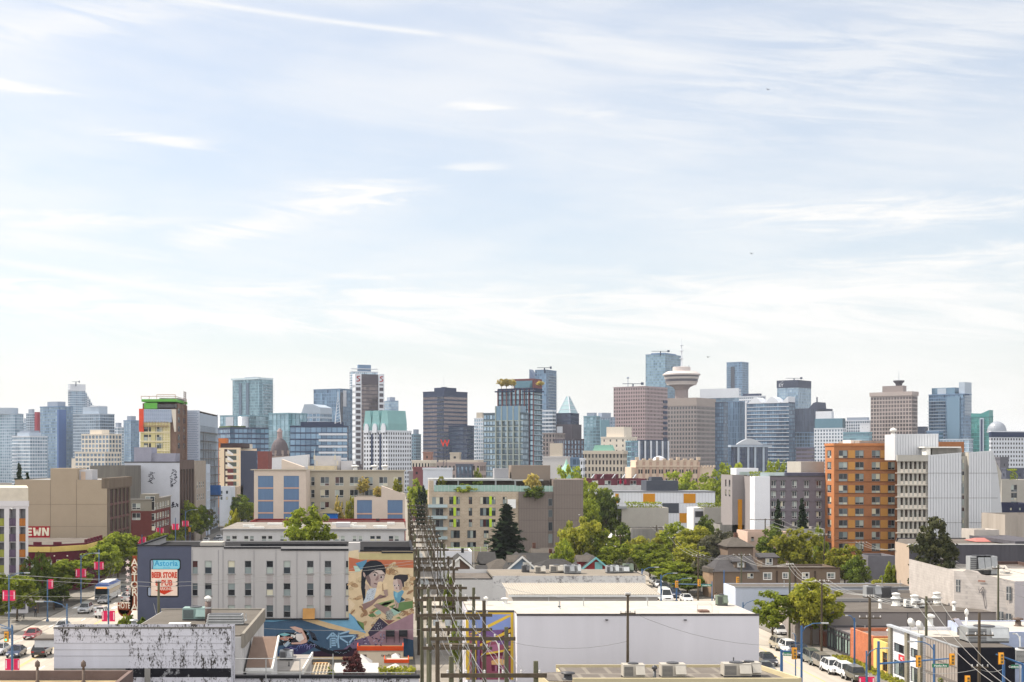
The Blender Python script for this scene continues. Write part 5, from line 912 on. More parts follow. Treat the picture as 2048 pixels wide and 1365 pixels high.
mb=MB();facade(mb,'F',Y,xw1,x1,0,zt,fw,.25,0);mb.box(xw0,xw1,Y-.4,Y+4,0,zt+.1,2);facade(mb,'F',ya,x0,xw0,0,zt+.3,[(wx(e(290),ya),wx(e(318),ya),wz(h(d),ya),wz(h(c),ya))for c,d in((555,635),(670,745))],m=1);facade(mb,'L',xw0,Y+4,ya,0,zt,[],m=1);facade(mb,'L',x0,ya,ya+12,0,zt+.3,[(ya+2+i*4,ya+3.6+i*4,wz(h(d),Y),wz(h(c),Y))for c,d in((555,635),(670,745))for i in range(2)],m=1);facade(mb,'R',x1,Y,ya+12,0,zt,[],m=0);facade(mb,'B',ya+12,x0,x1,0,zt,[],m=0)
mb.build('wall',[M_ga,M_gb,M_pw],ga);add_windows(ga,'F',Y,fw,'double',M_wframe);add_windows(ga,'L',x0,[(ya+2+i*4,ya+3.6+i*4,wz(h(d),Y),wz(h(c),Y))for c,d in((555,635),(670,745))for i in range(2)],'double',M_dframe);add_windows(ga,'F',ya,[(wx(e(290),ya),wx(e(318),ya),wz(h(d),ya),wz(h(c),ya))for c,d in((555,635),(670,745))],'plain',M_gframe)
sh_=MB()
for a,b,c,d in fw:sh_.box(a-.15,b+.15,Y-.25,Y-.003,d,d+.12)
sh_.build('window_hood',M_dframe,ga)
MB().box(xw0+.2,x1-.2,Y+.3,ya+11.7,zt-.2,zt+.02).build('roof',M_tar,ga);MB().box(wx(e(712),Y),x1,Y-.05,Y+8,zt+.03,wz(h(470),Y)).build('upper_storey',mat('slate_band',A(88,88,106),.7),ga)
MB().box(wx(e(198),ya),wx(e(440),ya),ya+2,ya+8,zt+.3,wz(h(420),ya)).build('penthouse',M_pw,ga);MB().box(wx(e(916),Y+6),wx(1655,Y+6),Y+8.5,ya+11,zt,wz(h(348),Y+6)).build('penthouse',M_gcon,ga)
gl=MB().box(wx(e(215),ya),wx(e(440),ya),ya+.3,ya+.35,zt+.3,wz(h(460),ya)).box(wx(e(445),Y),wx(e(712),Y),Y+.5,Y+.55,zt+.1,wz(h(465),Y));gl.build('glass_balustrade',mat('balustrade_glass2',A(176,190,190),.12,.2),ga);MB().box(xw1,x1,Y-.12,Y+.3,zt,zt+.03+.2).build('parapet_coping',M_dframe,ga)
MB().box(wx(e(195),ya),wx(e(240),ya),ya-.1,ya-.003,0,wz(h(760),ya)).box(wx(e(290),ya),wx(e(345),ya),ya-.1,ya-.003,0,wz(h(755),ya)).build('amber_panel',M_amb,ga)
Y=338.;x0,x1=wx(1668,Y),wx(1801,Y);zt=wz(892,Y);ot=thing('apartment_tower','nine-storey orange brick apartment tower','building',((x0+x1)/2,Y,0))
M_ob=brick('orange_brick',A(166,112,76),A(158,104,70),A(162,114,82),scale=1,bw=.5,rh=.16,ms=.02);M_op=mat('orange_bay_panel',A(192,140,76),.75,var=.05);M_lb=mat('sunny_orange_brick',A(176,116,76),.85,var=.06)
k7=1/4.549;e=lambda v:1600+v*k7;h=lambda v:740+v*k7;rows=[(733+i*105.8,803+i*105.8)for i in range(10)]
fw=[(wx(e(a),Y),wx(e(b),Y),wz(h(d),Y),wz(h(c),Y))for c,d in rows for a,b in((352,432),(502,580),(652,728),(800,862))]
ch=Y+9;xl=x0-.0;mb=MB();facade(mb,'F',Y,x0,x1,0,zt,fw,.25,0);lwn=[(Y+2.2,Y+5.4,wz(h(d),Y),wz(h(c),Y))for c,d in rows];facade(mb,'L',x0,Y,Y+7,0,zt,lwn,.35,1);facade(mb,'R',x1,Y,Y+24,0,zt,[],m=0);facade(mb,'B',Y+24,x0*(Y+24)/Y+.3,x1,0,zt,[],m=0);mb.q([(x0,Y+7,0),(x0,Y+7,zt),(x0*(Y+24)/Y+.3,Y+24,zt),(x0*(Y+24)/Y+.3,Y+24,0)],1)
mb.build('wall',[M_ob,M_lb],ot);add_windows(ot,'F',Y,fw,'double',M_gframe);add_windows(ot,'L',x0,lwn,'double',M_gframe)
for c,d in rows:
 for a,b in((438,498),(732,797)):MB().box(wx(e(a),Y),wx(e(b),Y),Y-.07,Y-.003,wz(h(d),Y),wz(h(c),Y)).build('bay_panel',M_op,ot)
l=MB()
for c,d in rows:l.box(wx(e(320),Y),x1,Y-.1,Y-.003,wz(h(d+7),Y),wz(h(d+2),Y))
l.build('string_course',mat('brown_course',A(110,70,48)),ot)
MB().prism([(x0-.2,Y-.25),(x1+.1,Y-.25),(x1+.1,Y+24),(x0*(Y+24)/Y,Y+24),(x0-.2,Y+7)],zt,wz(h(680),Y)+.3).build('cornice',mat('orange_cornice',A(184,120,76),.7),ot);MB().box(wx(e(540),Y+4),wx(e(905),Y+4),Y+4,Y+20,zt+.5,wz(h(645),Y+4)).build('penthouse',M_concrete,ot);MB().box(wx(e(460),Y+8),wx(e(560),Y+8),Y+8,Y+14,zt+.4,wz(h(640),Y+8)).build('roof_canopy',M_vent,ot)
roof_vent(wx(e(848),Y+8),Y+8,wz(h(645),Y+4),3.,.5,'white vent stack on the orange tower penthouse')
Y=322.;k8=1/4.874;e=lambda v:1700+v*k8;h=lambda v:840+v*k8;x0=wx(1796,Y);xw=wx(e(760),Y);xg0,xg1=wx(e(1088),Y),wx(e(1158),Y);xr=wx(e(1440),Y);x1=wx(2004,Y)
wsb=thing('apartment_tower','white ribbed metal-clad tower with recessed window strip and slanted right edge','building',((x0+x1)/2,Y,0));M_rib=mat('white_ribbed_metal',A(204,206,210),.5,.0,var=.02);M_gc=mat('pale_concrete_frame',A(176,172,164),.85,var=.08)
def rib(mb,a,b,z0,za,zb,y,m=0,step=.62):
 n=max(1,int(round((b-a)/step)))
 for i in range(n):
  u=a+(b-a)*i/n;w=a+(b-a)*(i+1)/n;v=u+(w-u)*.72;zu=za+(zb-za)*i/n;zv=za+(zb-za)*(i+.72)/n;zw=za+(zb-za)*(i+1)/n
  mb.q([(u,y,z0),(v,y,z0),(v,y,zv),(u,y,zu)],m);mb.q([(v,y,z0),(v,y+.14,z0),(v,y+.14,zv),(v,y,zv)],m);mb.q([(v,y+.14,z0),(w,y+.14,z0),(w,y+.14,zw),(v,y+.14,zv)],m);mb.q([(w,y+.14,z0),(w,y,z0),(w,y,zw),(w,y+.14,zw)],m)
mb=MB();za=wz(h(345),Y);zb=wz(h(318),Y);zc=wz(h(318),Y);zd=wz(h(300),Y);rib(mb,xw,xg0,0,za,zb,Y);
n=20;zk=wz(h(420),Y)
xe=wx(e(1385),Y);rib(mb,xg1,xe,0,zc,zd,Y)
for i in range(10):
 a=xe+(x1-xe)*i/10;b=xe+(x1-xe)*(i+1)/10;f=lambda t:zd+(wz(h(900),Y)-zd)*((t-xe)/(x1-xe))**1.7;rib(mb,a,b,0,f(a),f(b),Y)
mb.build('wall',M_rib,wsb)
mb=MB();mb.box(xw+.01,xg0-.01,Y+.16,Y+15,0,za-.05);mb.box(xg0,xg1,Y+1.2,Y+15,0,za-.2);mb.prism([(xg1+.01,Y+.16),(xe,Y+.16),(xe,Y+13),(xg1+.01,Y+15)],0,zd-.4);mb.xprism([(xe,0),(x1-.3,0),(x1-.5,wz(h(880),Y)),(xe+2.2,wz(h(520),Y)),(xe,zd-.6)],Y+.16,Y+10);mb.build('core',M_gc,wsb)
j=MB()
for r in(520,762,1003):j.box(xw,xg0,Y-.04,Y-.002,wz(h(r+2),Y),wz(h(r-2),Y)).box(xg1,xr+.0,Y-.04,Y-.002,wz(h(r+2),Y),wz(h(r-2),Y))
j.build('panel_joint',mat('joint_mid',A(130,130,132)),wsb)
add_windows(wsb,'F',Y+1.04,[(xg0+.2,xg1-.6,wz(h(r+100),Y),wz(h(r),Y))for r in[385+i*118 for i in range(7)]],'quad',M_gframe)
fl=[(wx(e(500+i*44),Y),wx(e(500+i*44+25),Y),wz(h(r+112),Y),wz(h(r+8),Y))for r in[400+j*117 for j in range(7)]for i in range(6)]
zf=wz(h(352),Y);mb=MB();facade(mb,'F',Y+.5,x0,xw,0,zf,fl,.9,0);mb.q([(x0,Y+.5,0),(x0,Y+.5,zf),(x0*(Y+15)/Y+.2,Y+15,zf),(x0*(Y+15)/Y+.2,Y+15,0)],0);facade(mb,'B',Y+15,x0*(Y+15)/Y+.2,x1-2,0,zf-3,[],m=0);mb.box(x0-.2,xw,Y-.1,Y+.5,wz(h(405),Y),zf+.2,0);mb.build('front_frame',M_gc,wsb)
add_windows(wsb,'F',Y+1.3,fl,'plain',mat('red_brown_frame',A(140,100,84)),nm='window');sl_=MB()
for q in range(8):sl_.box(x0-.4,xw,Y+.1,Y+.498,wz(h(522+q*117),Y),wz(h(516+q*117),Y))
for a,b,c,d in fl:sl_.box(a,b,Y+.5,Y+.62,c,c+(d-c)*.3)
sl_.build('sun_shelf',mat('pale_shelf',A(216,206,192),.7),wsb)
mb=MB();rib(mb,wx(e(440),Y+7),wx(e(862),Y+7),zf-1,wz(h(140),Y+7),wz(h(136),Y+7),Y+7);mb.box(wx(e(440),Y+7),wx(e(862),Y+7),Y+7.16,Y+14,zf-1,wz(h(142),Y+7));mb.build('penthouse',M_rib,wsb)
MB().box(wx(e(800),Y+4),wx(e(1090),Y+4),Y+4,Y+12,za-.5,wz(h(275),Y+4)).build('plant_room',M_concrete,wsb);MB().box(wx(e(735),Y+2),wx(e(1090),Y+2),Y+2.5,Y+12.5,wz(h(275),Y+4)+.01,wz(h(262),Y+3)).build('roof_canopy',M_vent,wsb);MB().box(wx(e(760),Y+2),wx(e(800),Y+2),Y+3,Y+6,za-.5,wz(h(276),Y+4)).build('column',M_vent,wsb)
MB().box(wx(e(866),Y+25),wx(e(1112),Y+25),Y+25,Y+32,20,wz(h(214),Y+25)).build('rear_block',M_ob,wsb)
MB().prism([(x0+.2,Y+.6),(xw,Y+.6),(xw,Y+14),(x0*(Y+14)/Y+.4,Y+14)],zf-.5,zf-.2).build('roof',M_tar,wsb)
# far right strip
bl=wall_building('apartment_block','beige apartment block with balconies behind the white ribbed tower',wx(2003,380),wx(2075,380),380,394,wz(960,380),M_gcon,fw=[(wx(p,380),wx(p+12,380),wz(y+14,380),wz(y,380))for p in(2022,2050)for y in(970,986,1003)],style='double',fm=M_gframe)
wall_building('low_building','dark navy low block behind the right rooftops',wx(2003,350),wx(2080,350),350,362,wz(1008,350),mat('navy_panel',A(50,54,78),.7,var=.05),fw=[(wx(p,350),wx(p+4,350),wz(1021,350),wz(1016,350))for p in(2020,2038)],style='plain',fm=M_dframe)
Y=252.;x0,xm,x1=wx(1790,Y+10),wx(1818,Y),wx(2110,Y);zt=wz(1090,Y);dk=thing('warehouse','long dark grey stained concrete wall building with cream left side','building',((xm+x1)/2,Y,0));mb=MB()
facade(mb,'F',Y,xm,x1,0,zt,[],m=0);mb.q([(xm,Y,0),(xm,Y,zt),(x0,Y+10,zt),(x0,Y+10,0)],1);facade(mb,'B',Y+22,x0*(Y+22)/(Y+10)+.3,x1,0,zt,[],m=0);facade(mb,'R',x1,Y,Y+22,0,zt,[],m=0);xr_=x0*(Y+22)/(Y+10)+.3;mb.q([(x0,Y+10,0),(x0,Y+10,zt),(xr_,Y+22,zt),(xr_,Y+22,0)],1);mb.box(wx(2030,Y),x1,Y-.02,Y+20,zt-.02,wz(1083,Y),0);mb.build('wall',[mat('dark_stained_concrete',A(86,84,90),.9,var=.22,scale=.8,streak=1),mat('cream_render',A(222,200,180,1.9),.85,var=.06)],dk);MB().prism([(xm+.3,Y+.3),(x1-.3,Y+.3),(x1-.3,Y+21.7),(xr_+.3,Y+21.7),(x0+.3,Y+10.2)],zt-.5,zt-.2).build('roof',M_tar,dk);MB().box(xm-.1,x1,Y-.1,Y+.3,zt,zt+.15).build('parapet_coping',M_vent,dk)
wall_building('garden_shed','small pale hut on the dark concrete roof by the white tower',wx(1948,270),wx(1998,270),270,276,wz(1060,270),mat('pale_hut',A(196,188,180,1.4),.85),rm=M_vent);hip_house('small house with faded red roof behind the dark concrete wall',1953,1995,1076,1084,262,6,(110,44,44),m=mat('faded_red_roof',A(170,110,104),.9),ridge=.5)
wall_building('low_building','cluttered pale rooftop building at the right edge above the dark wall',wx(2010,300),wx(2100,300),300,312,wz(1030,300),mat('pale_stained',A(186,176,166,1.5),.9,var=.2,scale=.5,streak=1))
Y=212.;x0,x1=wx(1908,Y),wx(2029,Y-7);z0=wz(1141,Y);sg_=thing('warehouse','white-grey stepped brick building with black tag near the right edge','building',((x0+x1)/2,Y,0));M_wst=brick('white_block_wall',A(206,198,192,1.45),A(198,190,184,1.45),A(184,178,174,1.45),scale=1,bw=.8,rh=.4,ms=.02)
mb=MB();mb.q([(x0,Y,0),(x1,Y-7,0),(x1,Y-7,wz(1163,Y-7)),(wx(1995,Y-4),Y-5,wz(1155,Y-4)),(wx(1962,Y-3),Y-3.1,wz(1149,Y-3)),(wx(1952,Y-2),Y-2.6,wz(1142,Y-2)),(wx(1932,Y-1),Y-1.4,wz(1139,Y-1)),(wx(1921,Y),Y-.8,wz(1142.5,Y)),(x0,Y,z0)],0)
mb.q([(x1,Y-7,0),(x1+14,Y-4,0),(x1+14,Y-4,wz(1160,Y-4)),(x1,Y-7,wz(1163,Y-7))],1);mb.q([(x0,Y,0),(x0,Y,z0),(x0+2,Y+24,z0),(x0+2,Y+24,0)],0);mb.q([(x0+2,Y+24,0),(x0+2,Y+24,z0-.5),(x1+14,Y+20,z0-1),(x1+14,Y+20,0)],0)
mb.build('wall',[M_wst,mat('lavender_wall',A(186,180,182),.85,var=.05)],sg_);MB().prism([(x0+.4,Y+.4),(x1,Y-6.5),(x1+13.5,Y-3.6),(x1+13.5,Y+20),(x0+2,Y+23)],wz(1163,Y-7)-.6,wz(1163,Y-7)-.3).build('roof',M_cream_roof,sg_)
def onw(p):t=(p-1908)/(2029-1908.);return(x0+(x1-x0)*t,Y-7*t)
def slant(px0,px1,y0,y1,nm,m,o=.06):
 a,b=onw(px0);c,d=onw(px1);mb=MB();ya_=(b+d)/2;mb.prism([(a,b-o),(c,d-o),(c,d-.003),(a,b-.003)],wz(y1,ya_),wz(y0,ya_));return mb.build(nm,m,sg_)
for a,b,c,d in((1912,1920,1160,1184),(2013,2022,1174,1201),(1997,2007,1224,1250),(2012,2022,1228,1250)):slant(a,b,c,d,'window',mat('dim_pane',(.10,.11,.12),.2,var=.3));slant(a-.7,b+.7,c-.7,c,'frame',M_gframe,.1);slant((a+b)/2-.3,(a+b)/2+.3,c,d,'frame',M_wframe,.1);slant(a,b,(c+d)/2-.3,(c+d)/2+.3,'frame',M_wframe,.1)
gq=MB()
for seg in(((1961,1181),(1966,1174),(1968,1176),(1963,1185),(1965,1190)),((1958,1178),(1960,1186),(1967,1183)),((1966,1184),(1969,1205),(1971,1217))):
 for(a,b),(c,d)in zip(seg,seg[1:]):p=onw(a);q=onw(c);gq.tube((p[0],p[1]-.05,wz(b,p[1])),(q[0],q[1]-.05,wz(d,q[1])),.05,.05,4)
gq.build('graffiti',mat('graffiti_grey',A(110,106,110)),sg_);slant(1957,1971,1161,1164,'sign_strip',mat('tag_brown',A(150,110,96)))
for i,p in enumerate((1950,1963,1976)):
 ac_unit(wx(p,Y+8),Y+8,wz(1163,Y-7)-.3,2.2,1.6,2.9,('grey boxy rooftop unit, left of three behind the stepped white wall','grey boxy rooftop unit, middle of three behind the stepped white wall','grey boxy rooftop unit, right of three behind the stepped white wall')[i],M_gframe,'rooftop units behind the stepped wall')
sk=thing('skylight','tilted cream skylight on the roof at the right edge','skylight',(wx(2016,Y+10),Y+10,wz(1140,Y+10)));MB().yprism([(Y+9,wz(1144,Y+9)),(Y+11,wz(1131,Y+11)),(Y+11.3,wz(1131.5,Y+11)),(Y+9.3,wz(1145,Y+9))],wx(2011,Y+9),wx(2022,Y+9)).build('pane',M_cream_roof,sk);MB().box(wx(2011,Y+9),wx(2022,Y+9),Y+9.4,Y+11,wz(1163,Y-7)-.3,wz(1145,Y+9)).build('curb',M_metal,sk)
wall_building('low_building','brown flat-roofed storage building beyond the stepped white wall',wx(1990,236),wx(2090,236),236,246,wz(1132,236),mat('brown_wall',A(92,74,68),.9,var=.15))
# white-blue building with dark opening, grey low buildings
Y=248.;x0,x1=wx(1471,Y),wx(1887,Y);zt=wz(1176,Y);wbb=thing('low_building','long low pale blue-grey building with grey roof behind the street trees','building',((x0+x1)/2,Y,0));M_pbl=mat('pale_blue_wall',A(184,192,206),.8,var=.04,scale=.4)
xo0,xo1=wx(1555,Y),wx(1690,Y);fw=[(xo0,xo1,.2,wz(1190,Y)),(wx(1840,Y),wx(1851,Y),wz(1193,Y),wz(1185,Y)),(wx(1872,Y),wx(1881,Y),wz(1192,Y),wz(1186,Y))]
mb=MB();shell(mb,x0,x1,Y,Y+9,0,zt,fw,par=.25,depth=.4);mb.build('wall',M_pbl,wbb);roof_deck(wbb,x0,x1,Y,Y+9,zt-.05,mat('taupe_roof',(.11,.097,.086),.9,var=.12),.25);MB().box(xo0,xo1,Y+.4,Y+.5,.2,wz(1190,Y)).build('dark_opening',mat('dark_loading_bay',(.03,.028,.03),.8,var=.4),wbb);add_windows(wbb,'F',Y,fw[1:],'double',M_dframe);MB().box(x0-.1,x1+.1,Y-.15,Y+.1,zt,zt+.2).build('parapet_coping',M_gframe,wbb)  # dark sheet stands in for the shade inside the open bay
for i,p in enumerate((1568,1764,1800,1856)):thin_pipe(wx(p,Y+2),Y+2,zt-.05,1.2+.5*(i%2),'thin vent pipe on the blue-grey roof, '+('leftmost','second from left','third from left','rightmost')[i])
Y=205.;x0,x1=wx(1596,Y),wx(1992,Y);zt=wz(1226,Y);gg=thing('low_building','long low taupe building with white roof vents at the right','building',((x0+x1)/2,Y,0));M_tau=mat('taupe_wall',A(142,134,130),.85,var=.05,scale=.5);M_taur=mat('taupe_gravel_roof',(.105,.093,.083),.95,var=.25,scale=.25)
mb=MB();mb.prism([(x0,Y),(x1,Y),(wx(1905,Y+14),Y+14),(wx(1570,Y+14)-.5,Y+14)],0,zt);mb.build('wall',M_tau,gg);MB().prism([(x0+.2,Y+.3),(x1-.4,Y+.3),(wx(1904,Y+14)-.3,Y+13.8),(wx(1571,Y+14),Y+13.8)],zt+.002,zt+.1).build('roof',M_taur,gg);MB().box(x0,x1,Y-.08,Y+.28,zt,zt+.12).build('parapet_coping',mat('brown_coping',(.10,.085,.08)),gg)
j=MB()
for p in(1815,1893):j.box(wx(p,Y)-.03,wx(p,Y)+.03,Y-.04,Y-.002,0,zt)
j.build('wall_joint',M_dframe,gg)
for i,(p,y,kd,t)in enumerate(((1792,214,'turbine','large white mushroom vent, left of three on the taupe roof'),(1829,211,'turbine','large white mushroom vent, middle one near the boxes on the taupe roof'),(1874,215,'turbine','large white mushroom vent, right of three on the taupe roof'),(1908,207,'cap','bent white pipe vent at the right of the taupe roof'),(1760,210,'cap','slim white vent left on the taupe roof'))):roof_vent(wx(p,y),y,zt+.1,1.9 if kd=='turbine' else 1.3,.52 if kd=='turbine' else.2,t,None,kd)
for i,(p,t)in enumerate(((1817,'white box fan left of the middle mushroom vent'),(1838,'white box fan right of the middle mushroom vent'))):ac_unit(wx(p,211),211,zt+.1,1.2,1.,1.2,t,M_vent)
Yk=222.;g3=wall_building('low_building','low grey strip building with black duct behind the mushroom vents',wx(1655,Yk),wx(1908,Yk),Yk,Yk+14,wz(1197,Yk),mat('grey_strip_wall',A(158,154,150),.85,var=.05),rm=M_taur)
dt=thing('roof_duct','long fat black duct pipe across the back of the taupe roof','duct',(wx(1750,220.5),220.5,zt));MB().tube((wx(1630,220.5),220.5,wz(1209,220)),(wx(1921,220.5),220.5,wz(1209,220)),.42,.42,10).build('pipe',M_dark,dt,smooth=True)
for p in(1640,1720,1800,1880):MB().tube((wx(p,220.5),220.5,zt+.1),(wx(p,220.5),220.5,wz(1211,220)),.08).build('support',M_metal,dt)
ac_unit(wx(1744,228),228,wz(1197,Yk)-.5,2.4,1.8,1.9,'round-topped grey unit behind the black duct, left one',M_gframe);ac_unit(wx(1775,228),228,wz(1197,Yk)-.5,2.6,1.8,1.7,'dark boxy unit behind the black duct, right one',M_dframe)
cw=wall_building('low_building','cream-sided workshop half hidden by the street trees',wx(1556,222),wx(1597,222),206.5,222,4.3,mat('cream_workshop',A(216,200,180,1.1),.85,var=.08),rm=M_taur)
# street front row right of the right-hand street (faces the street at X=61)
XF=61.6
def front(label,pa,pb,ya_,yb_,depth,m,name='shop'):
 """street-side building between photo columns pa (far) and pb (near)"""
 y1=XF*F/(pa-PX);y0=XF*F/(pb-PX);return thing(name,label,'building',(XF,y0,0)),y0,y1
r,y0,y1=front('single-storey glass shopfront with dark frames on the right-hand street',1654,1700,0,0,10,None);zt=wz(1251,y1)
gw=[(y0+.2+i*(y1-y0-.2)/8,y0+.2+(i+.93)*(y1-y0-.2)/8,a,b)for i in range(8)for a,b in((.3,2.3),(2.42,zt-.2))]
mb=MB();shell(mb,XF,XF+9,y0,y1,0,zt,lw=gw,par=.3,depth=.15);mb.build('wall',mat('shop_dark_frame',(.05,.045,.05),.5),r);add_windows(r,'L',XF,gw,'plain',M_dframe,glassm('shop_glass',(.05,.07,.07),(.35,.45,.40),.1,.08,.5,False));roof_deck(r,XF,XF+9,y0,y1,zt-.3,mat('shop_roof',(.2,.17,.16),.9))
for i in range(2):thin_pipe(XF+3,y0+3+i*4,zt-.3,1.1,('thin rod on the glass shop roof, nearer one','thin rod on the glass shop roof, farther one')[i])
r,y0,y1=front('single-storey orange brick side building beside the glass shopfront',1700.5,1746,0,0,10,None);zt=wz(1256,y1)
mb=MB();shell(mb,XF,XF+9,y0,y1,0,zt,par=.4);mb.build('wall',brick('terracotta_brick',A(190,112,78,1.15),A(176,100,68,1.15),A(190,130,100,1.15),scale=1.,bw=.45,rh=.15,ms=.02),r);roof_deck(r,XF,XF+9,y0,y1,zt-.4,mat('brown_roof',(.16,.12,.11),.9));roof_vent(XF+3,y0+2,zt-.4,1.6,.4,'white turbine vent behind the orange brick wall',None,'turbine')
r,y0,y1=front('small yellow painted shop with dark doorways',1746.5,1778,0,0,10,None);zt=wz(1277,y1)
lw=[(y0+.6,y0+2.4,.2,2.6),(y0+3.4,y0+4.6,.05,2.8),(y0+5.2,y0+6.2,1,2.8)];mb=MB();shell(mb,XF,XF+9,y0,y1,0,zt,lw=lw,par=.4,depth=.3);mb.build('wall',mat('yellow_shop_wall',A(224,192,116,1.1),.8,var=.05),r);add_windows(r,'L',XF,lw,'quad',mat('rust_frame',(.16,.07,.04)));roof_deck(r,XF,XF+9,y0,y1,zt-.4,mat('brown_roof',(.16,.12,.11)))
r,y0,y1=front('two-storey white shop with brick piers, sign and sun louvres',1778.5,1846,0,0,10,None);zt=wz(1254,y1)
lw=[(y0+1.3,y0+4.0,3.3,4.4),(y0+5.2,y1-1.6,3.2,4.3),(y0+1.3,y0+4.,.4,2.2),(y0+5.2,y1-1.6,.4,2.2)];mb=MB();shell(mb,XF,XF+9,y0,y1,0,zt,lw=lw,par=.4,depth=.3);mb.build('wall',brick('white_slat_wall',(.66,.66,.68),(.62,.62,.64),(.45,.46,.5),scale=1,bw=6,rh=.25,ms=.03),r);add_windows(r,'L',XF,lw,'triple',M_dframe);roof_deck(r,XF,XF+9,y0,y1,zt-.4,M_cream_roof)
pr=MB()
for q in(y0+.1,y0+4.35,y1-1.2):pr.box(XF-.3,XF-.003,q,q+.85,0,zt+.1)
pr.build('brick_pier',brick('stone_pier',(.22,.20,.15),(.19,.17,.13),(.26,.24,.2),scale=1,bw=.4,rh=.2),r);MB().box(XF-.35,XF+.2,y0,y1,zt+.1,zt+.35).build('cornice',mat('blue_grey_cap',(.35,.37,.4)),r)
sgb=MB().box(XF-.16,XF-.005,y0+5.3,y0+7.6,2.4,3.1,0);text_mesh(sgb,'ABC',0,0,.36,lambda u,v,d:(XF-.17-d,y0+6.45-u,2.55+v),1);sgb.build('shop_sign',[mat('sign_red',(.5,.04,.05)),M_white],r)
dish=MB
for i,(yy,t)in enumerate(((y1-3,'small white satellite dish on the white shop roof, left one'),(y0+5.5,'small white satellite dish on the white shop roof, right one'))):
 d_=local('satellite_dish',t,'satellite dish',(XF+1.5,yy,zt-.4));MB().tube((0,0,0),(0,0,1.1),.05).build('mast',M_metal,d_);b_=MB();o=MB().lathe(0,0,[(.05,0),(.4,.06),(.62,.2)],12);b_.add(o,Matrix.Translation((0,0,1.2))@Matrix.Rotation(R(65),4,'X')@Matrix.Rotation(R(25),4,'Y'));b_.build('dish',M_vent,d_,smooth=True)
y0=155.;y1=164.3;zt=wz(1296,y0);xk=wx(2030,y0);r=thing('shop','black-fronted flat-roofed building with grey boarded street side at the lower right','building',(XF+8,y0,0))
mb=MB();facade(mb,'F',y0,XF,xk,0,zt,[],m=0);facade(mb,'L',XF,y0,y1,0,zt,[],m=1);facade(mb,'R',xk,y0,y1,0,zt,[],m=0);facade(mb,'B',y1,XF,xk,0,zt,[],m=1);mb.build('wall',[mat('near_black_wall',A(20,20,30),.6,var=.3),mat('grey_boards',A(150,142,136,1.15),.85,var=.12,scale=1.5)],r)
MB().box(XF+.2,xk-.2,y0+.2,y1-.1,zt-.05,zt+.04).build('roof',M_taur,r);MB().box(XF-.06,XF+.2,y0,y1,zt-.6+.6,zt+.12).build('parapet_coping',M_gframe,r)
j=MB().box(XF-.05,XF-.003,y0+.3,y1,2.2,2.5).box(XF-.05,XF-.003,y0+.3,y1,4.0,4.1)
for i in range(12):j.box(XF-.03,XF-.002,y0+i*.78,y0+i*.78+.06,0,zt)
j.build('board_batten',mat('grey_batten',A(112,106,102)),r)
ac_unit(wx(1968,160),160,zt+.04,4.6,2.4,1.7,'large pale boxy rooftop unit on the black-fronted building',M_metal)
ac_unit(wx(2046,156),156,wz(1325,156),2.2,1.2,1.5,'white condenser with round fan at the far right edge',M_vent)
wl=wall_building('low_building','long cream-roofed pale blue building behind the black-fronted one',XF+7.5,XF+48,165.5,177,wz(1264,165.5),mat('pale_blue_stucco',A(170,180,204),.85,var=.15,scale=1.),rm=M_cream_roof,par=.1)
for i,(p,y,h_,kd,t)in enumerate(((1860,172,1.4,'cap','square white vent left on the cream roof'),(1933,170,2.2,'cap','tall white flue right of the tilted sign on the cream roof'),(2036,172,1.,'cap','small brown capped vent far right on the cream roof'))):roof_vent(wx(p,y),y,wz(1264,165.5)-.1,h_,.35 if i!=1 else.14,t,mat('rust_pipe',(.12,.09,.075))if i==2 else None,kd)
tl=thing('roof_sign_panel','tilted rusty panel frame with white sheets on the cream roof','panel',(wx(1922,171),171,wz(1264,165.5)));MB().xprism([(wx(1908,171),wz(1239,171)),(wx(1918,171),wz(1238,171)),(wx(1930,171),wz(1254,171)),(wx(1921,171),wz(1256,171))],171,171.3).build('sheet',mat('pale_sheet',A(190,190,204)),tl);MB().xprism([(wx(1905,171),wz(1241,171)),(wx(1917,171),wz(1237,171)),(wx(1917,171),wz(1240,171)),(wx(1912,171),wz(1246,171))],171.4,171.9).build('frame',mat('rust_pipe',(.12,.09,.075)),tl);MB().box(wx(1918,171),wx(1932,171),171,171.6,wz(1262,171)-1,wz(1255,171)).build('stand',M_dframe,tl)
# brown house row on the corner
Y=272.;k9=1/4.3325;e=lambda v:1280+v*k9;h=lambda v:1050+v*k9;M_brs=mat('brown_siding',A(112,98,86),.85,var=.07,scale=.8);M_slate=mat('dark_slate_roof',(.06,.057,.06),.9,var=.15,scale=1.2)
r=thing('corner_house','brown corner house with steep dark roof and white-framed windows','house',(wx(1460,Y),Y,0));x0,x1=wx(e(645),Y),wx(e(1025),Y);ze=wz(h(405),Y);zr=wz(h(262),Y+6)
fw=[(wx(e(930),Y),wx(e(983),Y),wz(h(464),Y),wz(h(420),Y))];mb=MB();facade(mb,'F',Y,x0,x1,0,ze,fw,.2);lw=[(Y+1.5+i*3.5,Y+3.+i*3.5,z,z+1.8)for i in range(3)for z in(1,4.)];mb.q([(x0,Y,0),(x0,Y,ze),(wx(e(560),Y+9),Y+9,ze),(wx(e(560),Y+9),Y+9,0)],0);facade(mb,'R',x1,Y,Y+11,0,ze,[]);facade(mb,'B',Y+11,wx(e(560),Y+9),x1,0,ze,[]);mb.build('wall',M_brs,r);add_windows(r,'F',Y,fw,'double',M_wframe)
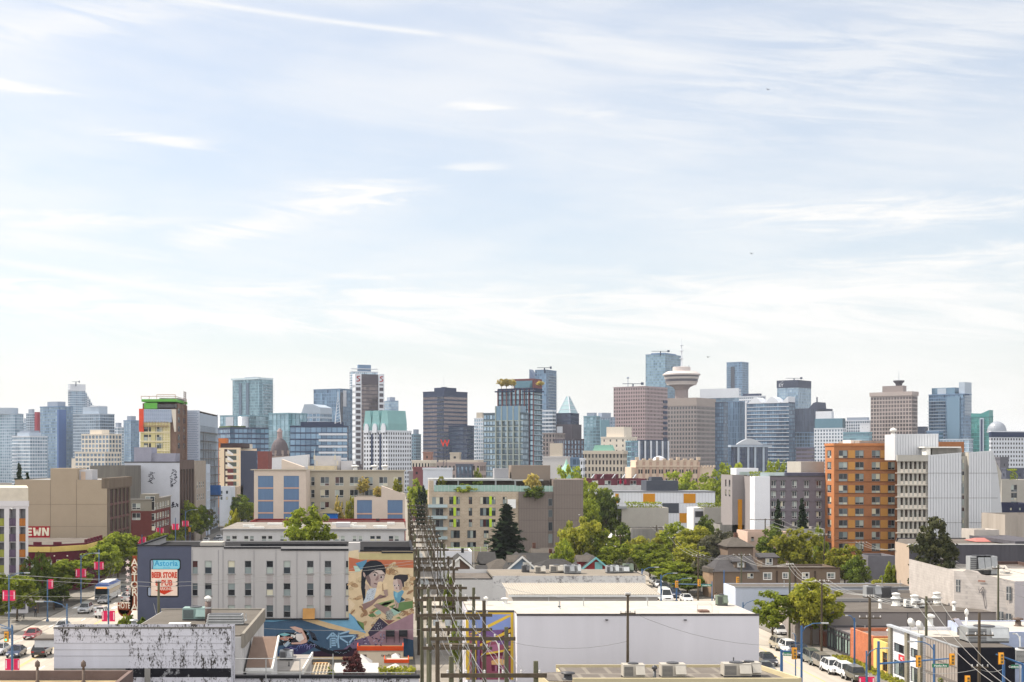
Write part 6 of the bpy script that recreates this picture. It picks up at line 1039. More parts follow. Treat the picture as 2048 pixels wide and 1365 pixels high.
mb=MB();xl=wx(e(655),Y);mb.q([(x0-.3,Y-.4,ze),(x1+.2,Y-.4,ze),(x1,Y+6,zr),(wx(e(690),Y+6),Y+6,zr)]);mb.q([(x0-.3,Y-.4,ze),(wx(e(690),Y+6),Y+6,zr),(wx(e(560),Y+11),Y+11,ze)]);mb.q([(x1+.2,Y-.4,ze),(x1+.2,Y+11.4,ze),(x1,Y+6,zr)]);mb.q([(wx(e(560),Y+11),Y+11,ze),(wx(e(690),Y+6),Y+6,zr),(x1,Y+6,zr),(x1+.2,Y+11.4,ze)]);mb.build('roof',M_slate,r)
def dorm(pa,pb,yt,yb,Yd,root,win):
 a,b=wx(pa,Yd),wx(pb,Yd);MB().box(a,b,Yd,Yd+4,wz(yb,Yd)-1,wz(yt,Yd)).build('dormer',M_brs,root);MB().yprism([(Yd-.4,wz(yt,Yd)-.05),(Yd-.4,wz(yt,Yd)+.12),(Yd+4,wz(yt-7,Yd)),(Yd+4,wz(yt,Yd)-.05)],a-.4,b+.4).build('dormer_roof',M_slate,root)
 w=[(wx(win[0],Yd),wx(win[1],Yd),wz(win[3],Yd),wz(win[2],Yd))];MB().box(w[0][0]-.15,w[0][1]+.15,Yd-.06,Yd-.003,w[0][2]-.15,w[0][3]+.15).build('window_surround',M_wframe,root);add_windows(root,'F',Yd-.25,w,'double',M_wframe)
dorm(e(820),e(915),h(322),h(395),Y+1.,r,(e(850),e(896),h(332),h(362)))
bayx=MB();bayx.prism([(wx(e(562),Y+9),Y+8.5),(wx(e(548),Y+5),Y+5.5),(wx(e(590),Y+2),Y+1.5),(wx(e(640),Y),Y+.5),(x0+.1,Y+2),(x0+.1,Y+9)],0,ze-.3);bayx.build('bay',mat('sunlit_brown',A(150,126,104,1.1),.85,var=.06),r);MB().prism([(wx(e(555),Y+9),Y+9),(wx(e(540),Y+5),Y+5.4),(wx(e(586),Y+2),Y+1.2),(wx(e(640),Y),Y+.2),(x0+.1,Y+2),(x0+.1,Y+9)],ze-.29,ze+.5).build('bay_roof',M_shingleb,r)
MB().box(x0-.05,x1,Y-.1,Y-.003,0,wz(h(632),Y)).build('base',mat('base_grey',A(170,164,160)),r)
r=thing('row_house','flat-fronted brown terrace with five white-framed windows','house',(wx(1600,Y),Y+.5,0));a,b=wx(e(1025),Y),wx(1681,Y);zt=wz(h(378),Y)
fw=[(wx(e(q),Y),wx(e(q+w),Y),wz(h(472 if w>60 else 464),Y),wz(h(420),Y))for q,w in((1075,65),(1243,40),(1412,52),(1628,60))];mb=MB();shell(mb,a+.02,b,Y+.3,Y+11,0,zt,fw,par=.4);mb.build('wall',M_brs,r);add_windows(r,'F',Y+.3,fw,'double',M_wframe);roof_deck(r,a,b,Y+.3,Y+11,zt-.4,M_tar)
sr=MB()
for q in fw:sr.box(q[0]-.14,q[1]+.14,Y+.24,Y+.297,q[3],q[3]+.14).box(q[0]-.14,q[1]+.14,Y+.24,Y+.297,q[2]-.14,q[2]).box(q[0]-.14,q[0],Y+.24,Y+.297,q[2],q[3]).box(q[1],q[1]+.14,Y+.24,Y+.297,q[2],q[3])
sr.build('window_surround',M_wframe,r);dp=MB()
for q in(1190,1350,1520):dp.box(wx(e(q-6),Y),wx(e(q+6),Y),Y+.15,Y+.296,0,wz(h(400),Y))
dp.build('downpipe',mat('dark_brown_trim',A(74,62,54)),r);MB().box(a,b,Y+.1,Y+.5,zt,zt+.2).build('cornice',mat('dark_brown_trim',A(74,62,54)),r)
dorm(e(1060),e(1190),h(285),h(345),Y+3.,r,(e(1092),e(1142),h(290),h(342)))
hip_house('dark hip-roofed old house behind the brown corner house',1452,1512,1074,1094,300,12,(120,104,92),m=M_shingleb,ridge=.15,chim=((1471,1066),))
wall_building('low_building','beige stucco building behind the trees before the orange tower',wx(1495,318),wx(1575,318),318,328,wz(1064,318),mat('pink_beige_stucco',A(204,176,160),.85,var=.08),fw=[(wx(p,318),wx(p+6,318),wz(1082,318),wz(1074,318))for p in(1502,1520)])
wall_building('low_building','old ribbed concrete shed below the plain grey concrete blocks',wx(1262,372),wx(1345,372),372,384,wz(1058,372),M_concrete);wall_building('low_building','stained concrete annexe left of the brown corner house',wx(1440,355),wx(1496,355),355,366,wz(1050,355),M_concrete);wall_building('low_building','low concrete wall building below the orange tower',wx(1736,300),wx(1790,300),300,308,wz(1112,300),mat('grey_wall',A(112,110,116),.9,var=.1))
wall_building('low_building','low taupe roofed shed between the grey apartment house and conifers',wx(1560,322),wx(1650,322),322,334,wz(1058,322),M_concrete)
fn=thing('wooden_fence','red-brown wooden fence beside the glass shop','fence',(XF,203,0));
for i in range(9):MB().box(XF-.08,XF+.08,202.2+i*1.5,203.6+i*1.5,0,2.1).build('fence_panel',mat('fence_brown',A(130,82,66,1.1),.85,var=.15,scale=2,streak=1),fn)
for i in range(10):MB().box(XF-.12,XF+.12,202.05+i*1.5,202.2+i*1.5,0,2.25).build('post',mat('fence_post',(.14,.07,.05)),fn)
# downtown towers
G_blue=glassm('glass_blue',(.025,.07,.14),(.17,.29,.42),.32,.1);G_teal=glassm('glass_teal',(.07,.15,.20),(.30,.44,.52),.45,.1);G_pale=glassm('glass_pale_blue',(.10,.18,.26),(.38,.50,.60),.4,.1);G_navy=glassm('glass_navy',(.008,.018,.045),(.04,.07,.13),.2,.12)
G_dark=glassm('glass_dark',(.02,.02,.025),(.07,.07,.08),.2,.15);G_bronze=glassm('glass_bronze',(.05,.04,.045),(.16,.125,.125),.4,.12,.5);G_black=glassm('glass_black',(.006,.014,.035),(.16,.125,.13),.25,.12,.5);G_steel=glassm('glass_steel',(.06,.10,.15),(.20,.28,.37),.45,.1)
def wl(n,*c,**k):return mat('tower_'+n,A(*c),k.get('r',.7),var=.05,scale=.15)
W_white=wl('white',206,210,218);W_grey=wl('grey',142,152,168);W_slab=wl('slab_grey',166,178,192);W_mull=wl('mullion_blue',104,130,160);W_dmul=wl('mullion_dark',44,56,84);W_teal=wl('mullion_teal',116,150,164);W_beige=wl('beige',186,176,162);W_pink=wl('pink_stone',158,140,142);W_taupe=wl('taupe_stone',140,130,128);W_cream=wl('cream',214,204,190);W_brown=wl('brown',76,70,80);W_navy=wl('navy',52,60,84);W_rust=wl('rust_frame',116,74,76)
TR=random.Random(21)
def tower(label,pl,ps,pr,yt,Y,wall,glass,bay=3.6,fl=3.7,fw=.8,fh=.7,th=0,d=24.,name='office_tower',cat='tower',ph=(.55,5),extra=None,base=0.,tones=None,z0=0,topband=0.):
 ul,ur=(pl-PX)/F,(pr-PX)/F;t=R(abs(th))
 if th<0:t=max(t,math.atan(max(ur,0))+R(24))
 if th>0:t=max(t,math.atan(max(-ul,0))+R(18))
 c,s=math.cos(t),math.sin(t)
 if th==0:w=(ur-ul)*Y;org=((ul+ur)/2*Y,Y+d/2);rz=0
 elif th>0:
  cx=wx(ps,Y);w=(ur*Y-cx)/(c-ur*s);d=(cx-ul*Y)/(s+ul*c);org=(cx+w/2*c-d/2*s,Y+w/2*s+d/2*c);rz=t
 else:
  cx=wx(ps,Y);w=(cx-ul*Y)/(c+ul*s);d=(ur*Y-cx)/(s-ur*c);org=(cx-w/2*c+d/2*s,Y+w/2*s+d/2*c);rz=-t
 zt=wz(yt,Y);r=local(name,label,cat,(org[0],org[1],0),rz);zt0=zt-topband
 mb=MB();gl=MB();nz=max(2,int(round(zt0/fl)))
 for f,pln,u0,u1 in(('F',-d/2,-w/2,w/2),('L',-w/2,-d/2,d/2),('R',w/2,-d/2,d/2)):
  nx=max(1,int(round((u1-u0)/bay)));ws=grid(u0,u1,nx,0,zt0,nz,fw,fh);facade(mb,f,pln,u0,u1,0,zt,ws,.25,0,reveal=False);P=mapper(f,pln)
  colt=[TR.random()for _ in range(nx)]
  for a,b,e,g in ws:
   tn=.62*TR.random()+.38*colt[min(nx-1,int((a-u0)/(u1-u0)*nx))]
   if tones:tn=tones(f,(a+b)/2,(e+g)/2,w,d,zt,tn)
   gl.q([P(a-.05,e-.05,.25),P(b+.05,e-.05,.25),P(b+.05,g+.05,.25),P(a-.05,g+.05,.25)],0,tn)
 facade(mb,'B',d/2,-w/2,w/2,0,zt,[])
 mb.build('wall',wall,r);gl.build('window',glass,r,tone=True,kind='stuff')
 MB().box(-w/2-.2,w/2+.2,-d/2-.2,d/2+.2,zt,zt+.8).build('roof',wall,r)
 if ph:MB().box(-w/2*ph[0],w/2*ph[0],-d/2*ph[0],d/2*ph[0],zt+.8,zt+.8+ph[1]).build('mechanical_penthouse',W_grey if len(ph)<3 else ph[2],r)
 if extra:extra(r,w,d,zt)
 return r,w,d,zt
def balconies(mt,f='F',fr=(0,1),fl=3.2,dep=1.4,every=1):
 def go(r,w,d,zt):
  mb=MB();n=int(zt/fl);u=w if f=='F' else d
  for i in range(4,n,every):
   a,b=-u/2+u*fr[0],-u/2+u*fr[1];z=zt-i*fl+2*fl
   if z>zt:continue
   if f=='F':mb.box(a,b,-d/2-dep,-d/2,z,z+.35)
   elif f=='R':mb.box(w/2,w/2+dep,a,b,z,z+.35)
   else:mb.box(-w/2-dep,-w/2,a,b,z,z+.35)
  mb.build('balcony',mt,r,kind='stuff')
 return go
def crane(px,py,Y,l,label,sl=0):
 r=local('roof_crane',label,'crane',(wx(px,Y),Y,wz(py,Y)-6));MB().tube((0,0,0),(0,0,6),.7).build('mast',W_dmul,r);MB().tube((-l*.5,0,6),(l*.5,0,6+sl),.4,.4,4).build('jib',W_dmul,r);MB().box(l*.38,l*.5,-.8,.8,4.8,7.4).build('counterweight',W_dmul,r)
def boxpart(r,nm,m,*b):return MB().box(*b).build(nm,m,r)
# left group
def ex_t1(r,w,d,zt):MB().lathe(0,0,[(w*.33,zt),(w*.33,zt+7)],20).build('crown_ring',W_slab,r)
tower('grey-blue condo tower with round crown at the left edge',-16,30,47,829,1500,W_slab,G_pale,3,3.1,.86,.7,-30,ph=None,extra=ex_t1)
tower('pale slab-edged condo block in front of the left edge towers',24,60,95,874,1280,W_white,G_pale,2.8,3.1,.88,.68,-35,extra=lambda r,w,d,zt:(balconies(W_white,'F',(0,.3))(r,w,d,zt),boxpart(r,'terrace_storey',W_slab,-w*.35,w*.3,-d*.35,d*.35,zt,zt+4)))
tower('narrow grey condo tower behind the red fin',52,66,74,828,1750,W_slab,G_steel,3,3.1,.8,.7,-35)
tower('condo tower with tall red side fin',60,74,82,838,1700,W_grey,G_steel,3,3.1,.8,.7,-35,ph=None,extra=lambda r,w,d,zt:boxpart(r,'red_fin',wl('red_fin',146,46,62),w*.25,w*.25+5,-d/2-1,-d/2+6,zt-24,zt+8))
tower('tall blue glass tower with pale left face beside the red fin',80,117,146,814,1480,W_mull,G_pale,2.6,3.1,.86,.72,-38,extra=lambda r,w,d,zt:boxpart(r,'corner_strip',wl('deep_blue_glass',62,96,150,r=.15),w/2-2,w/2+.6,-d/2-.4,d*.0,0,zt-3))
def ex_step(r,w,d,zt):
 n=7
 for i in range(n):boxpart(r,'stepped_wing',W_white if i%2 else W_slab,w/2+i*2.4,w/2+(i+1)*2.4,-d/2+.5,d/2,0,zt-10-i*4.2)
 mb=MB()
 for i in range(n):
  for z in range(30):
   zz=zt-14-i*4.2-z*3.1
   if zz>5:mb.box(w/2+i*2.4+.5,w/2+(i+1)*2.4-.4,-d/2+.4,-d/2+.49,zz,zz+2)
 mb.build('window',G_blue,r,kind='stuff')
 boxpart(r,'white_cap',W_white,-w/2,w/2,-d/2-.6,d/2,zt-8,zt+1)
tower('tallest white and blue condo tower of the left group with stepped right side',136,140,171,770,1900,W_slab,G_blue,2.8,3.1,.82,.7,20,ph=None,extra=lambda r,w,d,zt:(ex_step(r,w,d,zt),balconies(W_white,'L',(0,1))(r,w,d,zt)));crane(152,764,1900,10,'small roof crane on the tallest tower of the left group')
def ex_oct(r,w,d,zt):boxpart(r,'upper_storey',W_slab,-w*.25,w*.35,-d*.3,d*.3,zt,zt+8);boxpart(r,'roof_frame',W_white,w*.02,w*.34,-d*.3-.5,d*.3,zt+8,zt+9);balconies(W_slab,'F',(.8,1.04))(r,w,d,zt);balconies(W_slab,'R',(0,1))(r,w,d,zt)
tower('broad grey-green glass condo tower with stepped top left of the crane building',146,200,229,829,1450,W_slab,G_steel,2.8,3.1,.84,.72,-32,ph=None,extra=ex_oct)
def ex_cream(r,w,d,zt):boxpart(r,'upper_storey',W_cream,-w*.28,w*.15,-d*.3,d*.3,zt,zt+4);boxpart(r,'podium_wing',W_cream,-w*.6,w*.25,-d/2-8,-d/2,0,zt-18)
tower('cream grid-fronted condo block with stepped lower wing',163,218,243,870,1080,W_cream,G_steel,3.4,3.3,.68,.7,-30,ph=None,extra=ex_cream)
tower('low cream podium block with wide windows below the cream grid condo',150,210,240,906,1040,W_cream,G_steel,3.6,3.4,.7,.6,-30,ph=None)
tower('small pale blue tower left of the green-topped construction building',247,262,279,842,1700,W_mull,G_pale,2.8,3.1,.84,.72,-30,extra=balconies(W_slab,'L',(0,1)))
tower('slim pale condo tower between the cream grid block and the blue tower',226,236,248,856,1600,W_white,G_pale,2.6,3.1,.8,.7,-40,extra=balconies(W_slab,'F',(-.02,.4)))
tower('slender blue-grey condo tower behind the pale slab-edged block',44,52,60,846,1850,W_slab,G_blue,2.6,3.1,.8,.7,-40)
# construction tower and wave-clad tower on Hastings
Y=470.;k=1/5.1125;ex_=lambda v:v*k;hy=lambda v:700+v*k
ct=thing('construction_tower','unfinished mid-rise with green roof edge, orange-red panel and yellow insulation','tower',(wx(320,Y),Y,0));x0,x1=wx(281,Y),wx(345,Y);xs=XL
ins=mat('yellow_insulation',A(206,196,146),.9,var=.06);wav=mat('white_wave_cladding',A(188,198,214),.5,.1,var=.04);brs=mat('brown_sheathing',A(130,106,94),.85,var=.15);grn=mat('green_membrane',A(104,178,80),.7,var=.1)
fw=[(wx(ex_(a),Y),wx(ex_(b),Y),wz(hy(d),Y),wz(hy(c),Y))for c,d in((790,842),(868,932),(955,1010))for a,b in((1470,1545),(1590,1665))]
mb=MB();facade(mb,'F',Y,x0,wx(340,Y),0,wz(841,Y),fw,.3,0);mb.box(wx(340,Y),wx(352,Y),Y+.6,Y+4,0,wz(820,Y),2);mb.box(wx(288,Y),wx(344,Y),Y-.4,Y+4,wz(845,Y),wz(819,Y),1);mb.box(x0,wx(352,Y),Y+4,Y+26,0,wz(806,Y),2);mb.build('wall',[ins,wav,brs],ct)
add_windows(ct,'F',Y,fw,'quad',M_dframe)
j=MB()
for i in range(12):j.box(x0+(wx(340,Y)-x0)*i/11-.1,x0+(wx(340,Y)-x0)*i/11+.1,Y-.08,Y-.003,0,wz(841,Y))if i in(0,3,6,8,9,10,11)else None
for y in range(848,920,5):j.box(wx(ex_(1665),Y),wx(340,Y),Y-.06,Y-.002,wz(y+.5,Y),wz(y-.5,Y))
for y in(865,883,902):j.box(x0,wx(340,Y),Y-.3,Y-.003,wz(y+1.2,Y),wz(y-1.2,Y))
j.build('girt',mat('cream_strip',A(226,214,180)),ct)
wv=MB()
for i in range(9):
 for jn in range(14):u=wx(288.5+jn*4,Y);wv.xprism([(u,wz(821+i*2.7,Y)),(u+.5,wz(820.4+i*2.7,Y)),(u+.55,wz(821.4+i*2.7,Y)),(u+.05,wz(822+i*2.7,Y))],Y-.5,Y-.402)
wv.build('wave_slot',mat('wave_slot',A(120,140,170)),ct)
boxpart(ct,'orange_panel',mat('orange_red_panel',A(222,84,58),.6),wx(278.5,Y),wx(288,Y),Y-.5,Y+2,wz(864,Y),wz(818,Y));mb=MB().xprism([(wx(343,Y),wz(819,Y)),(wx(352,Y),wz(819,Y)),(wx(352,Y),wz(864,Y)),(wx(349,Y),wz(864,Y))],Y-.5,Y+.5);mb.build('pale_panel',W_cream,ct)
boxpart(ct,'roof_edge',grn,wx(284,Y),wx(353,Y),Y-1.,Y+25,wz(804,Y),wz(799,Y));MB().box(wx(289,Y),wx(315,Y),Y-.6,Y+3,wz(818,Y),wz(806,Y),0).build('green_parapet',grn,ct);boxpart(ct,'dark_window_band',M_dframe,wx(315,Y),wx(351,Y),Y-.5,Y+3,wz(816,Y),wz(809,Y));boxpart(ct,'roof_storey',M_concrete,wx(314,Y),wx(352,Y),Y+5,Y+20,wz(799,Y),wz(795,Y))
sc=MB()
for p in(284,300,315,352):sc.tube((wx(p,Y),Y-1.4,wz(799,Y)),(wx(p,Y),Y-1.4,wz(793 if p not in(315,352)else 790,Y)),.1)
sc.tube((wx(284,Y),Y-1.4,wz(793.5,Y)),(wx(352,Y),Y-1.4,wz(793.5,Y)),.1).tube((wx(352,Y),Y-1.4,wz(793.5,Y)),(wx(352,Y),Y+24,wz(793.5,Y)),.1).tube((wx(352,Y),Y+24,wz(799,Y)),(wx(352,Y),Y+24,wz(793.5,Y)),.1).tube((wx(315,Y),Y-1.2,wz(790,Y)),(wx(352,Y),Y-1.2,wz(790,Y)),.1);sc.build('guard_rail',mat('scaffold_tan',A(170,140,116)),ct)
hm=MB()
for q in(10,14):hm.tube((wx(352,Y)+1.2,Y+q,0),(wx(352,Y)+1.2,Y+q,wz(780,Y)),.14)
for y in range(783,960,4):hm.tube((wx(352,Y)+1.2,Y+10,wz(y,Y)),(wx(352,Y)+1.2,Y+14,wz(y,Y)),.1,.1,4)
hm.build('hoist_mast',mat('hoist_brown',A(96,70,58)),ct)
add_windows(ct,'R',wx(352,Y)+.19,[(Y+a,Y+a+4,wz(y+11,Y),wz(y,Y))for y in(816,834,852,869,886)for a in(4,16)],'quad',M_dframe)
wk=MB()
for y in(851,853):wk.box(wx(287,Y),wx(339,Y),Y-1.4,Y-.4,wz(y+.5,Y),wz(y,Y))
for p in range(288,340,6):wk.tube((wx(p,Y),Y-1.3,wz(853,Y)),(wx(p,Y),Y-1.3,wz(843,Y)),.07,.07,4)
wk.build('swing_stage',mat('scaffold_tan',A(170,140,116)),ct)
Y=500.;XW=wx(399.5,Y);wt=thing('apartment_tower','tower clad in white wavy metal with scaffolded street side','tower',(wx(385,Y),Y,0));a=wx(366,Y);zt=wz(821,Y)
rw=[(Y+2.5+i*2.7,Y+3.9+i*2.7,z,z+2.4)for i in range(16)for z in[8+q*3.1 for q in range(10)]]
mb=MB();facade(mb,'F',Y,a,XW,0,zt,[],m=0);facade(mb,'R',XW,Y,Y+52,0,wz(826,Y),rw,.3,1);facade(mb,'L',a,Y,Y+52,0,zt,[],m=0);facade(mb,'B',Y+52,a,XW,0,zt,[],m=0);mb.build('wall',[wav,W_slab],wt);add_windows(wt,'R',XW,rw,'plain',M_dframe)
wv=MB();r2=random.Random(2)
for i in range(66):
 for jn in range(8):u=a+1+(XW-a-2.2)*jn/8+(i%2)*.7;z=2+i*.66;
 for jn in range(8):
  u=a+.3+(XW-a-1.2)*jn/8+(i%2)*.45;z=zt-.6-i*.62;wv.xprism([(u,z),(u+.55,z+.14),(u+.6,z-.04),(u+.05,z-.18)],Y-.06,Y-.002)
wv.build('wave_slot',mat('wave_slot',A(120,140,170)),wt,kind='stuff');MB().box(a+.2,XW-.2,Y+.2,Y+51.8,zt-.5,zt-.2).build('roof',M_tar,wt)
mb=MB()
for z in[11+q*3.1 for q in range(9)]:mb.box(XW,XW+1.2,Y+1,Y+50,z,z+.2)
for i in range(11):mb.tube((XW+1.1,Y+1.5+i*4.6,0),(XW+1.1,Y+1.5+i*4.6,36-i),.09)
mb.build('scaffold',mat('scaffold_grey',A(120,116,116)),wt)
w2=thing('apartment_block','lower white wave-clad wing with white framed windows beside the scaffolded tower','building',(XW+1,490,0));rw=[(491+i*2.1,492.2+i*2.1,z,z+2.6)for i in range(4)for z in[3+q*3.2 for q in range(6)]];mb=MB();shell(mb,XW-.4,wx(413,490),490,499.9,0,wz(929,490),rw=rw);mb.build('wall',wav,w2);add_windows(w2,'R',wx(413,490),rw,'plain',M_wframe)
hb=thing('wrapped_hoist','blue mesh wrapped hoist basket on the tower side above the street','hoist',(XW+5,520,11));MB().box(XW+1.4,XW+4.8,518,522,wz(990,520),wz(971,520)).build('basket',mat('blue_mesh',A(50,92,150),.8,var=.2,scale=1.),hb);MB().box(XW+.5,XW+5.3,517.6,522.4,wz(993,520),wz(990,520)-.003).build('platform',M_dframe,hb);MB().tube((XW+3,520,wz(971,520)),(XW+3,520,wz(935,520)),.08).build('cable',M_dframe,hb)
Y=590.;a=wx(438,Y);zt=wz(896,Y);tri=thing('hotel','cream tower with triangle patterned windows and dark navy street side','building',(wx(460,Y),Y,0));mb=MB();facade(mb,'F',Y,a,XL,0,zt,[],m=0);facade(mb,'R',XL,Y,Y+70,0,zt-1,[],m=1);facade(mb,'L',a,Y,Y+70,0,zt,[],m=0);facade(mb,'B',Y+70,a,XL,0,zt,[],m=0);mb.build('wall',[mat('pale_cream_wall',A(222,200,172,1.0),.8,var=.03),mat('navy_side',A(54,60,84,1.1),.7,var=.08)],tri)
ks=1/5.933;e=lambda v:240+v*ks;h=lambda v:880+v*ks;cp=[mat('tri_brown',A(78,62,62)),mat('tri_green',A(92,98,92)),mat('tri_cream',A(226,214,190)),mat('tri_white',A(232,228,226)),mat('tri_red',A(112,62,62))]
mb=MB();Q=lambda u,v,L:(wx(e(u),Y),Y-.02*L,wz(h(v),Y))
mb.q([Q(1238,110,1),Q(1275,110,1),Q(1275,555,1),Q(1238,555,1)],0)
for i in range(6):
 y=115+i*76
 mb.q([Q(1275,y,1),Q(1345,y,1),Q(1345,y+50,1),Q(1275,y+50,1)],1 if i<3 else 4);mb.q([Q(1275,y,2),Q(1345,y+50,2),Q(1275,y+50,2)],3 if i<3 else 4);mb.q([Q(1280,y+52,2),Q(1345,y+72,2),Q(1345,y+52,2)],3);mb.q([Q(1345,y,1),Q(1382,y,1),Q(1382,y+50,1),Q(1345,y+50,1)],1);mb.q([Q(1385,y,1),Q(1410,y,1),Q(1410,y+54,1),Q(1385,y+54,1)],2);mb.q([Q(1252,y+26,2),Q(1275,y+26,2),Q(1275,y+76,2),Q(1252,y+76,2)],2)
mb.build('mosaic',cp,tri);boxpart(tri,'roof_storey',mat('dark_brown_roof_storey',A(70,54,56),.8),wx(441,Y+8),wx(484,Y+8),Y+8,Y+40,zt,wz(887,Y+8));boxpart(tri,'plant_room',W_cream,XL-8,XL-1,Y+20,Y+60,zt-.5,zt+2)
wall_building('low_building','small orange-topped block behind the triangle patterned hotel',wx(437,680),wx(452,680),680,690,wz(877,680),mat('orange_brown_wall',A(190,112,62)))
wall_building('low_building','small white building below the triangle patterned hotel',wx(438,560),wx(462,560),560,575,wz(974,560),W_white,fw=[(wx(p,560),wx(p+4,560),wz(y+6,560),wz(y,560))for p in(441,452)for y in(982,994)],style='plain',fm=M_dframe)
wall_building('low_building','tan three-storey building at the far end of the street',wx(459,575),XL,575,600,wz(974,575),mat('tan_far',A(192,172,150),.85,var=.06))
wall_building('low_building','dark red-brown brick block behind the navy hotel side',wx(515,720),wx(536,720),720,745,wz(903,720),mat('red_brown_far',A(124,70,66),.9))
# centre left group
def ex_post(r,w,d,zt):
 boxpart(r,'top_frame',wl('pale_frame',190,206,214),-w/2-1.2,w/2+.4,-d/2-1.2,d/2,zt-.5,zt+1.5);boxpart(r,'base_ring',wl('pale_frame',190,206,214),-w/2-.6,w/2,-d/2-.8,d/2,zt-61,zt-59.5);balconies(W_slab,'R',(.3,1.05))(r,w,d,zt)
 for i in range(2):boxpart(r,'balcony_stack',G_steel,-w*.25+i*w*.27,-w*.25+i*w*.27+4.5,-d/2-.5,-d/2-.003,zt-58,zt-4)
tower('glass tower with pale frame and rooftop plants left of centre',465,518,546,758,1580,W_teal,G_teal,2.2,3.2,.86,.8,-38,ph=(.4,2),extra=ex_post)
def ex_pod(r,w,d,zt):boxpart(r,'white_panel',W_white,-w*.3,-w*.05,-d/2-.5,-d/2-.003,zt-18,zt-1);MB().lathe(w*.33,-d/2-3,[(5.5,0),(5.5,zt-1)],20).build('silver_drum',mat('silver_drum',A(170,176,184),.3,.5),r,smooth=True)
tower('wide glass podium with white panel and silver drum under the pale-framed tower',440,500,540,832,1400,W_teal,G_teal,4,4,.86,.8,-25,ph=None,extra=ex_pod)
tower('long low dark blue glass block with planted roof',424,460,538,857,1180,W_dmul,G_blue,4,4.2,.9,.72,25,ph=None,extra=lambda r,w,d,zt:boxpart(r,'roof_planting',mat('roof_green',(.06,.09,.03),.95,var=.4),-w*.45,-w*.05,-d*.4,d*.2,zt+.8,zt+2.2))
tower('teal glass office block with dark right face behind the copper-domed tower',537,577,614,828,1100,W_teal,G_teal,4.2,4.2,.92,.88,-40,ph=None)
def ex_band(r,w,d,zt):
 mb=MB()
 for i in range(9):mb.box(-w*.0,w/2-.2,-d/2-.5,-d/2-.003,zt-6-i*4.3,zt-4.6-i*4.3)
 mb.build('white_band',W_white,r);boxpart(r,'upper_storey',W_dmul,-w*.32,w*.42,-d*.4,d*.4,zt,zt+3.5)
tower('dark blue glass office block with white horizontal bands',580,582,695,854,1000,W_dmul,G_blue,3.6,4.3,.9,.8,0,ph=None,extra=ex_band)
def ex_slant(r,w,d,zt):MB().xprism([(-w*.5,zt),(-w*.35,zt+8),(w*.1,zt+8),(w*.5,zt+5),(w*.5,zt)],-d/2,d/2).build('slanted_roof',W_slab,r)
tower('pale grey office block with slanted roof behind the banded glass block',603,640,664,826,1300,W_slab,G_blue,4,4.2,.85,.6,-25,ph=None,extra=ex_slant)
tower('big plain blue glass slab tower left of the red-logo tower',627,680,707,779,1500,W_mull,G_blue,3.0,3.8,.9,.86,-35,ph=None,extra=lambda r,w,d,zt:(boxpart(r,'white_frame',W_white,w/2+.003,w/2+.4,-d*.28,-d*.05,zt-18,zt-1),boxpart(r,'core_slot',G_navy,w/2+.003,w/2+.3,-d*.48,-d*.3,zt-90,zt-3)))
sp_=thing('lattice_spire','thin white lattice spire before the blue glass slab tower','spire',(wx(676,990),990,0));mb=MB()
for i in(-1,1):mb.tube((wx(676,990)+i*2,990,wz(848,990)),(wx(676,990),990,wz(783,990)),.28,.1,5)
for i in range(9):zz=wz(847-i*6,990);q=2*(1-i/10.);mb.tube((wx(676,990)-q,990,zz),(wx(676,990)+q*.9,990,zz+1.4),.14,.14,4)
mb.build('lattice',W_white,sp_)
def ex_wb(r,w,d,zt):balconies(W_white,'F',(-.02,1.02))(r,w,d,zt);boxpart(r,'crown_frame',W_white,-w*.5,w*.5,-d*.5,d*.5,zt+3.5,zt+4.3);boxpart(r,'crown',W_mull,-w*.22,w*.25,-d*.3,d*.3,zt+.8,zt+9)
tower('white balconied condo tower rising behind the red-logo tower',699,702,756,744,1750,W_white,G_pale,2.8,3.1,.85,.7,10,ph=None,extra=ex_wb)
def ex_red(r,w,d,zt):
 for a,b in((-w/2-.3,-w/2+w*.21),(w/2-w*.19,w/2+.3)):
  boxpart(r,'white_pier',W_white,a,b,-d/2-1.6,-d/2+8,zt-9.5,zt+1.2)
  mb=MB();nb=26
  for i in range(nb):
   z=zt-13-i*5.9
   if z>20:mb.box(a,b,-d/2-1.6,-d/2+8,z,z+2.2)
  mb.box(a,a+.9,-d/2-1.62,-d/2+8,20,zt-9.5).box(b-.9,b,-d/2-1.62,-d/2+8,20,zt-9.5);mb.build('white_grid',W_white,r);boxpart(r,'grid_glass',W_brown,a+.3,b-.3,-d/2-1.2,-d/2+7,18,zt-9.6)
  c=(a+b)/2;lg=MB();z=zt-4
  lg.xprism([(c+1.9,z+2.9),(c-.6,z+2.9),(c-1.9,z+1.9),(c-1.6,z+.6),(c+.6,z-.6),(c+.8,z-1.5),(c-.2,z-2.1),(c-2,z-2.1),(c-2,z-3.1),(c+.5,z-3.1),(c+2,z-2),(c+1.8,z-.4),(c-.3,z+.8),(c-.5,z+1.5),(c+.2,z+1.9),(c+1.9,z+1.9)],-d/2-1.9,-d/2-1.6);lg.build('logo',wl('logo_red',150,40,48),r)
 boxpart(r,'dark_top',W_brown,-w*.28,w*.3,-d/2-.6,-d/2+4,zt-10,zt-.5)
tower('brown glass office tower with white slotted side piers and red logos',706,710,767,750,1480,W_brown,G_bronze,3.2,4.,.9,.72,5,ph=None,extra=ex_red)
tower('small pale blue glass tower right of the red-logo tower',767,778,797,803,1900,W_mull,G_pale,3,3.6,.88,.8,15)
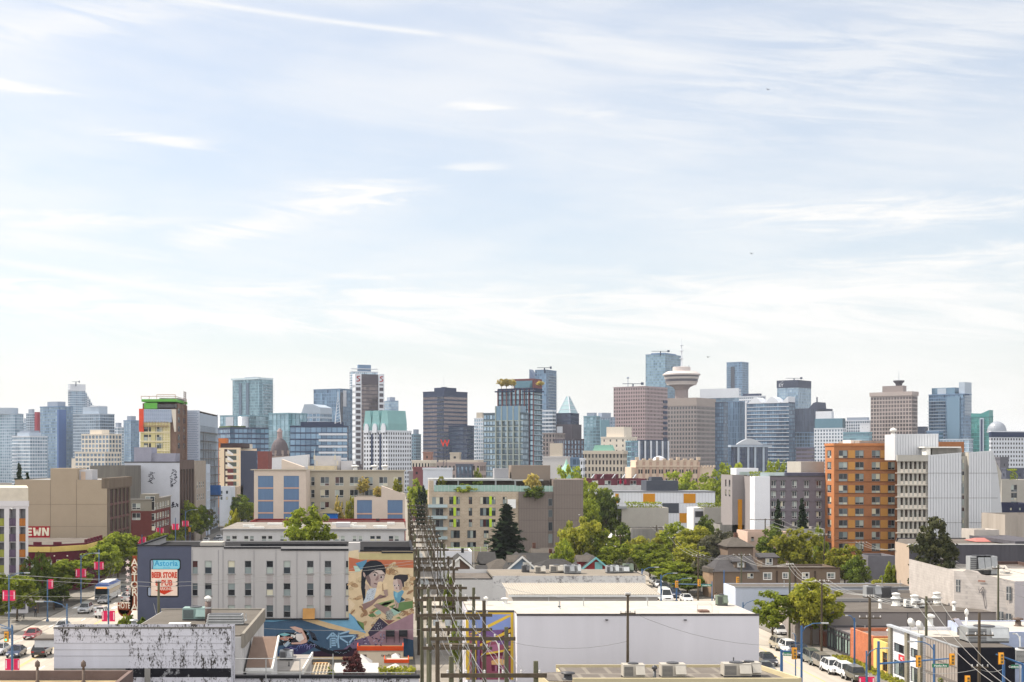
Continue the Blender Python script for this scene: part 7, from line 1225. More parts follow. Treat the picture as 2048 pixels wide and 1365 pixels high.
def ex_cop(r,w,d,zt):
 cop=wl('copper_green',124,166,168)
 for(a,b,dz)in((-w*.5,-w*.2,0),(-w*.17,w*.15,0),(w*.18,w*.5,0)):
  c=(a+b)/2;q=(b-a)/2;mb=MB();z=zt+dz;mb.box(a,b,-d*.5,d*.3,z,z+6);mb.xprism([(a,z+6),(b,z+6),(b-q*.35,z+16),(a+q*.35,z+16)],-d*.48,d*.3);mb.build('copper_roof',cop,r)
  mb=MB();mb.xprism([(c-q*.55,zt-1),(c+q*.55,zt-1),(c+q*.55,zt+3),(c+q*.25,zt+6),(c-q*.25,zt+6),(c-q*.55,zt+3)],-d*.5-1.2,-d*.5-.2);mb.build('gable',W_white,r)
 for f in(-.18,.16):boxpart(r,'dark_slot',W_dmul,w*f,w*f+1.6,-d/2-.4,-d/2-.003,0,zt-2)
tower('pale stone tower with green copper gabled roofs',727,776,823,863,1080,W_white,G_dark,2.7,3.3,.52,.55,-40,ph=None,extra=ex_cop)
tower('greenish condo tower with balconies right of the copper-roofed tower',822,832,842,870,1500,W_teal,G_steel,3,3.1,.8,.7,-20,extra=balconies(W_slab,'R',(0,1)))
Y=800.;cx=wx(557,Y);dm=thing('domed_tower','old stone tower with brown copper dome and lantern','tower',(cx,Y+9,0));cy=Y+9;z1=wz(912,Y);mb=MB();P8=[(cx+5.6*math.cos(R(22.5+45*i)),cy+5.6*math.sin(R(22.5+45*i)))for i in range(8)];mb.prism(P8,0,z1);mb.build('wall',wl('old_stone',150,136,130),dm)
dw=MB()
for i in range(8):
 a=R(45*i);c,s=math.cos(a),math.sin(a)
 for q in(-1.1,1.1):
  for z in[z1-4-k*4 for k in range(8)]:M4=Matrix.Translation((cx,cy,0))@Matrix.Rotation(a,4,'Z');o=MB().box(5.1,5.25,q-.55,q+.55,z-2.4,z);dw.add(o,M4)
dw.build('window',G_dark,dm,kind='stuff')
dome=wl('dome_brown',92,84,88);hh=wz(877,Y)-z1;MB().lathe(cx,cy,[(5.6,z1),(5.7,z1+.8),(5.3,z1+1.2)]+[(5.2*math.cos(R(a))**.8,z1+1.2+(hh-1.2)*math.sin(R(a)))for a in(8,20,34,48,62,74)]+[(1.5,z1+hh)],16).build('dome',dome,dm,smooth=False)
MB().lathe(cx,cy,[(1.7,z1+hh),(1.5,z1+hh+.5),(1.4,wz(864,Y)),(1.8,wz(863.5,Y)),(1.5,wz(862,Y)),(.9,wz(858,Y)),(.3,wz(856.5,Y))],12).build('lantern',wl('lantern_stone',150,132,132),dm)
for i in range(8):a=R(45*i+22.5);MB().box(cx+5.1*math.cos(a)-.6,cx+5.1*math.cos(a)+.6,cy+5.1*math.sin(a)-.6,cy+5.1*math.sin(a)+.6,z1,z1+3).build('dormer',wl('old_stone',150,136,130),dm)
# centre group
def td(f,u,z,w,d,zt,t):  # lighter tones paint brownish reflections into the upper panes
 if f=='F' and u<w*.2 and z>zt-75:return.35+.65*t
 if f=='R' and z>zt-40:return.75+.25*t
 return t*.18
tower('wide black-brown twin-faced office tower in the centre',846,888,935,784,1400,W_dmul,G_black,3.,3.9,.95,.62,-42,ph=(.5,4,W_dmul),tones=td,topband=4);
mt=thing('antenna_mast','thin antenna mast on the black-brown central tower','antenna',(wx(889,1410),1425,wz(778,1410)));MB().tube((wx(889,1410),1425,wz(779,1410)),(wx(889,1410),1425,wz(752,1410)),.35,.12).build('mast',W_white,mt);MB().box(wx(889,1410)-3,wx(889,1410)+3,1424.6,1425.4,wz(774,1410),wz(773,1410)).build('crossarm',W_dmul,mt)
tower('low navy glass block beside the black-brown tower',897,934,948,853,1200,W_dmul,G_navy,3.4,3.9,.88,.72,-25,ph=None)
wsn=thing('letter_sign','red letter W on a lattice mast before the black tower','sign',(wx(890,720),720,0));mb=MB();c=wx(890,720)
for i in(-1,1):mb.tube((c+i*1.3,720,0),(c+i*.7,720,wz(894,720)),.14,.14,4)
for i in range(7):zz=wz(925-i*4.5,720);mb.tube((c-1,720,zz),(c+1,720,zz+1.1),.1,.1,4)
mb.build('mast',W_dmul,wsn);mb=MB();text_mesh(mb,'W',0,0,3.4,lambda u,v,d:(c+u*.88,719.4-d,wz(893.5,720)+v),font_w=.05,depth=.5);mb.build('letter',wl('sign_red',222,60,44),wsn)
tower('pale balconied condo tower left of the slab-fronted twin towers',948,966,972,838,1300,W_white,G_pale,2.6,3.1,.7,.62,-30,ph=(.6,5,W_beige),extra=balconies(W_white,'F',(-.03,.3)))
def ex_wf(r,w,d,zt):
 boxpart(r,'tall_bay',G_pale,-w*.17,w*.42,-d/2-1,d/2,zt-4,zt+4.5);mb=MB()
 for i in range(5):mb.box(-w*.17+i*(w*.59)/4-.35,-w*.17+i*(w*.59)/4+.35,-d/2-1.2,-d/2-.003,0,zt+4.5)
 mb.build('fin',wl('greenish_frame',150,160,156),r);mb=MB()
 for i in range(16):mb.box(-w/2-.8,w/2+.3,-d/2-1.15,-d/2-1.003,zt-4-i*3.15,zt-3.6-i*3.15)
 mb.build('slab_edge',wl('slab_green',160,170,166),r)
tower('greenish slab-and-glass front twin tower in the centre',967,1046,1058,828,790,wl('dark_spandrel',92,106,118),G_pale,1.9,3.15,.84,.7,-25,ph=None,extra=ex_wf)
def ex_wr(r,w,d,zt):
 boxpart(r,'upper_block',W_rust,-w*.06,w*.5,-d*.5,d*.5,zt,zt+6.5);boxpart(r,'upper_glass',G_teal,-w*.03,w*.47,-d*.5-.1,-d*.5-.003,zt+1,zt+5.3)
 mb=MB()
 for i in range(9):mb.box(-w/2+i*w/8-.28,-w/2+i*w/8+.28,-d/2-.5,-d/2-.003,0,zt)
 mb.build('red_pier',W_rust,r);mb=MB();
 for i in range(20):mb.box(w/2+.003,w/2+1.2,-d/2,d/2,zt-3-i*3.1,zt-2.6-i*3.1)
 mb.build('balcony',W_slab,r);boxpart(r,'canopy',W_dmul,-w/2-1.6,-w*.04,-d/2-1.5,d*.3,zt-1.4,zt-.6);boxpart(r,'canopy',W_dmul,w*.2,w/2+2.5,-d/2-1.5,d*.3,zt-1.6,zt-.8)
wrt=tower('red-brown framed glass tower with rooftop trees behind the front twin',996,1067,1084,779,860,W_dmul,G_teal,2.3,3.1,.86,.78,-25,ph=None,extra=ex_wr)
def ex_fin(r,w,d,zt):MB().xprism([(-w/2-9,zt-50),(-w/2,zt-50),(-w/2,zt-10),(-w/2-9,zt+2)],-d/2+4,-d/2+14).build('slanted_fin',wl('fin_blue',84,104,136,r=.3),r)
tower('tall blue glass tower with slanted fin behind the twin towers',1070,1092,1113,741,1600,W_mull,G_blue,2.8,3.3,.84,.78,-30,ph=None,extra=lambda r,w,d,zt:(ex_fin(r,w,d,zt),balconies(W_slab,'R',(.2,1))(r,w,d,zt)));crane(1089,736,1600,16,'roof gantry on the tall blue finned tower')
tower('white banded glass block below the finned blue tower',1083,1105,1112,822,1350,W_white,G_steel,3.4,3.6,.95,.6,-25,ph=None)
def ex_pyr(r,w,d,zt):
 a=.46;zb=zt;za=zt+17;mb=MB();c=[(-w*a,-d*a),(w*a,-d*a),(w*a,d*a),(-w*a,d*a)];t=.16;tp=[(x*t,y*t)for x,y in c]
 for i in range(4):mb.q([(*c[i],zb),(*c[(i+1)%4],zb),(*tp[(i+1)%4],za),(*tp[i],za)])
 mb.q([(*p,za)for p in tp]);mb.build('glass_pyramid',wl('pyramid_glass',150,176,182,r=.2),r)
 fr=MB()
 for i in range(4):
  fr.tube((*c[i],zb),(*tp[i],za),.4,.4,4)
  for k in(.25,.5,.75):p=[(c[i][0]+(tp[i][0]-c[i][0])*k,c[i][1]+(tp[i][1]-c[i][1])*k)];q=[(c[(i+1)%4][0]+(tp[(i+1)%4][0]-c[(i+1)%4][0])*k,c[(i+1)%4][1]+(tp[(i+1)%4][1]-c[(i+1)%4][1])*k)];fr.tube((*p[0],zb+17*k),(*q[0],zb+17*k),.3,.3,4)
 fr.build('pyramid_frame',W_white,r);boxpart(r,'shoulder_wing',W_brown,-w*.52,w*.62,-d*.52,d*.6,0,zt-10);boxpart(r,'bright_panel',W_white,-w*.45,-w*.05,-d*.52-.6,-d*.52-.003,zt-18,zt-12)
tower('dark tower with pale glass pyramid top',1113,1141,1158,828,1350,W_dmul,G_navy,3,3.6,.7,.7,-30,ph=None,extra=ex_pyr)
tower('dark grey stone tower block below the pyramid tower',1085,1110,1130,868,1200,W_taupe,G_dark,3,3.6,.5,.7,-25,ph=None);tower('brown stone block with tall windows under the pyramid tower',1108,1128,1168,880,1100,W_brown,G_steel,3,3.6,.5,.75,25,ph=None)
tower('teal green glass condo tower left of the pink stone tower',1167,1192,1200,834,1300,W_teal,G_teal,2.8,3.1,.84,.74,-30,ph=(.6,3));tower('grey-teal condo tower beside the pink stone tower',1188,1200,1230,836,1340,W_grey,G_steel,2.8,3.1,.7,.7,20,ph=(.6,4),extra=lambda r,w,d,zt:boxpart(r,'shoulder',W_teal,-w*.5,w*.1,-d*.5-1,d*.4,zt-60,zt-2))
tower('brick-red low block with flat roof before the black tower',846,862,866,907,760,wl('brick_pink',150,116,106),G_dark,5,4,.2,.3,-20,ph=None,name='low_block',cat='building');tower('long white low block with tall windows left of the letter sign',824,860,873,924,700,W_cream,G_dark,1.6,4.2,.5,.65,-12,ph=None,name='low_block',cat='building')
tower('long cornice-topped beige warehouse block below the condo towers',872,960,972,928,740,wl('warehouse_beige',160,146,142),G_dark,2.4,4.4,.5,.55,-15,ph=(.9,1.2,W_beige),name='low_block',cat='building');tower('dark grey ribbed flat block before the beige warehouse',912,944,946,932,640,wl('dark_ribbed',92,98,112),G_steel,1.8,4,.5,.8,-8,ph=None,name='low_block',cat='building');tower('brown low block with plain top right of the black tower',900,919,922,908,800,W_beige,G_dark,5,4,.25,.3,-15,ph=None,name='low_block',cat='building')
tower('plain pale concrete block right of the twin towers',1086,1135,1140,916,760,wl('plain_concrete',186,184,184),G_dark,8,8,.08,.1,-10,ph=(.5,7,W_beige),name='low_block',cat='building');tower('blue glass low block beside the pale concrete block',1138,1160,1164,918,800,W_mull,G_blue,2.6,3.6,.85,.8,-12,ph=None,name='low_block',cat='building');tower('narrow pale stone block left of the copper-roofed old office',1160,1166,1170,920,700,W_white,G_dark,2,3.2,.5,.5,-20,ph=None,name='low_block',cat='building')
tower('white flat-roofed block behind the tan apartment block',846,900,905,940,560,W_white,G_dark,9,9,.05,.08,-5,ph=None,name='low_block',cat='building');tower('red-roofed low block left of the white flat block',826,870,872,938,600,wl('dull_red',130,84,88),G_dark,4,4,.3,.3,-5,ph=None,name='low_block',cat='building')
tower('brown stone low block with small windows right of the copper-roofed tower',818,840,848,946,620,wl('mid_taupe',150,144,146),G_dark,4,4,.3,.3,-15,ph=None,name='low_block',cat='building')
stp=thing('steeple','green copper church steeple behind the tree','steeple',(wx(1134,600),602,0));MB().lathe(wx(1134,600),602,[(2.6,0),(2.6,wz(945,600)),(3.,wz(944,600)),(2.4,wz(940,600)),(.9,wz(930,600)),(.05,wz(918,600))],8).build('spire',wl('copper_pale',150,190,176),stp)
def ex_dom(r,w,d,zt):boxpart(r,'attic',W_beige,-w/2-.5,w/2+.5,-d/2-.5,d/2,zt-1,zt+.9);MB().xprism([(-w*.3,zt+.8),(w*.22,zt+.8),(w*.16,zt+4),(-w*.24,zt+4)],-d*.3,d*.3).build('copper_roof',wl('copper_mint',136,184,168),r)
tower('old cream stone office with dense windows and mint copper roof',1168,1246,1254,905,780,W_beige,G_dark,2.05,3.6,.5,.62,-15,ph=None,extra=ex_dom)
tower('cream stepped office block with grey glass right side',1202,1252,1274,876,1000,W_cream,G_dark,4.4,3.8,.22,.42,-30,ph=(.7,7,W_cream));tower('grey-green glass strip tower right of the cream stepped block',1251,1262,1276,884,985,W_teal,G_steel,2.6,3.4,.82,.75,15,ph=None)
def ex_fins(r,w,d,zt):
 mb=MB()
 for i in range(6):mb.box(-w/2+i*w/5-.7,-w/2+i*w/5+.7,-d/2-.8,-d/2-.003,0,zt)
 mb.build('white_fin',W_white,r)
tower('dark blue glass block with white vertical fins',1275,1278,1336,882,1200,W_dmul,G_navy,4.,3.8,.94,.8,5,ph=None,extra=ex_fins)
Y=650.;oc=thing('terracotta_hotel','ornate cream terracotta hotel with paired windows and crenellated top','building',(wx(1340,Y),Y,0));x0,x1=wx(1274,Y),wx(1397,Y);zt=wz(921,Y);M_ter=wl('terracotta_cream',206,186,166);M_ter2=wl('terracotta_tan',180,152,136);fw=[];n=9
for i in range(n):
 c=x0+(x1-x0)*(i+.5)/n
 for z in[zt-4.2-q*4.1 for q in range(8)]:fw+=[(c-1,c-.15,z-1.9,z),(c+.15,c+1,z-1.9,z)]
mb=MB();facade(mb,'F',Y,x0,x1,0,zt,fw,.4);facade(mb,'L',x0,Y,Y+18,0,zt,[]);facade(mb,'R',x1,Y,Y+18,0,zt,[]);facade(mb,'B',Y+18,x0,x1,0,zt,[]);x2=wx(1429,Y);zb=wz(935,Y);f2=[]
for i in range(4):
 c=x1-.1+(x2-x1)*(i+.5)/4
 for z in[zb-4-q*4.1 for q in range(7)]:f2+=[(c-.7,c-.1,z-1.8,z),(c+.1,c+.7,z-1.8,z)]
facade(mb,'F',Y+.5,x1-4.4,x2,0,zb,f2,.4);facade(mb,'R',x2,Y+.5,Y+18,0,zb,[]);x3=wx(1263,Y);facade(mb,'F',Y+.5,x3,x0,0,zb,[(x3+.6,x3+1.3,z-1.8,z)for z in[zb-4-q*4.1 for q in range(6)]],.4);facade(mb,'L',x3,Y+.5,Y+18,0,zb,[]);mb.q([(x3,Y+.5,zb),(x2,Y+.5,zb),(x2,Y+18,zb),(x3,Y+18,zb)]);mb.q([(x0,Y,zt),(x1,Y,zt),(x1,Y+18,zt),(x0,Y+18,zt)]);mb.build('wall',M_ter,oc)
MB().box(x0,x1,Y+.4,Y+.5,1,zt-1).box(x3+.1,x2-.1,Y+.92,Y+1,1,zb-1).build('window',G_dark,oc)
mb=MB();pr_=MB()
for i in range(n+1):u=x0+(x1-x0)*i/n;pr_.box(u-.55,u+.55,Y-.35,Y-.003,0,zt-.6);mb.box(u-.8,u+.8,Y-.5,Y+.5,zt,zt+1.5 if i%3==0 else zt+.8)
for i in range(6):u=x1+(x2-x1)*i/5;mb.box(u-.4,u+.4,Y,Y+.8,zb,zb+.9)
mb.build('crenellation',M_ter,oc);pr_.build('pier',M_ter2,oc);MB().box(x0-.3,x1+.3,Y-.6,Y-.36,zt-3,zt-2.4).build('cornice',M_ter,oc);MB().lathe(wx(1318,Y+6),Y+6,[(3,zt),(2.4,zt+1.2),(.5,zt+2)],12).build('roof_dome',W_white,oc)
# harbour group
def pk(f,u,z,w,d,zt,t):return t*.5
def ex_pink(r,w,d,zt):
 mb=MB()
 for i in range(24):mb.box(-.0+w/2-.01,w/2+.6,d*.30,d*.48,zt-16-i*5.6,zt-13-i*5.6)
 mb.build('dark_slot',W_dmul,r);
tower('pink-grey stone office tower with small square windows',1227,1290,1335,774,1480,W_pink,G_bronze,2.9,3.9,.55,.55,-40,ph=None,extra=ex_pink);mt=thing('antenna_mast','short antenna mast with dish on the pink-grey tower','antenna',(wx(1259,1490),1500,wz(774,1490)));MB().tube((wx(1259,1490),1500,wz(774,1490)),(wx(1259,1490),1500,wz(753,1490)),.4,.3).build('mast',W_grey,mt);MB().lathe(wx(1259,1490),1500,[(.4,wz(757,1490)),(1.4,wz(756,1490)),(1.4,wz(754.5,1490)),(.3,wz(753,1490))],8).build('dish',W_grey,mt);crane(1266,768,1490,22,'low roof gantry on the pink-grey tower')
tower('tall teal-blue glass tower behind the disc-topped tower',1291,1330,1363,709,1900,W_mull,G_teal,2.8,3.6,.88,.8,-35,ph=(.7,2,W_mull));crane(1321,703,1900,24,'roof crane on the tall teal-blue tower')
def ex_hc(r,w,d,zt):
 Mr=r.matrix_basis.inverted();Yc=r.location.y;c=Mr@Vector((wx(1363,Yc),Yc,0));q=Yc/F;z=lambda py:wz(py,Yc);con=wl('disc_concrete',196,186,182);dk=wl('disc_dark',66,62,74,r=.3);st=wl('stem_taupe',140,126,124)
 boxpart(r,'blank_band',wl('blank_band',150,138,132),-w/2-.3,w/2+.3,-d/2-.3,d/2+.3,zt-9,zt+.9)
 MB().lathe(c.x,c.y,[(13*q,z(797)),(13*q,z(780)),(17*q,z(775)),(25*q,z(771))],24).build('stem',st,r)
 MB().lathe(c.x,c.y,[(29*q,z(770.6)),(30*q,z(767.5)),(32.5*q,z(764)),(32*q,z(763.9)),(32.5*q,z(759)),(33*q,z(758.9)),(34.5*q,z(755)),(34*q,z(754.9)),(34.5*q,z(752)),(37*q,z(751.5)),(37.3*q,z(749)),(28*q,z(743.5)),(17.5*q,z(743)),(17.5*q,z(735)),(16*q,z(734.5))],32,ms=[0,0,1,1,0,0,1,1,0,0,0,0,0,0,0]).build('observation_disc',[con,dk],r)
 MB().tube((c.x,c.y,z(735)),(c.x,c.y,z(715)),1.1,.9).tube((c.x,c.y,z(715)),(c.x,c.y,z(692)),.9,.6).tube((c.x,c.y,z(692)),(c.x,c.y,z(677)),.45,.15).build('antenna',W_white,r)
 mb=MB()
 for y in(718,703,692):mb.lathe(c.x,c.y,[(2.6,z(y)),(2.6,z(y-1.2))],8)
 mb.build('antenna_ring',W_white,r)
 mb=MB()
 for a in range(12):mb.tube((c.x+15*q*math.cos(R(a*30)),c.y+15*q*math.sin(R(a*30)),z(735)),(c.x+15*q*math.cos(R(a*30)),c.y+15*q*math.sin(R(a*30)),z(731+a%3)),.25,.2,4)
 mb.build('roof_aerial',W_grey,r)
tower('taupe stone tower with flying-saucer observation disc and antenna on top',1335,1393,1431,797,1750,W_taupe,G_dark,3.75,5.2,.62,.6,-36,ph=None,extra=ex_hc,topband=9,name='observation_tower')
tower('grey-blue glass office with white top band right of the disc tower',1400,1478,1482,778,1950,W_mull,G_pale,3,3.8,.9,.8,-12,ph=None,extra=lambda r,w,d,zt:(boxpart(r,'white_top_band',W_white,-w*.5,w*.5,-d/2-.6,d/2,zt-12,zt+1),))
tower('white-banded office block right of the grey-blue office',1478,1524,1531,793,1850,W_white,G_steel,3,3.8,.8,.4,-20,ph=(.7,3,W_dmul));tower('dark blue narrow glass slab right of the disc tower',1430,1447,1456,806,1560,W_dmul,G_blue,2.8,3.7,.88,.8,-20,ph=None);tower('grey-blue ribbed glass slab left of the wavy-topped tower',1454,1478,1497,804,1600,W_mull,G_blue,1.8,7,.7,.94,-20,ph=None)
def ex_round(r,w,d,zt):balconies(W_slab,'F',(-.02,.3))(r,w,d,zt);boxpart(r,'dark_stripe',G_navy,-w*.22,w*.02,-d/2-.3,-d/2-.003,0,zt-6)
tower('slim blue glass tower standing alone right of the disc tower',1453,1484,1497,725,2100,W_mull,G_blue,2.8,3.4,.86,.74,-25,ph=None,extra=ex_round)
def ex_wave(r,w,d,zt):
 pts=[(-w/2,zt)]+[(-w/2+w*i/24,zt+3.5+3.2*math.sin(i*.66-2))for i in range(25)]+[(w/2,zt)];MB().xprism(pts,-d/2-1,d/2).build('wavy_roof',W_white,r);mb=MB()
 for i in range(34):mb.box(-w/2-.5,w/2+.5,-d/2-.7,-d/2-.003,zt-4-i*3.9,zt-3.5-i*3.9)
 mb.build('slab_edge',W_white,r);boxpart(r,'edge_column',W_white,-w/2-.8,-w/2+.8,-d/2-.9,-d/2+2,0,zt+3)
tower('blue glass office with wavy white roofline',1492,1577,1590,806,1480,W_dmul,G_blue,2.7,3.9,.88,.82,-25,ph=None,extra=ex_wave)
def ex_arc(r,w,d,zt):
 pts=[(-w*.36+w*.72*i/16,zt+1.5+4.6*math.sin(math.pi*i/16))for i in range(17)];MB().xprism([(-w*.36,zt)]+pts+[(w*.36,zt)],-d/2+1,d/2).build('arched_roof',wl('arch_silver',180,184,190,r=.4),r);boxpart(r,'eave',W_slab,-w/2-3,w/2+3,-d/2-1.5,d/2,zt-1.,zt+.5)
 mb=MB()
 for f in(-.36,-.08,.12,.36):mb.box(w*f-.9,w*f+.9,-d/2-.8,-d/2-.003,0,zt-1.1)
 mb.build('white_column',W_slab,r)
tower('dark glass office with silver arched roof and white columns',1462,1466,1536,892,1200,W_dmul,G_navy,2.8,3.7,.86,.74,6,ph=None,extra=ex_arc)
def ex_ey(r,w,d,zt):
 boxpart(r,'dark_top',W_navy,-w/2-.4,w/2+.2,-d/2-.5,d/2+.2,zt-9,zt+1.2);mb=MB();text_mesh(mb,'EY',0,0,4.2,lambda u,v,dd:(-w/2+6+u,-d/2-.6-dd,zt-7.3+v),font_w=.06,depth=.3);mb.build('sign_letters',W_white,r)
 MB().xprism([(-w/2+4.5,zt-1.8),(-w/2+9,zt-.2),(-w/2+9,zt-.9)],-d/2-.8,-d/2-.5).build('logo',W_white,r)
tower('blue glass office tower with dark lettered top band',1554,1596,1622,762,1900,W_mull,G_pale,2.9,3.8,.9,.84,-35,ph=None,extra=ex_ey);crane(1588,757,1900,22,'roof crane on the dark-topped lettered tower')
def ex_peak(r,w,d,zt):MB().xprism([(-w*.05,zt),(w*.2,zt+8),(w*.33,zt+9),(w*.36,zt)],-d*.3,d*.3).build('angular_peak',W_navy,r);MB().xprism([(w*.44,zt-34),(w*.5,zt-34),(w*.5,zt+14),(w*.485,zt+15),(w*.475,zt+3)],-d*.5-1,-d*.5+2).build('spike_fin',W_navy,r)
tower('dark navy angular office with spike fin',1589,1634,1665,818,1800,W_dmul,G_navy,2,7.4,.7,.95,-30,ph=None,extra=ex_peak)
tower('blue-grey glass block below the navy angular office',1588,1620,1632,866,1500,W_mull,G_steel,3,3.7,.86,.78,-20,ph=None);tower('dark mauve banded low block below the blue-grey block',1592,1625,1629,897,1250,wl('mauve_band',96,92,110),G_bronze,6,3.6,.96,.45,-10,ph=None)
def ex_wgrid(r,w,d,zt):boxpart(r,'glass_crown',G_teal,-w*.48,w*.48,-d*.48,d*.48,zt,zt+10);boxpart(r,'white_cap',W_white,-w*.45,w*.1,-d*.45,d*.3,zt+10,zt+17)
tower('white gridded condo tower with glass top storeys',1628,1686,1692,858,1350,W_white,G_steel,2.9,3.1,.55,.6,-20,ph=None,extra=ex_wgrid);tower('pale glass condo slab behind the white gridded tower',1688,1738,1744,842,1500,W_white,G_steel,2.6,3.1,.7,.7,-15,ph=(.8,3));tower('white cylinder-cornered low office beside the taupe tower',1720,1740,1745,848,1420,W_white,G_steel,6,8,.1,.1,-15,ph=None);tower('teal banded low glass block left of the taupe tower',1686,1738,1744,866,1300,W_teal,G_teal,6,4.2,.97,.6,-8,ph=None)
def ex_dish(r,w,d,zt):boxpart(r,'upper_block',W_taupe,-w*.24,w*.26,-d*.3,d*.3,zt+1,zt+7);boxpart(r,'attic',wl('taupe_light',166,154,150),-w/2-.8,w/2+.8,-d/2-.8,d/2+.8,zt-3,zt+.9);MB().lathe(w*.12,0,[(3,zt+7),(3.2,zt+9),(5.2,zt+11),(5.4,zt+12.2),(2.4,zt+12.4)],12).build('lookout_dish',W_brown,r);MB().tube((w*.12,0,zt+12),(w*.12,0,zt+22),.2,.1).build('antenna',W_grey,r)
tower('taupe office tower with square windows and small lookout dish',1741,1823,1835,785,1380,wl('taupe_light',166,154,150),G_bronze,2.95,3.75,.74,.7,-20,ph=None,extra=ex_dish,topband=3.5)
def ex_sh(r,w,d,zt):boxpart(r,'glass_top',G_pale,-w*.42,w*.25,-d*.45,d*.4,zt,zt+7);boxpart(r,'grey_panel',W_slab,-w*.25,w*.0,-d*.46,-d*.45,zt,zt+6.5);boxpart(r,'grey_core',W_slab,w*.33,w*.5,-d*.3,d*.5,zt-20,zt+12);balconies(W_slab,'F',(-.03,.5))(r,w,d,zt);boxpart(r,'light_bay',G_pale,w*.05,w*.42,-d/2-1.2,-d/2-.003,0,zt-2);boxpart(r,'fin_bar',W_dmul,w*.42,w*.62,-d*.3,-d*.25,zt-1,zt)
tower('blue glass condo tower with balconies at the right',1857,1926,1943,789,1380,W_mull,G_blue,2.5,3.1,.84,.72,-25,ph=None,extra=ex_sh)
def ex_tg(r,w,d,zt):MB().xprism([(-w/2,zt),(w/2,zt),(w/2,zt+6),(w*.05,zt+3),(-w/2,zt+3.5)],-d/2,d/2).build('slanted_top',wl('teal_top',60,130,130,r=.3),r);boxpart(r,'grey_strip',W_slab,w*.0,w*.22,-d/2-.8,-d/2-.003,0,zt-1);boxpart(r,'dark_slot',W_dmul,w*.05,w*.16,-d/2-.9,-d/2-.803,4,zt-2)
tower('emerald teal glass tower with grey vertical strip',1942,1978,1986,834,1260,wl('teal_frame',70,132,132),glassm('glass_emerald',(.03,.14,.14),(.08,.28,.27),.4,.1),2.8,3.5,.9,.85,-15,ph=None,extra=ex_tg)
tower('small navy block right of the taupe lookout tower',1835,1850,1856,855,1500,W_navy,G_navy,3,3.6,.8,.7,-15,ph=None);tower('low white and blue banded block below the balconied condo tower',1853,1878,1886,864,1250,W_mull,G_blue,6,3.6,.96,.6,-15,ph=None);tower('grey-blue lower glass block beside the emerald tower',1880,1938,1946,880,1150,W_slab,G_pale,2.6,3.2,.8,.75,-15,ph=None)
def ex_dm(r,w,d,zt):
 Mr=r.matrix_basis.inverted();c=Mr@Vector((wx(1999,r.location.y),r.location.y+4,0));q=r.location.y/F;MB().lathe(c.x,c.y,[(19*q,zt),(19*q,zt+1)]+[(18*q*math.cos(R(a)),zt+1+19.5*q*math.sin(R(a)))for a in(0,15,30,45,60,75,86)],24).build('dome',wl('dome_grey',140,146,156,r=.4),r);boxpart(r,'eave',W_dmul,-w/2-.3,w/2+.3,-d/2-.3,d/2,zt-3,zt+.2)
tower('white hotel block with many small square windows and grey dome',1978,1981,2085,865,880,W_white,G_dark,2.05,2.7,.55,.5,4,ph=None,extra=ex_dm,topband=3)
tower('dark grey block at the right edge below the domed white hotel',2003,2012,2048,940,600,wl('dark_grey_block',86,90,104),G_navy,4,4,.2,.3,10,ph=None,name='low_block',cat='building')
tower('dark concrete block before the blue condo towers',1990,2000,2017,918,620,wl('slate_concrete',104,104,112),G_dark,5,5,.1,.2,10,ph=None,name='low_block',cat='building')
# trees and planting
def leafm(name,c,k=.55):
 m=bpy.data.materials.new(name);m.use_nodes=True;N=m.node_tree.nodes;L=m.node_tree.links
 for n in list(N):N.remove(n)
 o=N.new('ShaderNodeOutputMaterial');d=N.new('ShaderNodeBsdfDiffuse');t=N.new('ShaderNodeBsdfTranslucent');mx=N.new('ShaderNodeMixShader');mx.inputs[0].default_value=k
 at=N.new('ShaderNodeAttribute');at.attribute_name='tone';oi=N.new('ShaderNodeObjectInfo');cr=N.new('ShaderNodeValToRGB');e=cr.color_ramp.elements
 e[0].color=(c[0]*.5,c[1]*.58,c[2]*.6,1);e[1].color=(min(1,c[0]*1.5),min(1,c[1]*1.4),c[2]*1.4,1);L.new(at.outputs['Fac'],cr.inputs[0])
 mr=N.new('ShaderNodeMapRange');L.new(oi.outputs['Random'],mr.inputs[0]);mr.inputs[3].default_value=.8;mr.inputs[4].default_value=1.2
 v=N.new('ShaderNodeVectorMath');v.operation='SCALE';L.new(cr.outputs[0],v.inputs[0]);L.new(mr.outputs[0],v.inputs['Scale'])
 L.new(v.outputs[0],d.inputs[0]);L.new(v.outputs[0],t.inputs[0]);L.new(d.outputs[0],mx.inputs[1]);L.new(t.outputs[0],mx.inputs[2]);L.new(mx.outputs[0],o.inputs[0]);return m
M_bark=mat('bark',(.10,.075,.055),.95,var=.3,scale=3)
TK={}
def leaf(mb,p,n,s,t,r2,asp=1.):
 n=Vector(n).normalized();a=n.orthogonal().normalized();b=n.cross(a);q=r2.uniform(0,6.28);a,b=a*math.cos(q)+b*math.sin(q),b*math.cos(q)-a*math.sin(q)
 p=Vector(p);a=a*s*asp;b=b*s;mb.q([tuple(p-a*.5-b),tuple(p+a-b*.3),tuple(p+a*.5+b),tuple(p-a+b*.3)],0,t)
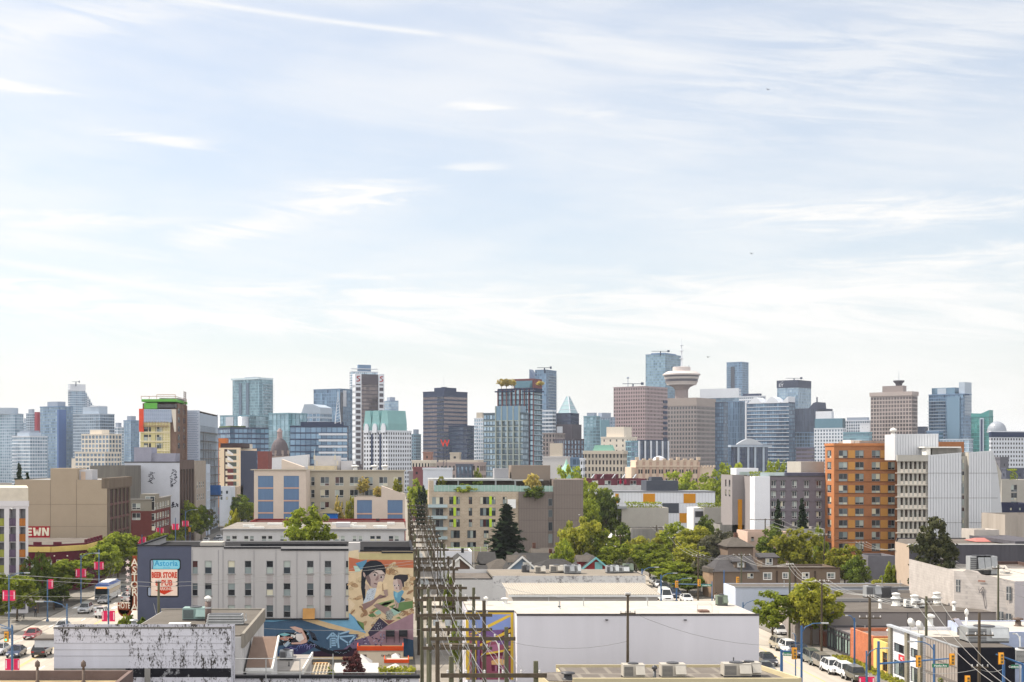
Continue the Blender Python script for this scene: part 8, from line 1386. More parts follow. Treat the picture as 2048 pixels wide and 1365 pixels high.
def crown_mesh(kind,seed):
 """leaves on many small clumps; unit tree: height 1, trunk foot at 0"""
 r2=random.Random(seed);mb=MB()
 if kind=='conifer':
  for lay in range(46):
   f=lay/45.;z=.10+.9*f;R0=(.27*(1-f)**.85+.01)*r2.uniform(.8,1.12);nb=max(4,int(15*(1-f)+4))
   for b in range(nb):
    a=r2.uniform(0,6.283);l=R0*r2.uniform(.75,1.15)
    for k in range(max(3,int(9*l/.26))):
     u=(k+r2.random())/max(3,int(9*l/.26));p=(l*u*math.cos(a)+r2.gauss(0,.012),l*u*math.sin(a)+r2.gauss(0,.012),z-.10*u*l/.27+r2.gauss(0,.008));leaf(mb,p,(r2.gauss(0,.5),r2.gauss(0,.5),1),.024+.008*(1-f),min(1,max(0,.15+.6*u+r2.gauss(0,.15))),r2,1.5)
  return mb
 sp={'round':(.34,.58,.40,110,46,.021,.062),'street':(.36,.58,.38,90,50,.023,.07),'loose':(.40,.57,.39,84,40,.022,.066),'oval':(.25,.62,.37,120,50,.016,.05),'bush':(.5,.48,.46,60,46,.036,.11),'broad':(.52,.56,.40,130,46,.021,.07),'darkoval':(.27,.53,.46,150,52,.016,.046)}[kind]
 rx,cz,rz,nc,nl,ls,cr=sp
 for c in range(nc):
  u=r2.random()**.42;th=r2.uniform(0,6.283);ph=math.acos(r2.uniform(-1,1));kx=1+.22*math.sin(3*th+seed)
  cc=Vector((rx*kx*u*math.sin(ph)*math.cos(th),rx*kx*u*math.sin(ph)*math.sin(th),cz+rz*u*math.cos(ph)*(1 if math.cos(ph)>0 else.72)));R1=cr*r2.uniform(.7,1.35);ct=r2.uniform(.25,.75)
  for k in range(nl):
   d=Vector((r2.gauss(0,1),r2.gauss(0,1),r2.gauss(0,1))).normalized();rr_=R1*r2.uniform(.55,1.12);p=cc+Vector((d.x*rr_,d.y*rr_,d.z*rr_*.75));leaf(mb,p,d+Vector((r2.gauss(0,.5),r2.gauss(0,.5),.5+r2.gauss(0,.5))),ls*r2.uniform(.7,1.25),min(1,max(0,ct+r2.gauss(0,.2))),r2)
 return mb
def trunk_mesh(kind,seed):
 r2=random.Random(seed+99);mb=MB();h={'conifer':.9,'bush':.3}.get(kind,.5);mb.tube((0,0,0),(.008,0,h*.5),.022,.016,7,0);mb.tube((.008,0,h*.5),(0,.01,h),.016,.006,6)
 if kind!='conifer':
  for i in range(7):a=i*.9+r2.random();z=h*r2.uniform(.45,.9);l=r2.uniform(.12,.26);mb.tube((0,0,z),(l*math.cos(a),l*math.sin(a),z+l*r2.uniform(.6,1.1)),.010,.004,5)
 return mb
LEAF={'green':leafm('leaf_green',(.22,.265,.036)),'bright':leafm('leaf_bright',(.27,.32,.042)),'yellow':leafm('leaf_yellow_green',(.27,.275,.04)),'deep':leafm('leaf_deep',(.115,.155,.03),.4),'fir':leafm('needle_dark',(.026,.042,.022),.25),'brownleaf':leafm('leaf_grey_brown',(.11,.11,.07),.4),'olive':leafm('leaf_olive',(.07,.075,.035),.35),'red':leafm('leaf_dark_red',(.13,.05,.05),.4),'gold':leafm('leaf_gold',(.5,.42,.13),.5)}
def tree(px,yt,w,Y,kind,lf,label,z0=0.,group=None,x=None,nm=None):
 """w = crown width in photo pixels"""
 k=(kind,lf,int(px)%2);up={'round':.62,'street':.60,'loose':.70,'oval':.42,'bush':.92,'broad':.96,'darkoval':.50,'conifer':.38}[kind]
 if k not in TK:TK[k]=(crown_mesh(kind,len(TK)+3).mesh('crown',LEAF[lf],tone=True),trunk_mesh(kind,len(TK)).mesh('trunk',M_bark))
 h=(wz(yt,Y)-z0)*(1.0 if kind=='conifer' else 1.07);x=wx(px,Y)if x is None else x;nm=nm or{'conifer':'conifer_tree','bush':'shrub'}.get(kind,'tree');r=local(nm,label,'conifer' if kind=='conifer' else 'shrub' if nm=='shrub' else 'tree',(x,Y,z0),rnd.uniform(0,6.28),group)
 sx_=w*Y/F/up;r.scale=(sx_,sx_,h)
 for nm_,me in(('trunk',TK[k][1]),('crown',TK[k][0])):
  o=bpy.data.objects.new(nm_,me);COL.objects.link(o);o.parent=r
 return r
G1='street trees along the left street'
for a in((-4,1150,64,215,'street','green','bright street tree cut by the left edge beside the lamp post'),(34,1152,70,228,'street','green','street tree before the white apartment block near the left edge'),(76,1106,56,240,'loose','deep','tall darker street tree in front of the maroon corner building'),(134,1120,84,262,'street','green','full bright street tree before the maroon corner building'),(108,1160,50,246,'street','deep','lower shaded street tree under the full bright one'),(206,1088,66,285,'street','green','street tree behind the bus under the beige wall'),(236,1066,78,300,'street','green','broad bright street tree at the foot of the beige wall'),(262,1078,52,325,'street','deep','darker street tree before the grey and maroon bay building'),(318,1066,54,345,'street','green','low street tree in front of the maroon brick windows'),(293,1074,40,335,'street','yellow','small yellow-green street tree left of the maroon windows'),(379,1008,46,421,'round','green','rounded tall tree before the ribbed brown building side'),(402,1016,36,440,'round','deep','shaded tree right of the rounded tall one by the pale wall'),(416,1018,30,470,'loose','brownleaf','greyish sparse tree far down the left street'),(352,1050,26,380,'street','green','small bright tree beside the far signal'),(478,994,58,560,'round','deep','dark green tree far down the street before the tan building'),(496,1006,40,540,'round','green','bright tree at the right of the far street end')):tree(*a[:3],a[3]+5,*a[4:],group=G1)
tree(467,1026,34,330,'round','yellow','single yellow-green tree behind the long panelled block')
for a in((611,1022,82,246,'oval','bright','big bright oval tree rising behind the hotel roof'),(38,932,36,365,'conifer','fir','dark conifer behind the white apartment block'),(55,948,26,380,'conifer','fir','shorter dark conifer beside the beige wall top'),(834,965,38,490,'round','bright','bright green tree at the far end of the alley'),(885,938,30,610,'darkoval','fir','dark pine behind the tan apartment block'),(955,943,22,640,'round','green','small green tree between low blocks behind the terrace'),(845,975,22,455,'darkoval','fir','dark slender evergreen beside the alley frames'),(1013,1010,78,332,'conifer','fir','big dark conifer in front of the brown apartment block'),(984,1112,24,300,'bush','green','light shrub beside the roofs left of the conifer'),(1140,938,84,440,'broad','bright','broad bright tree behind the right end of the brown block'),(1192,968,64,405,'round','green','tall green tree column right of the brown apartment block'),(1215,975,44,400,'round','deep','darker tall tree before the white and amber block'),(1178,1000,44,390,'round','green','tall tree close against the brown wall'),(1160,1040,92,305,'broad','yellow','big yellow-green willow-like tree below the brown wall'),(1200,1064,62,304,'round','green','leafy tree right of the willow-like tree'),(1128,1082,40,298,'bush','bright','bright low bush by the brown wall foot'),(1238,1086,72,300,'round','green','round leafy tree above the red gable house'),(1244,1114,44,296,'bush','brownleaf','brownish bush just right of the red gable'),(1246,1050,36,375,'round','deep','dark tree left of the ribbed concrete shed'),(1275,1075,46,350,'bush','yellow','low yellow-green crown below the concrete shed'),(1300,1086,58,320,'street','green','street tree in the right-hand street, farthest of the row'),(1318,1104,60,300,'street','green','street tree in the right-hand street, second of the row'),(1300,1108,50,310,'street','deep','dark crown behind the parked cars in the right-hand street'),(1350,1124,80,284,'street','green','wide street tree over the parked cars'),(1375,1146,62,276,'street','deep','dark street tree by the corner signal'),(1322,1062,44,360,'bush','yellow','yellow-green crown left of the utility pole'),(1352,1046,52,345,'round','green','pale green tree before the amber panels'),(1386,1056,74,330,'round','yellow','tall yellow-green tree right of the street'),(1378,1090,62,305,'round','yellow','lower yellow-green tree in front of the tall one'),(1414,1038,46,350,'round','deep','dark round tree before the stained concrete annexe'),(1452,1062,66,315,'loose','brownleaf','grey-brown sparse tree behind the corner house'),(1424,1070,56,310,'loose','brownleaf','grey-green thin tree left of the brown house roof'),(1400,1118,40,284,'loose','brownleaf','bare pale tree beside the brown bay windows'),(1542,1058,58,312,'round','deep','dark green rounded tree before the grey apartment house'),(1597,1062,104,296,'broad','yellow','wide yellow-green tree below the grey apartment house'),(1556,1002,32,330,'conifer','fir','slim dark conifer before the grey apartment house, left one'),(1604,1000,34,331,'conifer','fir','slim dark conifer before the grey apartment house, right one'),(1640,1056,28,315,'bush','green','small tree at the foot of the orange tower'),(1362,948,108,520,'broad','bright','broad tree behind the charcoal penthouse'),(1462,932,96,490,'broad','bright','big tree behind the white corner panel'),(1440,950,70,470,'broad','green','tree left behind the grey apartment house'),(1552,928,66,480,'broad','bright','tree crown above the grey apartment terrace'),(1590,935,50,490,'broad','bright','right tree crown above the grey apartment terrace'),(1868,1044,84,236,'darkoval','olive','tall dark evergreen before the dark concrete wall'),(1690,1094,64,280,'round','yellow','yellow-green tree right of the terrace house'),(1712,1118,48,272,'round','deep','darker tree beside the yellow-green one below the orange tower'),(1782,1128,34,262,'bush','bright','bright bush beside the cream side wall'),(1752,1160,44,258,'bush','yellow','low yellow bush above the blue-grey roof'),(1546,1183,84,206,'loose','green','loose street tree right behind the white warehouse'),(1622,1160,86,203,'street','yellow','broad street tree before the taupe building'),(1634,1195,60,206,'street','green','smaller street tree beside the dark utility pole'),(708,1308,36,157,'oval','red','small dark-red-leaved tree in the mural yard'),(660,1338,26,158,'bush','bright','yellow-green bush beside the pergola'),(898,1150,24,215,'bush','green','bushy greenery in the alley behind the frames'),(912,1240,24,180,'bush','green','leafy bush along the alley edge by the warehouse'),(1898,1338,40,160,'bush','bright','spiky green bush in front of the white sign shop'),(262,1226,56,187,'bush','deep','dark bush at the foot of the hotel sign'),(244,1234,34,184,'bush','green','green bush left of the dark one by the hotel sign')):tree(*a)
def planter(px,yt,w,Y,kind,lf,label,z0,group=None):return tree(px,yt,w,Y,kind,lf,label,z0,group,nm='potted_tree' if kind!='bush' else 'shrub')
for a in((728,956,22,367,'round','gold','golden-brown potted tree left on the beige block terrace',16),(755,975,18,352,'round','gold','brownish potted tree beside the sloped terrace tower',15.5),(794,960,18,352,'round','yellow','potted tree right on the terrace by the sloped tower',15),(676,1000,20,360,'round','gold','tan garden tree over the gazebo',0),(702,998,20,358,'round','yellow','green garden tree right of the gazebo',0),(884,953,18,367,'bush','yellow','pale shrub left on the brown block roof garden',17.9),(955,960,20,367,'bush','deep','dark shrub in the middle of the roof garden',17.9),(1067,948,28,366,'bush','gold','large flowering shrub right on the roof garden',17.5),(1070,970,42,364.6,'bush','deep','trailing dark green shrub on the terrace glass',15.8),(930,968,40,366,'bush','green','low green planting along the terrace glass',17.5)):planter(*a)
for i,(px,w)in enumerate(((1003,16),(1013,18),(1024,16),(1080,15))):planter(px,759 if i<3 else 763,w,845,'round','gold',('golden rooftop tree on the twin tower, leftmost','golden rooftop tree on the twin tower, second from left','golden rooftop tree on the twin tower, third from left','golden rooftop tree on the twin tower, at the right corner')[i],wz(779,845)if i<3 else wz(776,845),'rooftop trees on the twin tower')
def hedge(label,x0,x1,y0,y1,z0,z1,lf='bright'):
 r2=random.Random(int(x0*7));mb=MB()
 n=int((x1-x0)*(z1-z0)*26)+60
 for i in range(n):
  f=r2.random();p=(r2.uniform(x0,x1),y0 if f<.5 else r2.uniform(y0,y1),r2.uniform(z0,z1)if f<.5 else z1);leaf(mb,(p[0],p[1]+r2.gauss(0,.12),p[2]+r2.gauss(0,.12)),(r2.gauss(0,.5),-1 if f<.5 else r2.gauss(0,.5),.6),.17,r2.random(),r2)
 return tag(mb.build('hedge',LEAF[lf],tone=True),label,'hedge')
hedge('clipped hedge on the left grey concrete block roof',wx(1252,398),wx(1325,398),399,401,wz(1016,398),wz(1006,398));hedge('clipped hedge on the right grey concrete block roof',wx(1397,385),wx(1478,385),386,388,wz(1016,385),wz(1008,385))
hedge('low grassy hedge along the dark capped wall',wx(758,150),wx(830,150),150,152,0,wz(1342,150),'yellow');hedge('climbing hedge on the beige balcony block roof at the far right',wx(2020,382),wx(2035,382),382,384,wz(960,382),wz(940,382),'green');hedge('planting on the grey apartment house terrace',wx(1500,347),wx(1565,347),347,348,wz(954,347),wz(945,347),'green')
gs=MB();r2=random.Random(4)
for a,b,c,d in((42.5,45,196,226),(59.2,61.2,156,192)):
 for i in range(900):leaf(gs,(r2.uniform(a,b),r2.uniform(c,d),.2+r2.random()*.15),(r2.gauss(0,1),r2.gauss(0,1),.6),.16,r2.random(),r2)
g_=gs.build('grass',LEAF['yellow'],tone=True,kind='stuff');tag(g_,'rough grass strips beside the pavement of the right-hand street','grass')
# vehicles
def paintm():
 m=bpy.data.materials.new('car_paint');m.use_nodes=True;N=m.node_tree.nodes;L=m.node_tree.links;b=N['Principled BSDF'];oi=N.new('ShaderNodeObjectInfo');nz=N.new('ShaderNodeTexNoise');nz.inputs['Scale'].default_value=1.5;mr=N.new('ShaderNodeMapRange');L.new(nz.outputs[0],mr.inputs[0]);mr.inputs[3].default_value=.9;mr.inputs[4].default_value=1.08
 v=N.new('ShaderNodeVectorMath');v.operation='SCALE';L.new(oi.outputs['Color'],v.inputs[0]);L.new(mr.outputs[0],v.inputs['Scale']);L.new(v.outputs[0],b.inputs['Base Color']);b.inputs['Roughness'].default_value=.28;b.inputs['Metallic'].default_value=.1;b.inputs['Coat Weight'].default_value=.5;return m
M_paint=paintm();M_cg=mat('car_glass',(.012,.015,.018),.06,.0,var=.1);M_tyre=mat('tyre',(.018,.018,.018),.9);M_rim=mat('rim_alloy',(.35,.36,.37),.35,.7);M_hl=mat('headlamp_glass',(.75,.76,.78),.1);M_tl=mat('tail_lamp_red',(.35,.012,.012),.2)
PR={'sedan':(4.7,1.8,[(0,.35),(.03,.62),(.5,.8),(1.35,.93),(3.6,1.0),(4.5,.98),(4.68,.8),(4.7,.36)],[(1.25,.92),(2.05,1.42),(3.2,1.44),(4.05,1.0)]),'hatch':(4.2,1.78,[(0,.35),(.03,.66),(.45,.84),(1.15,.96),(3.7,1.04),(4.12,1.0),(4.2,.75),(4.2,.36)],[(1.05,.95),(1.85,1.46),(3.3,1.50),(4.05,1.05)]),'suv':(4.7,1.9,[(0,.42),(.02,.82),(.3,.98),(1.2,1.08),(4.3,1.14),(4.66,1.1),(4.7,.8),(4.7,.42)],[(1.15,1.07),(1.8,1.66),(4.1,1.72),(4.55,1.14)]),'minivan':(4.9,1.95,[(0,.38),(.02,.74),(.4,.92),(1.0,1.04),(4.6,1.10),(4.88,1.0),(4.9,.7),(4.9,.38)],[(.8,1.02),(1.75,1.68),(4.4,1.76),(4.8,1.1)]),'pickup':(5.4,1.95,[(0,.45),(.02,.9),(.3,1.05),(1.3,1.12),(3.3,1.14),(3.32,1.12),(5.3,1.12),(5.4,1.05),(5.4,.5)],[(1.25,1.1),(1.95,1.72),(3.0,1.74),(3.3,1.14)]),'jeep':(4.2,1.85,[(0,.5),(0,1.0),(.15,1.1),(1.25,1.16),(4.1,1.18),(4.2,1.1),(4.2,.55)],[(1.3,1.15),(1.55,1.8),(4.0,1.84),(4.15,1.2)]),'van':(5.9,2.05,[(0,.4),(.02,.95),(.5,1.2),(1.0,1.34),(5.8,1.36),(5.9,1.2),(5.9,.45)],[(.9,1.32),(1.6,2.3),(1.8,2.45),(5.7,2.5),(5.88,1.36)])}
CARS={}
def car_master(kind):
 L_,w,prof,gh=PR[kind];h=w/2
 if kind in CARS:return CARS[kind]
 P={}
 def loft(mb,secs,close=True):
  n=len(secs[0][1]);k=len(mb.v)
  for x,p in secs:mb.v+=[(x,y-L_/2,z)for y,z in p]
  for s_ in range(len(secs)-1):
   for i in range(n):
    j=(i+1)%n;mb.f.append((k+s_*n+i,k+s_*n+j,k+(s_+1)*n+j,k+(s_+1)*n+i));mb.m.append(0);mb.t.append(0)
  mb.f.append(tuple(k+i for i in range(n)));mb.f.append(tuple(k+(len(secs)-1)*n+i for i in reversed(range(n))));mb.m+=[0,0];mb.t+=[0,0]
 ins=lambda p,a:[(min(L_-a,max(a,y))if True else y,z-(.06 if z>.6 else-.02))for y,z in p]
 b=MB();loft(b,[(-h,ins(prof,.16)),(-h+.12,prof),(h-.12,prof),(h,ins(prof,.16))]);P['body']=b.mesh('body',M_paint)
 g=MB();k=h-.1;kr=h-.32;rz_=gh[1][1];secs=[]
 base=[(gh[0][0],gh[0][1]),(gh[-1][0],gh[-1][1])];n=len(g.v)
 lo=[(s*k,y-L_/2,z)for s in(-1,1)for y,z in base];top=gh[1:-1];hi=[(s*kr,y-L_/2,z)for s in(-1,1)for y,z in top];m_=len(top)
 g.q([lo[0],lo[2],hi[m_],hi[0]]);g.q([lo[1],lo[3],hi[2*m_-1],hi[m_-1]]);g.q([lo[0],*hi[:m_],lo[1]]);g.q([lo[2],*hi[m_:],lo[3]]);P['window']=g.mesh('window',M_cg)
 r_=MB()
 for i in range(m_-1):a,b2,c,d=hi[i],hi[i+1],hi[m_+i+1],hi[m_+i];r_.q([a,b2,c,d]);r_.q([(x*1.02,y,z+.045)for x,y,z in(a,b2,c,d)]);r_.q([(a[0]*1.02,a[1],a[2]+.045),(b2[0]*1.02,b2[1],b2[2]+.045),b2,a]);r_.q([(d[0]*1.02,d[1],d[2]+.045),(c[0]*1.02,c[1],c[2]+.045),c,d])
 a,d=hi[0],hi[m_];r_.q([(a[0]*1.02,a[1],a[2]+.045),(d[0]*1.02,d[1],d[2]+.045),d,a])
 for s,o in((-1,0),(1,m_)):
  for p,q in((lo[0 if s<0 else 2],hi[o]),(lo[1 if s<0 else 3],hi[o+m_-1])):r_.tube(p,q,.06,.05,4)
  mid=.5*(hi[o][1]+hi[o+m_-1][1]);r_.tube((s*k,mid,gh[0][1]+.04),(s*kr,mid,hi[o][2]),.05,.04,4)
  if kind in('van',):r_.q([(s*(k+.012),-L_/2+2.2,1.36),(s*(k+.012),L_/2-.1,1.38),(s*(kr+.02),L_/2-.25,2.48),(s*(kr+.02),-L_/2+2.2,2.44)])
 P['roof']=r_.mesh('roof',M_paint);R1=.36 if kind in('suv','pickup','jeep','van')else.32
 t=MB();t.tube((-.11,0,0),(.11,0,0),R1,R1,14);P['wheel']=t.mesh('wheel',M_tyre);t=MB();t.tube((-.125,0,0),(.125,0,0),R1*.62,R1*.62,10);P['rim']=t.mesh('rim',M_rim)
 t=MB();t.box(-.2,.2,-.03,.05,-.08,.08);P['headlight']=t.mesh('headlight',M_hl);P['tail_light']=t.mesh('tail_light',M_tl);t=MB();t.box(-.5,.5,-.02,.03,-.12,.12);P['grille']=t.mesh('grille',M_dframe);t=MB();t.box(-.26,.26,-.015,.015,-.06,.06);P['number_plate']=t.mesh('number_plate',M_white);t=MB();t.box(-.12,.12,-.05,.05,-.07,.07);P['wing_mirror']=t.mesh('wing_mirror',M_paint)
 P['_']=(L_,h,R1,prof,gh);CARS[kind]=P;return P
def car(kind,px,py,col,rz,label,group=None,xy=None,cat='car'):
 """px,py = wheel contact point; rz 0 faces the camera"""
 P=car_master(kind);L_,h,R1,prof,gh=P['_'];x,y=xy or gp(px,py);r=local('pickup_truck' if kind=='pickup' else 'van' if kind=='van' else 'car',label,cat,(x,y,.01),R(rz),group)
 def p(nm,loc,c=None,par=None):
  o=bpy.data.objects.new(nm,P[nm]);COL.objects.link(o);o.parent=par or r;o.location=loc
  if c:o.color=(*c,1)
  return o
 p('body',(0,0,0),col);p('window',(0,0,0));p('roof',(0,0,0),col)
 for s in(-1,1):
  for yy in(-L_/2+.85,L_/2-.9):w=p('wheel',(s*(h-.1),yy,R1));p('rim',(0,0,0),par=w)
  p('headlight',(s*(h-.3),-L_/2+.03,prof[1][1]-.02));p('tail_light',(s*(h-.25),L_/2-.04,prof[-2][1]+.02));p('wing_mirror',(s*(h+.06),-L_/2+gh[0][0]+.55,gh[0][1]+.1),col)
 p('grille',(0,-L_/2-.005,prof[1][1]-.12));p('number_plate',(0,-L_/2-.03,.45))
 return r
SIL=(.42,.43,.44);WHT=(.72,.72,.72);BLK=(.015,.015,.018);DBL=(.02,.03,.07);GRY=(.12,.125,.13);BEI=(.36,.32,.25)
GL='vehicles on the left street';GR='cars parked along the right-hand kerb'
for a in(('sedan',65,1277,(.33,.035,.045),0,'red sedan coming down the left street'),('sedan',33,1313,DBL,0,'dark blue sedan beside the yellow traffic signal at lower left'),('sedan',0,1308,SIL,0,'silver sedan cut by the left edge of the picture'),('suv',84,1312,BLK,180,'black car seen from behind left of the white workshop wall'),('sedan',125,1261,SIL,0,'silver sedan half hidden above the flaking white wall'),('suv',171,1226,SIL,0,'silver SUV in mid street behind the bare blue pole'),('jeep',205,1235,WHT,180,'white off-roader with spare wheel partly behind the pink banners'),('sedan',209,1207,GRY,0,'dark grey sedan in front of the bus'),('suv',252,1187,GRY,180,'grey car beyond the hotel sign stars, farther one'),('suv',256,1202,SIL,180,'pale car beyond the hotel sign stars, nearer one')):car(*a,group=GL)
for i,(px,py,c,t)in enumerate(((413,1084.5,WHT,'tiny white car far down the left street'),(432,1084,GRY,'tiny grey car far down the street beside the long block, left one'),(441,1083,SIL,'tiny silver car far down the street beside the long block, middle one'),(438,1078,WHT,'tiny white car far down the street beside the long block, rear one'))):car('sedan',px,py,c,0,t,GL)
for a in(('suv',1559,1299,BEI,0,'beige SUV, rearmost of the lower parked row'),('suv',1578,1306,WHT,0,'white SUV behind the dark blue parked car'),('suv',1600,1314,DBL,0,'dark blue SUV between white SUV and green-grey minivan'),('minivan',1626,1327,(.10,.115,.10),0,'green-grey minivan parked in front of the glass shop'),('minivan',1647,1336,(.20,.18,.15),0,'brown-beige minivan parked in front of the glass shop'),('suv',1665,1346,WHT,0,'white wagon parked before the orange brick wall, rear one'),('suv',1691,1354,WHT,0,'white SUV parked before the orange brick wall, front one'),('jeep',1713,1364,(.06,.055,.035),0,'dark olive off-roader at the front of the parked row'),('sedan',1559,1269,SIL,0,'silver sedan under the street tree by the warehouse'),('pickup',1592,1272,SIL,0,'silver pickup beside the tall green pole'),('hatch',1309,1168,SIL,0,'silver car farthest in the row behind the white van'),('hatch',1317,1175,WHT,0,'white car second in the row behind the white van'),('hatch',1329,1181,(.05,.05,.055),0,'dark car third in the row behind the white van')):car(*a,group=GR)
car('hatch',1535,1330,BLK,0,'black hatchback driving beside the white warehouse');car('sedan',1531,1347,GRY,0,'grey car roof just showing behind the tan roof edge');car('van',1330,1203,WHT,0,'white high-roofed van at the street crossing',cat='van');car('suv',1350,1195,DBL,0,'dark blue SUV right of the white van');car('sedan',1373,1204,WHT,0,'white sedan right of the blue lamp pole at the crossing');car('hatch',1361,1146,GRY,0,'grey car under the far street trees')
x,y=gp(203,1205);b=local('city_bus','blue and grey city bus with orange destination sign','bus',(x,y+6,.01),0);w=1.27;L_=12.
prof=[(-L_/2,.35),(-L_/2-.05,1.2),(-L_/2+.15,2.75),(-L_/2+.5,2.95),(L_/2-.1,2.95),(L_/2,2.7),(L_/2,.4)]
MB().yprism(prof,-w,w).build('body',mat('bus_grey',A(176,182,188),.35,.1,var=.04),b);MB().yprism([(-L_/2-.065,1.15),(-L_/2+.09,2.5),(-L_/2+.11,2.5),(-L_/2-.03,1.15)],-w+.1,w-.1).build('windscreen',M_cg,b);MB().box(-w-.02,w+.02,-L_/2+.7,L_/2-.4,1.45,2.35).build('window',M_cg,b)
MB().box(-w-.01,w+.01,-L_/2+.4,L_/2-.3,2.95,3.12).box(-w*.8,w*.8,-L_/2+1,L_/2-1,3.121,3.4).build('roof',mat('bus_blue',A(54,92,160),.4),b);MB().box(-w*.7,w*.7,-L_/2+2,L_/2-2,3.401,3.55).build('roof_unit',M_vent,b);MB().box(-w*.75,w*.75,-L_/2+.02,-L_/2+.1,2.52,2.78).build('destination_sign',mat('amber_sign',(.8,.25,.03),.5,emit=.6),b);MB().box(-w+.05,w-.05,-L_/2-.08,-L_/2-.02,.4,1.05).build('front_panel',mat('bus_dark',(.03,.035,.04),.4),b)
for s in(-1,1):
 for yy in(-L_/2+2.4,L_/2-3):wh_=MB().tube((s*(w-.28),yy,.48),(s*(w+.02),yy,.48),.48,.48,14).build('wheel',M_tyre,b);MB().tube((s*(w+.02),yy,.48),(s*(w+.05),yy,.48),.28,.28,10).build('rim',M_rim,wh_)
 MB().box(s*.95-.17,s*.95+.17,-L_/2-.1,-L_/2-.05,.55,.75).build('headlight',M_hl,b);MB().tube((s*.5,1,3.5),(s*.35,5.6,5.6),.03,.03,4).build('trolley_pole',M_dframe,b)
M_wood=mat('creosoted_pole',(.082,.064,.045),.95,var=.3,scale=2,streak=1);M_wgreen=mat('greenish_pole',(.10,.098,.062),.95,var=.25,scale=2,streak=1);M_post=mat('blue_grey_post',A(70,104,140,1.2),.5,var=.08);M_blue=mat('signal_blue',A(52,100,150,1.3),.45,var=.06);M_pink=mat('banner_pink',A(226,48,98,1.2),.7,var=.06);M_sig=mat('signal_yellow',A(226,160,40,1.3),.5);M_wire=mat('wire_grey',(.16,.16,.165),.6);M_pwire=mat('wire_pale',(.27,.27,.26),.5);M_trans=mat('transformer_grey',(.40,.43,.44),.5,var=.08);M_ins=mat('insulator',(.5,.48,.46),.3)
def insul(mb,x,y,z):mb.lathe(x,y,[(.05,z),(.09,z+.06),(.06,z+.1),(.09,z+.16),(.04,z+.25)],6)
def transformer(r,x,y,z):MB().tube((x,y,z),(x,y,z+1.15),.33,.33,10).tube((x+.1,y,z+1.15),(x+.1,y,z+1.5),.05,.04,5).tube((x-.12,y,z+1.15),(x-.12,y,z+1.45),.05,.04,5).build('transformer',M_trans,r)
n_al=['nearest, at the bottom edge','second, before the mural warehouse','third from the camera','fourth from the camera','fifth, beside the mural corner']
fr_=[(1350,878,1090),(1277,862,1028),(1230,846,982),(1196,846,958),(1176,834,932),(1139,829,915),(1117,828,905),(1100,826,896),(1085,824,887),(1073,822,881),(1062,821,876),(1052,820,872),(1044,819,868),(1036,818,865),(1028,817,861),(1020,816,858),(1012,815,855),(1004,814,852),(997,813,849)]
FY=[]
for i,(py,pa,pb)in enumerate(fr_):
 Y=43513./(py-HY);xa,xb=wx(pa,Y)+.6,wx(pb,Y)-.6;z=11.7
 if i==0:xa+=.2
 FY.append((Y,xa,xb));big=i<8
 w_='wooden H-frame of alley power poles, '+(n_al[i]if i<5 else('%s in the lane'%['sixth','seventh','eighth','ninth','tenth','eleventh','twelfth','thirteenth','fourteenth','fifteenth','sixteenth','seventeenth','eighteenth','farthest'][i-5]))
 r=thing('power_pole_gantry',w_,'power pole frame',((xa+xb)/2,Y,0),group='power pole frames along the alley');rp_=random.Random(i)
 for x in(xa,xb):MB().tube((x,Y,0),(x+rp_.uniform(-.1,.1),Y,z+rp_.uniform(.3,1.6)),.22 if big else.18,.17 if big else.14,8).build('pole',M_wgreen if rp_.random()<.5 else M_wood,r)
 for dz in([0,-2.2]if i%2 else[0,-1.4,-3.2])[:(1 if i==0 or i>13 else 2 if i>8 else 3)]:
  a,b=(xa-.7,xb+.7);MB().box(a,b,Y-.32,Y-.2,z+dz-.16,z+dz+.14).build('crossbeam',M_wood,r)
  q=MB()
  for k in range(6):insul(q,a+.5+(b-a-1)*k/5,Y-.26,z+dz+.14)
  q.build('insulator',M_ins,r)
  if i in(0,1):break
 if i in(1,4,6,9):
  for dx in((.5,1.3)if i!=4 else(1.6,3.0,4.4)):transformer(r,xa+(dx if i>1 else(xb-xa)-2-dx),Y-.4,z-(5.2 if i<6 else 4.5)if i!=4 else z-4.4)
 if i in(3,5,7,8):MB().box(xa-.3,xb+.3,Y-.9,Y+.5,z-5.2,z-5.0).build('platform',M_wood,r)
def wire(pts,label,sag=.5,rad=.018,m=None,group=None,cat='power line',nm='power_line'):
 mb=MB()
 for p,q in zip(pts,pts[1:]):
  p,q=Vector(p),Vector(q);n=8;pr=p
  for k in range(1,n+1):t=k/n;c=p.lerp(q,t)-Vector((0,0,sag*4*t*(1-t)));mb.tube(pr,c,rad,rad,3,0,False);pr=c
 o=mb.build(nm,m or M_wire);return tag(o,label,cat,group)
for k in range(7):
 dz=0 if k<4 else-1.6;f=(k+.5)/4 if k<4 else(k-3.5)/3
 wire([(a+(b-a)*f,Y-.26,11.95+dz)for Y,a,b in FY[:12]],'power line strung along the alley frames, '+('upper' if k<4 else 'lower')+' level, '+(['leftmost','second from left','third from left','rightmost'][k]if k<4 else['left','middle','right'][k-4]),.35,.022,group='lines along the alley')
r2=random.Random(31)
for i in range(1,9):
 Y,a,b=FY[i];mb=MB()
 for k in range(9):
  x0=r2.uniform(a,b);z0=r2.uniform(6,11.6);p=[(x0,Y-.3,z0)]
  for s in range(4):p.append((p[-1][0]+r2.uniform(-.6,.6),Y-.3-r2.random()*.4,p[-1][2]-r2.uniform(.3,1.1)))
  mb.path(p,.03,3)
 tag(mb.build('cable_loop',M_pwire if i%2 else M_wire),'tangle of hanging service cables on alley frame, '+['second','third','fourth','fifth','sixth','seventh','eighth','ninth'][i-1]+' from the camera','cable')
PT={}
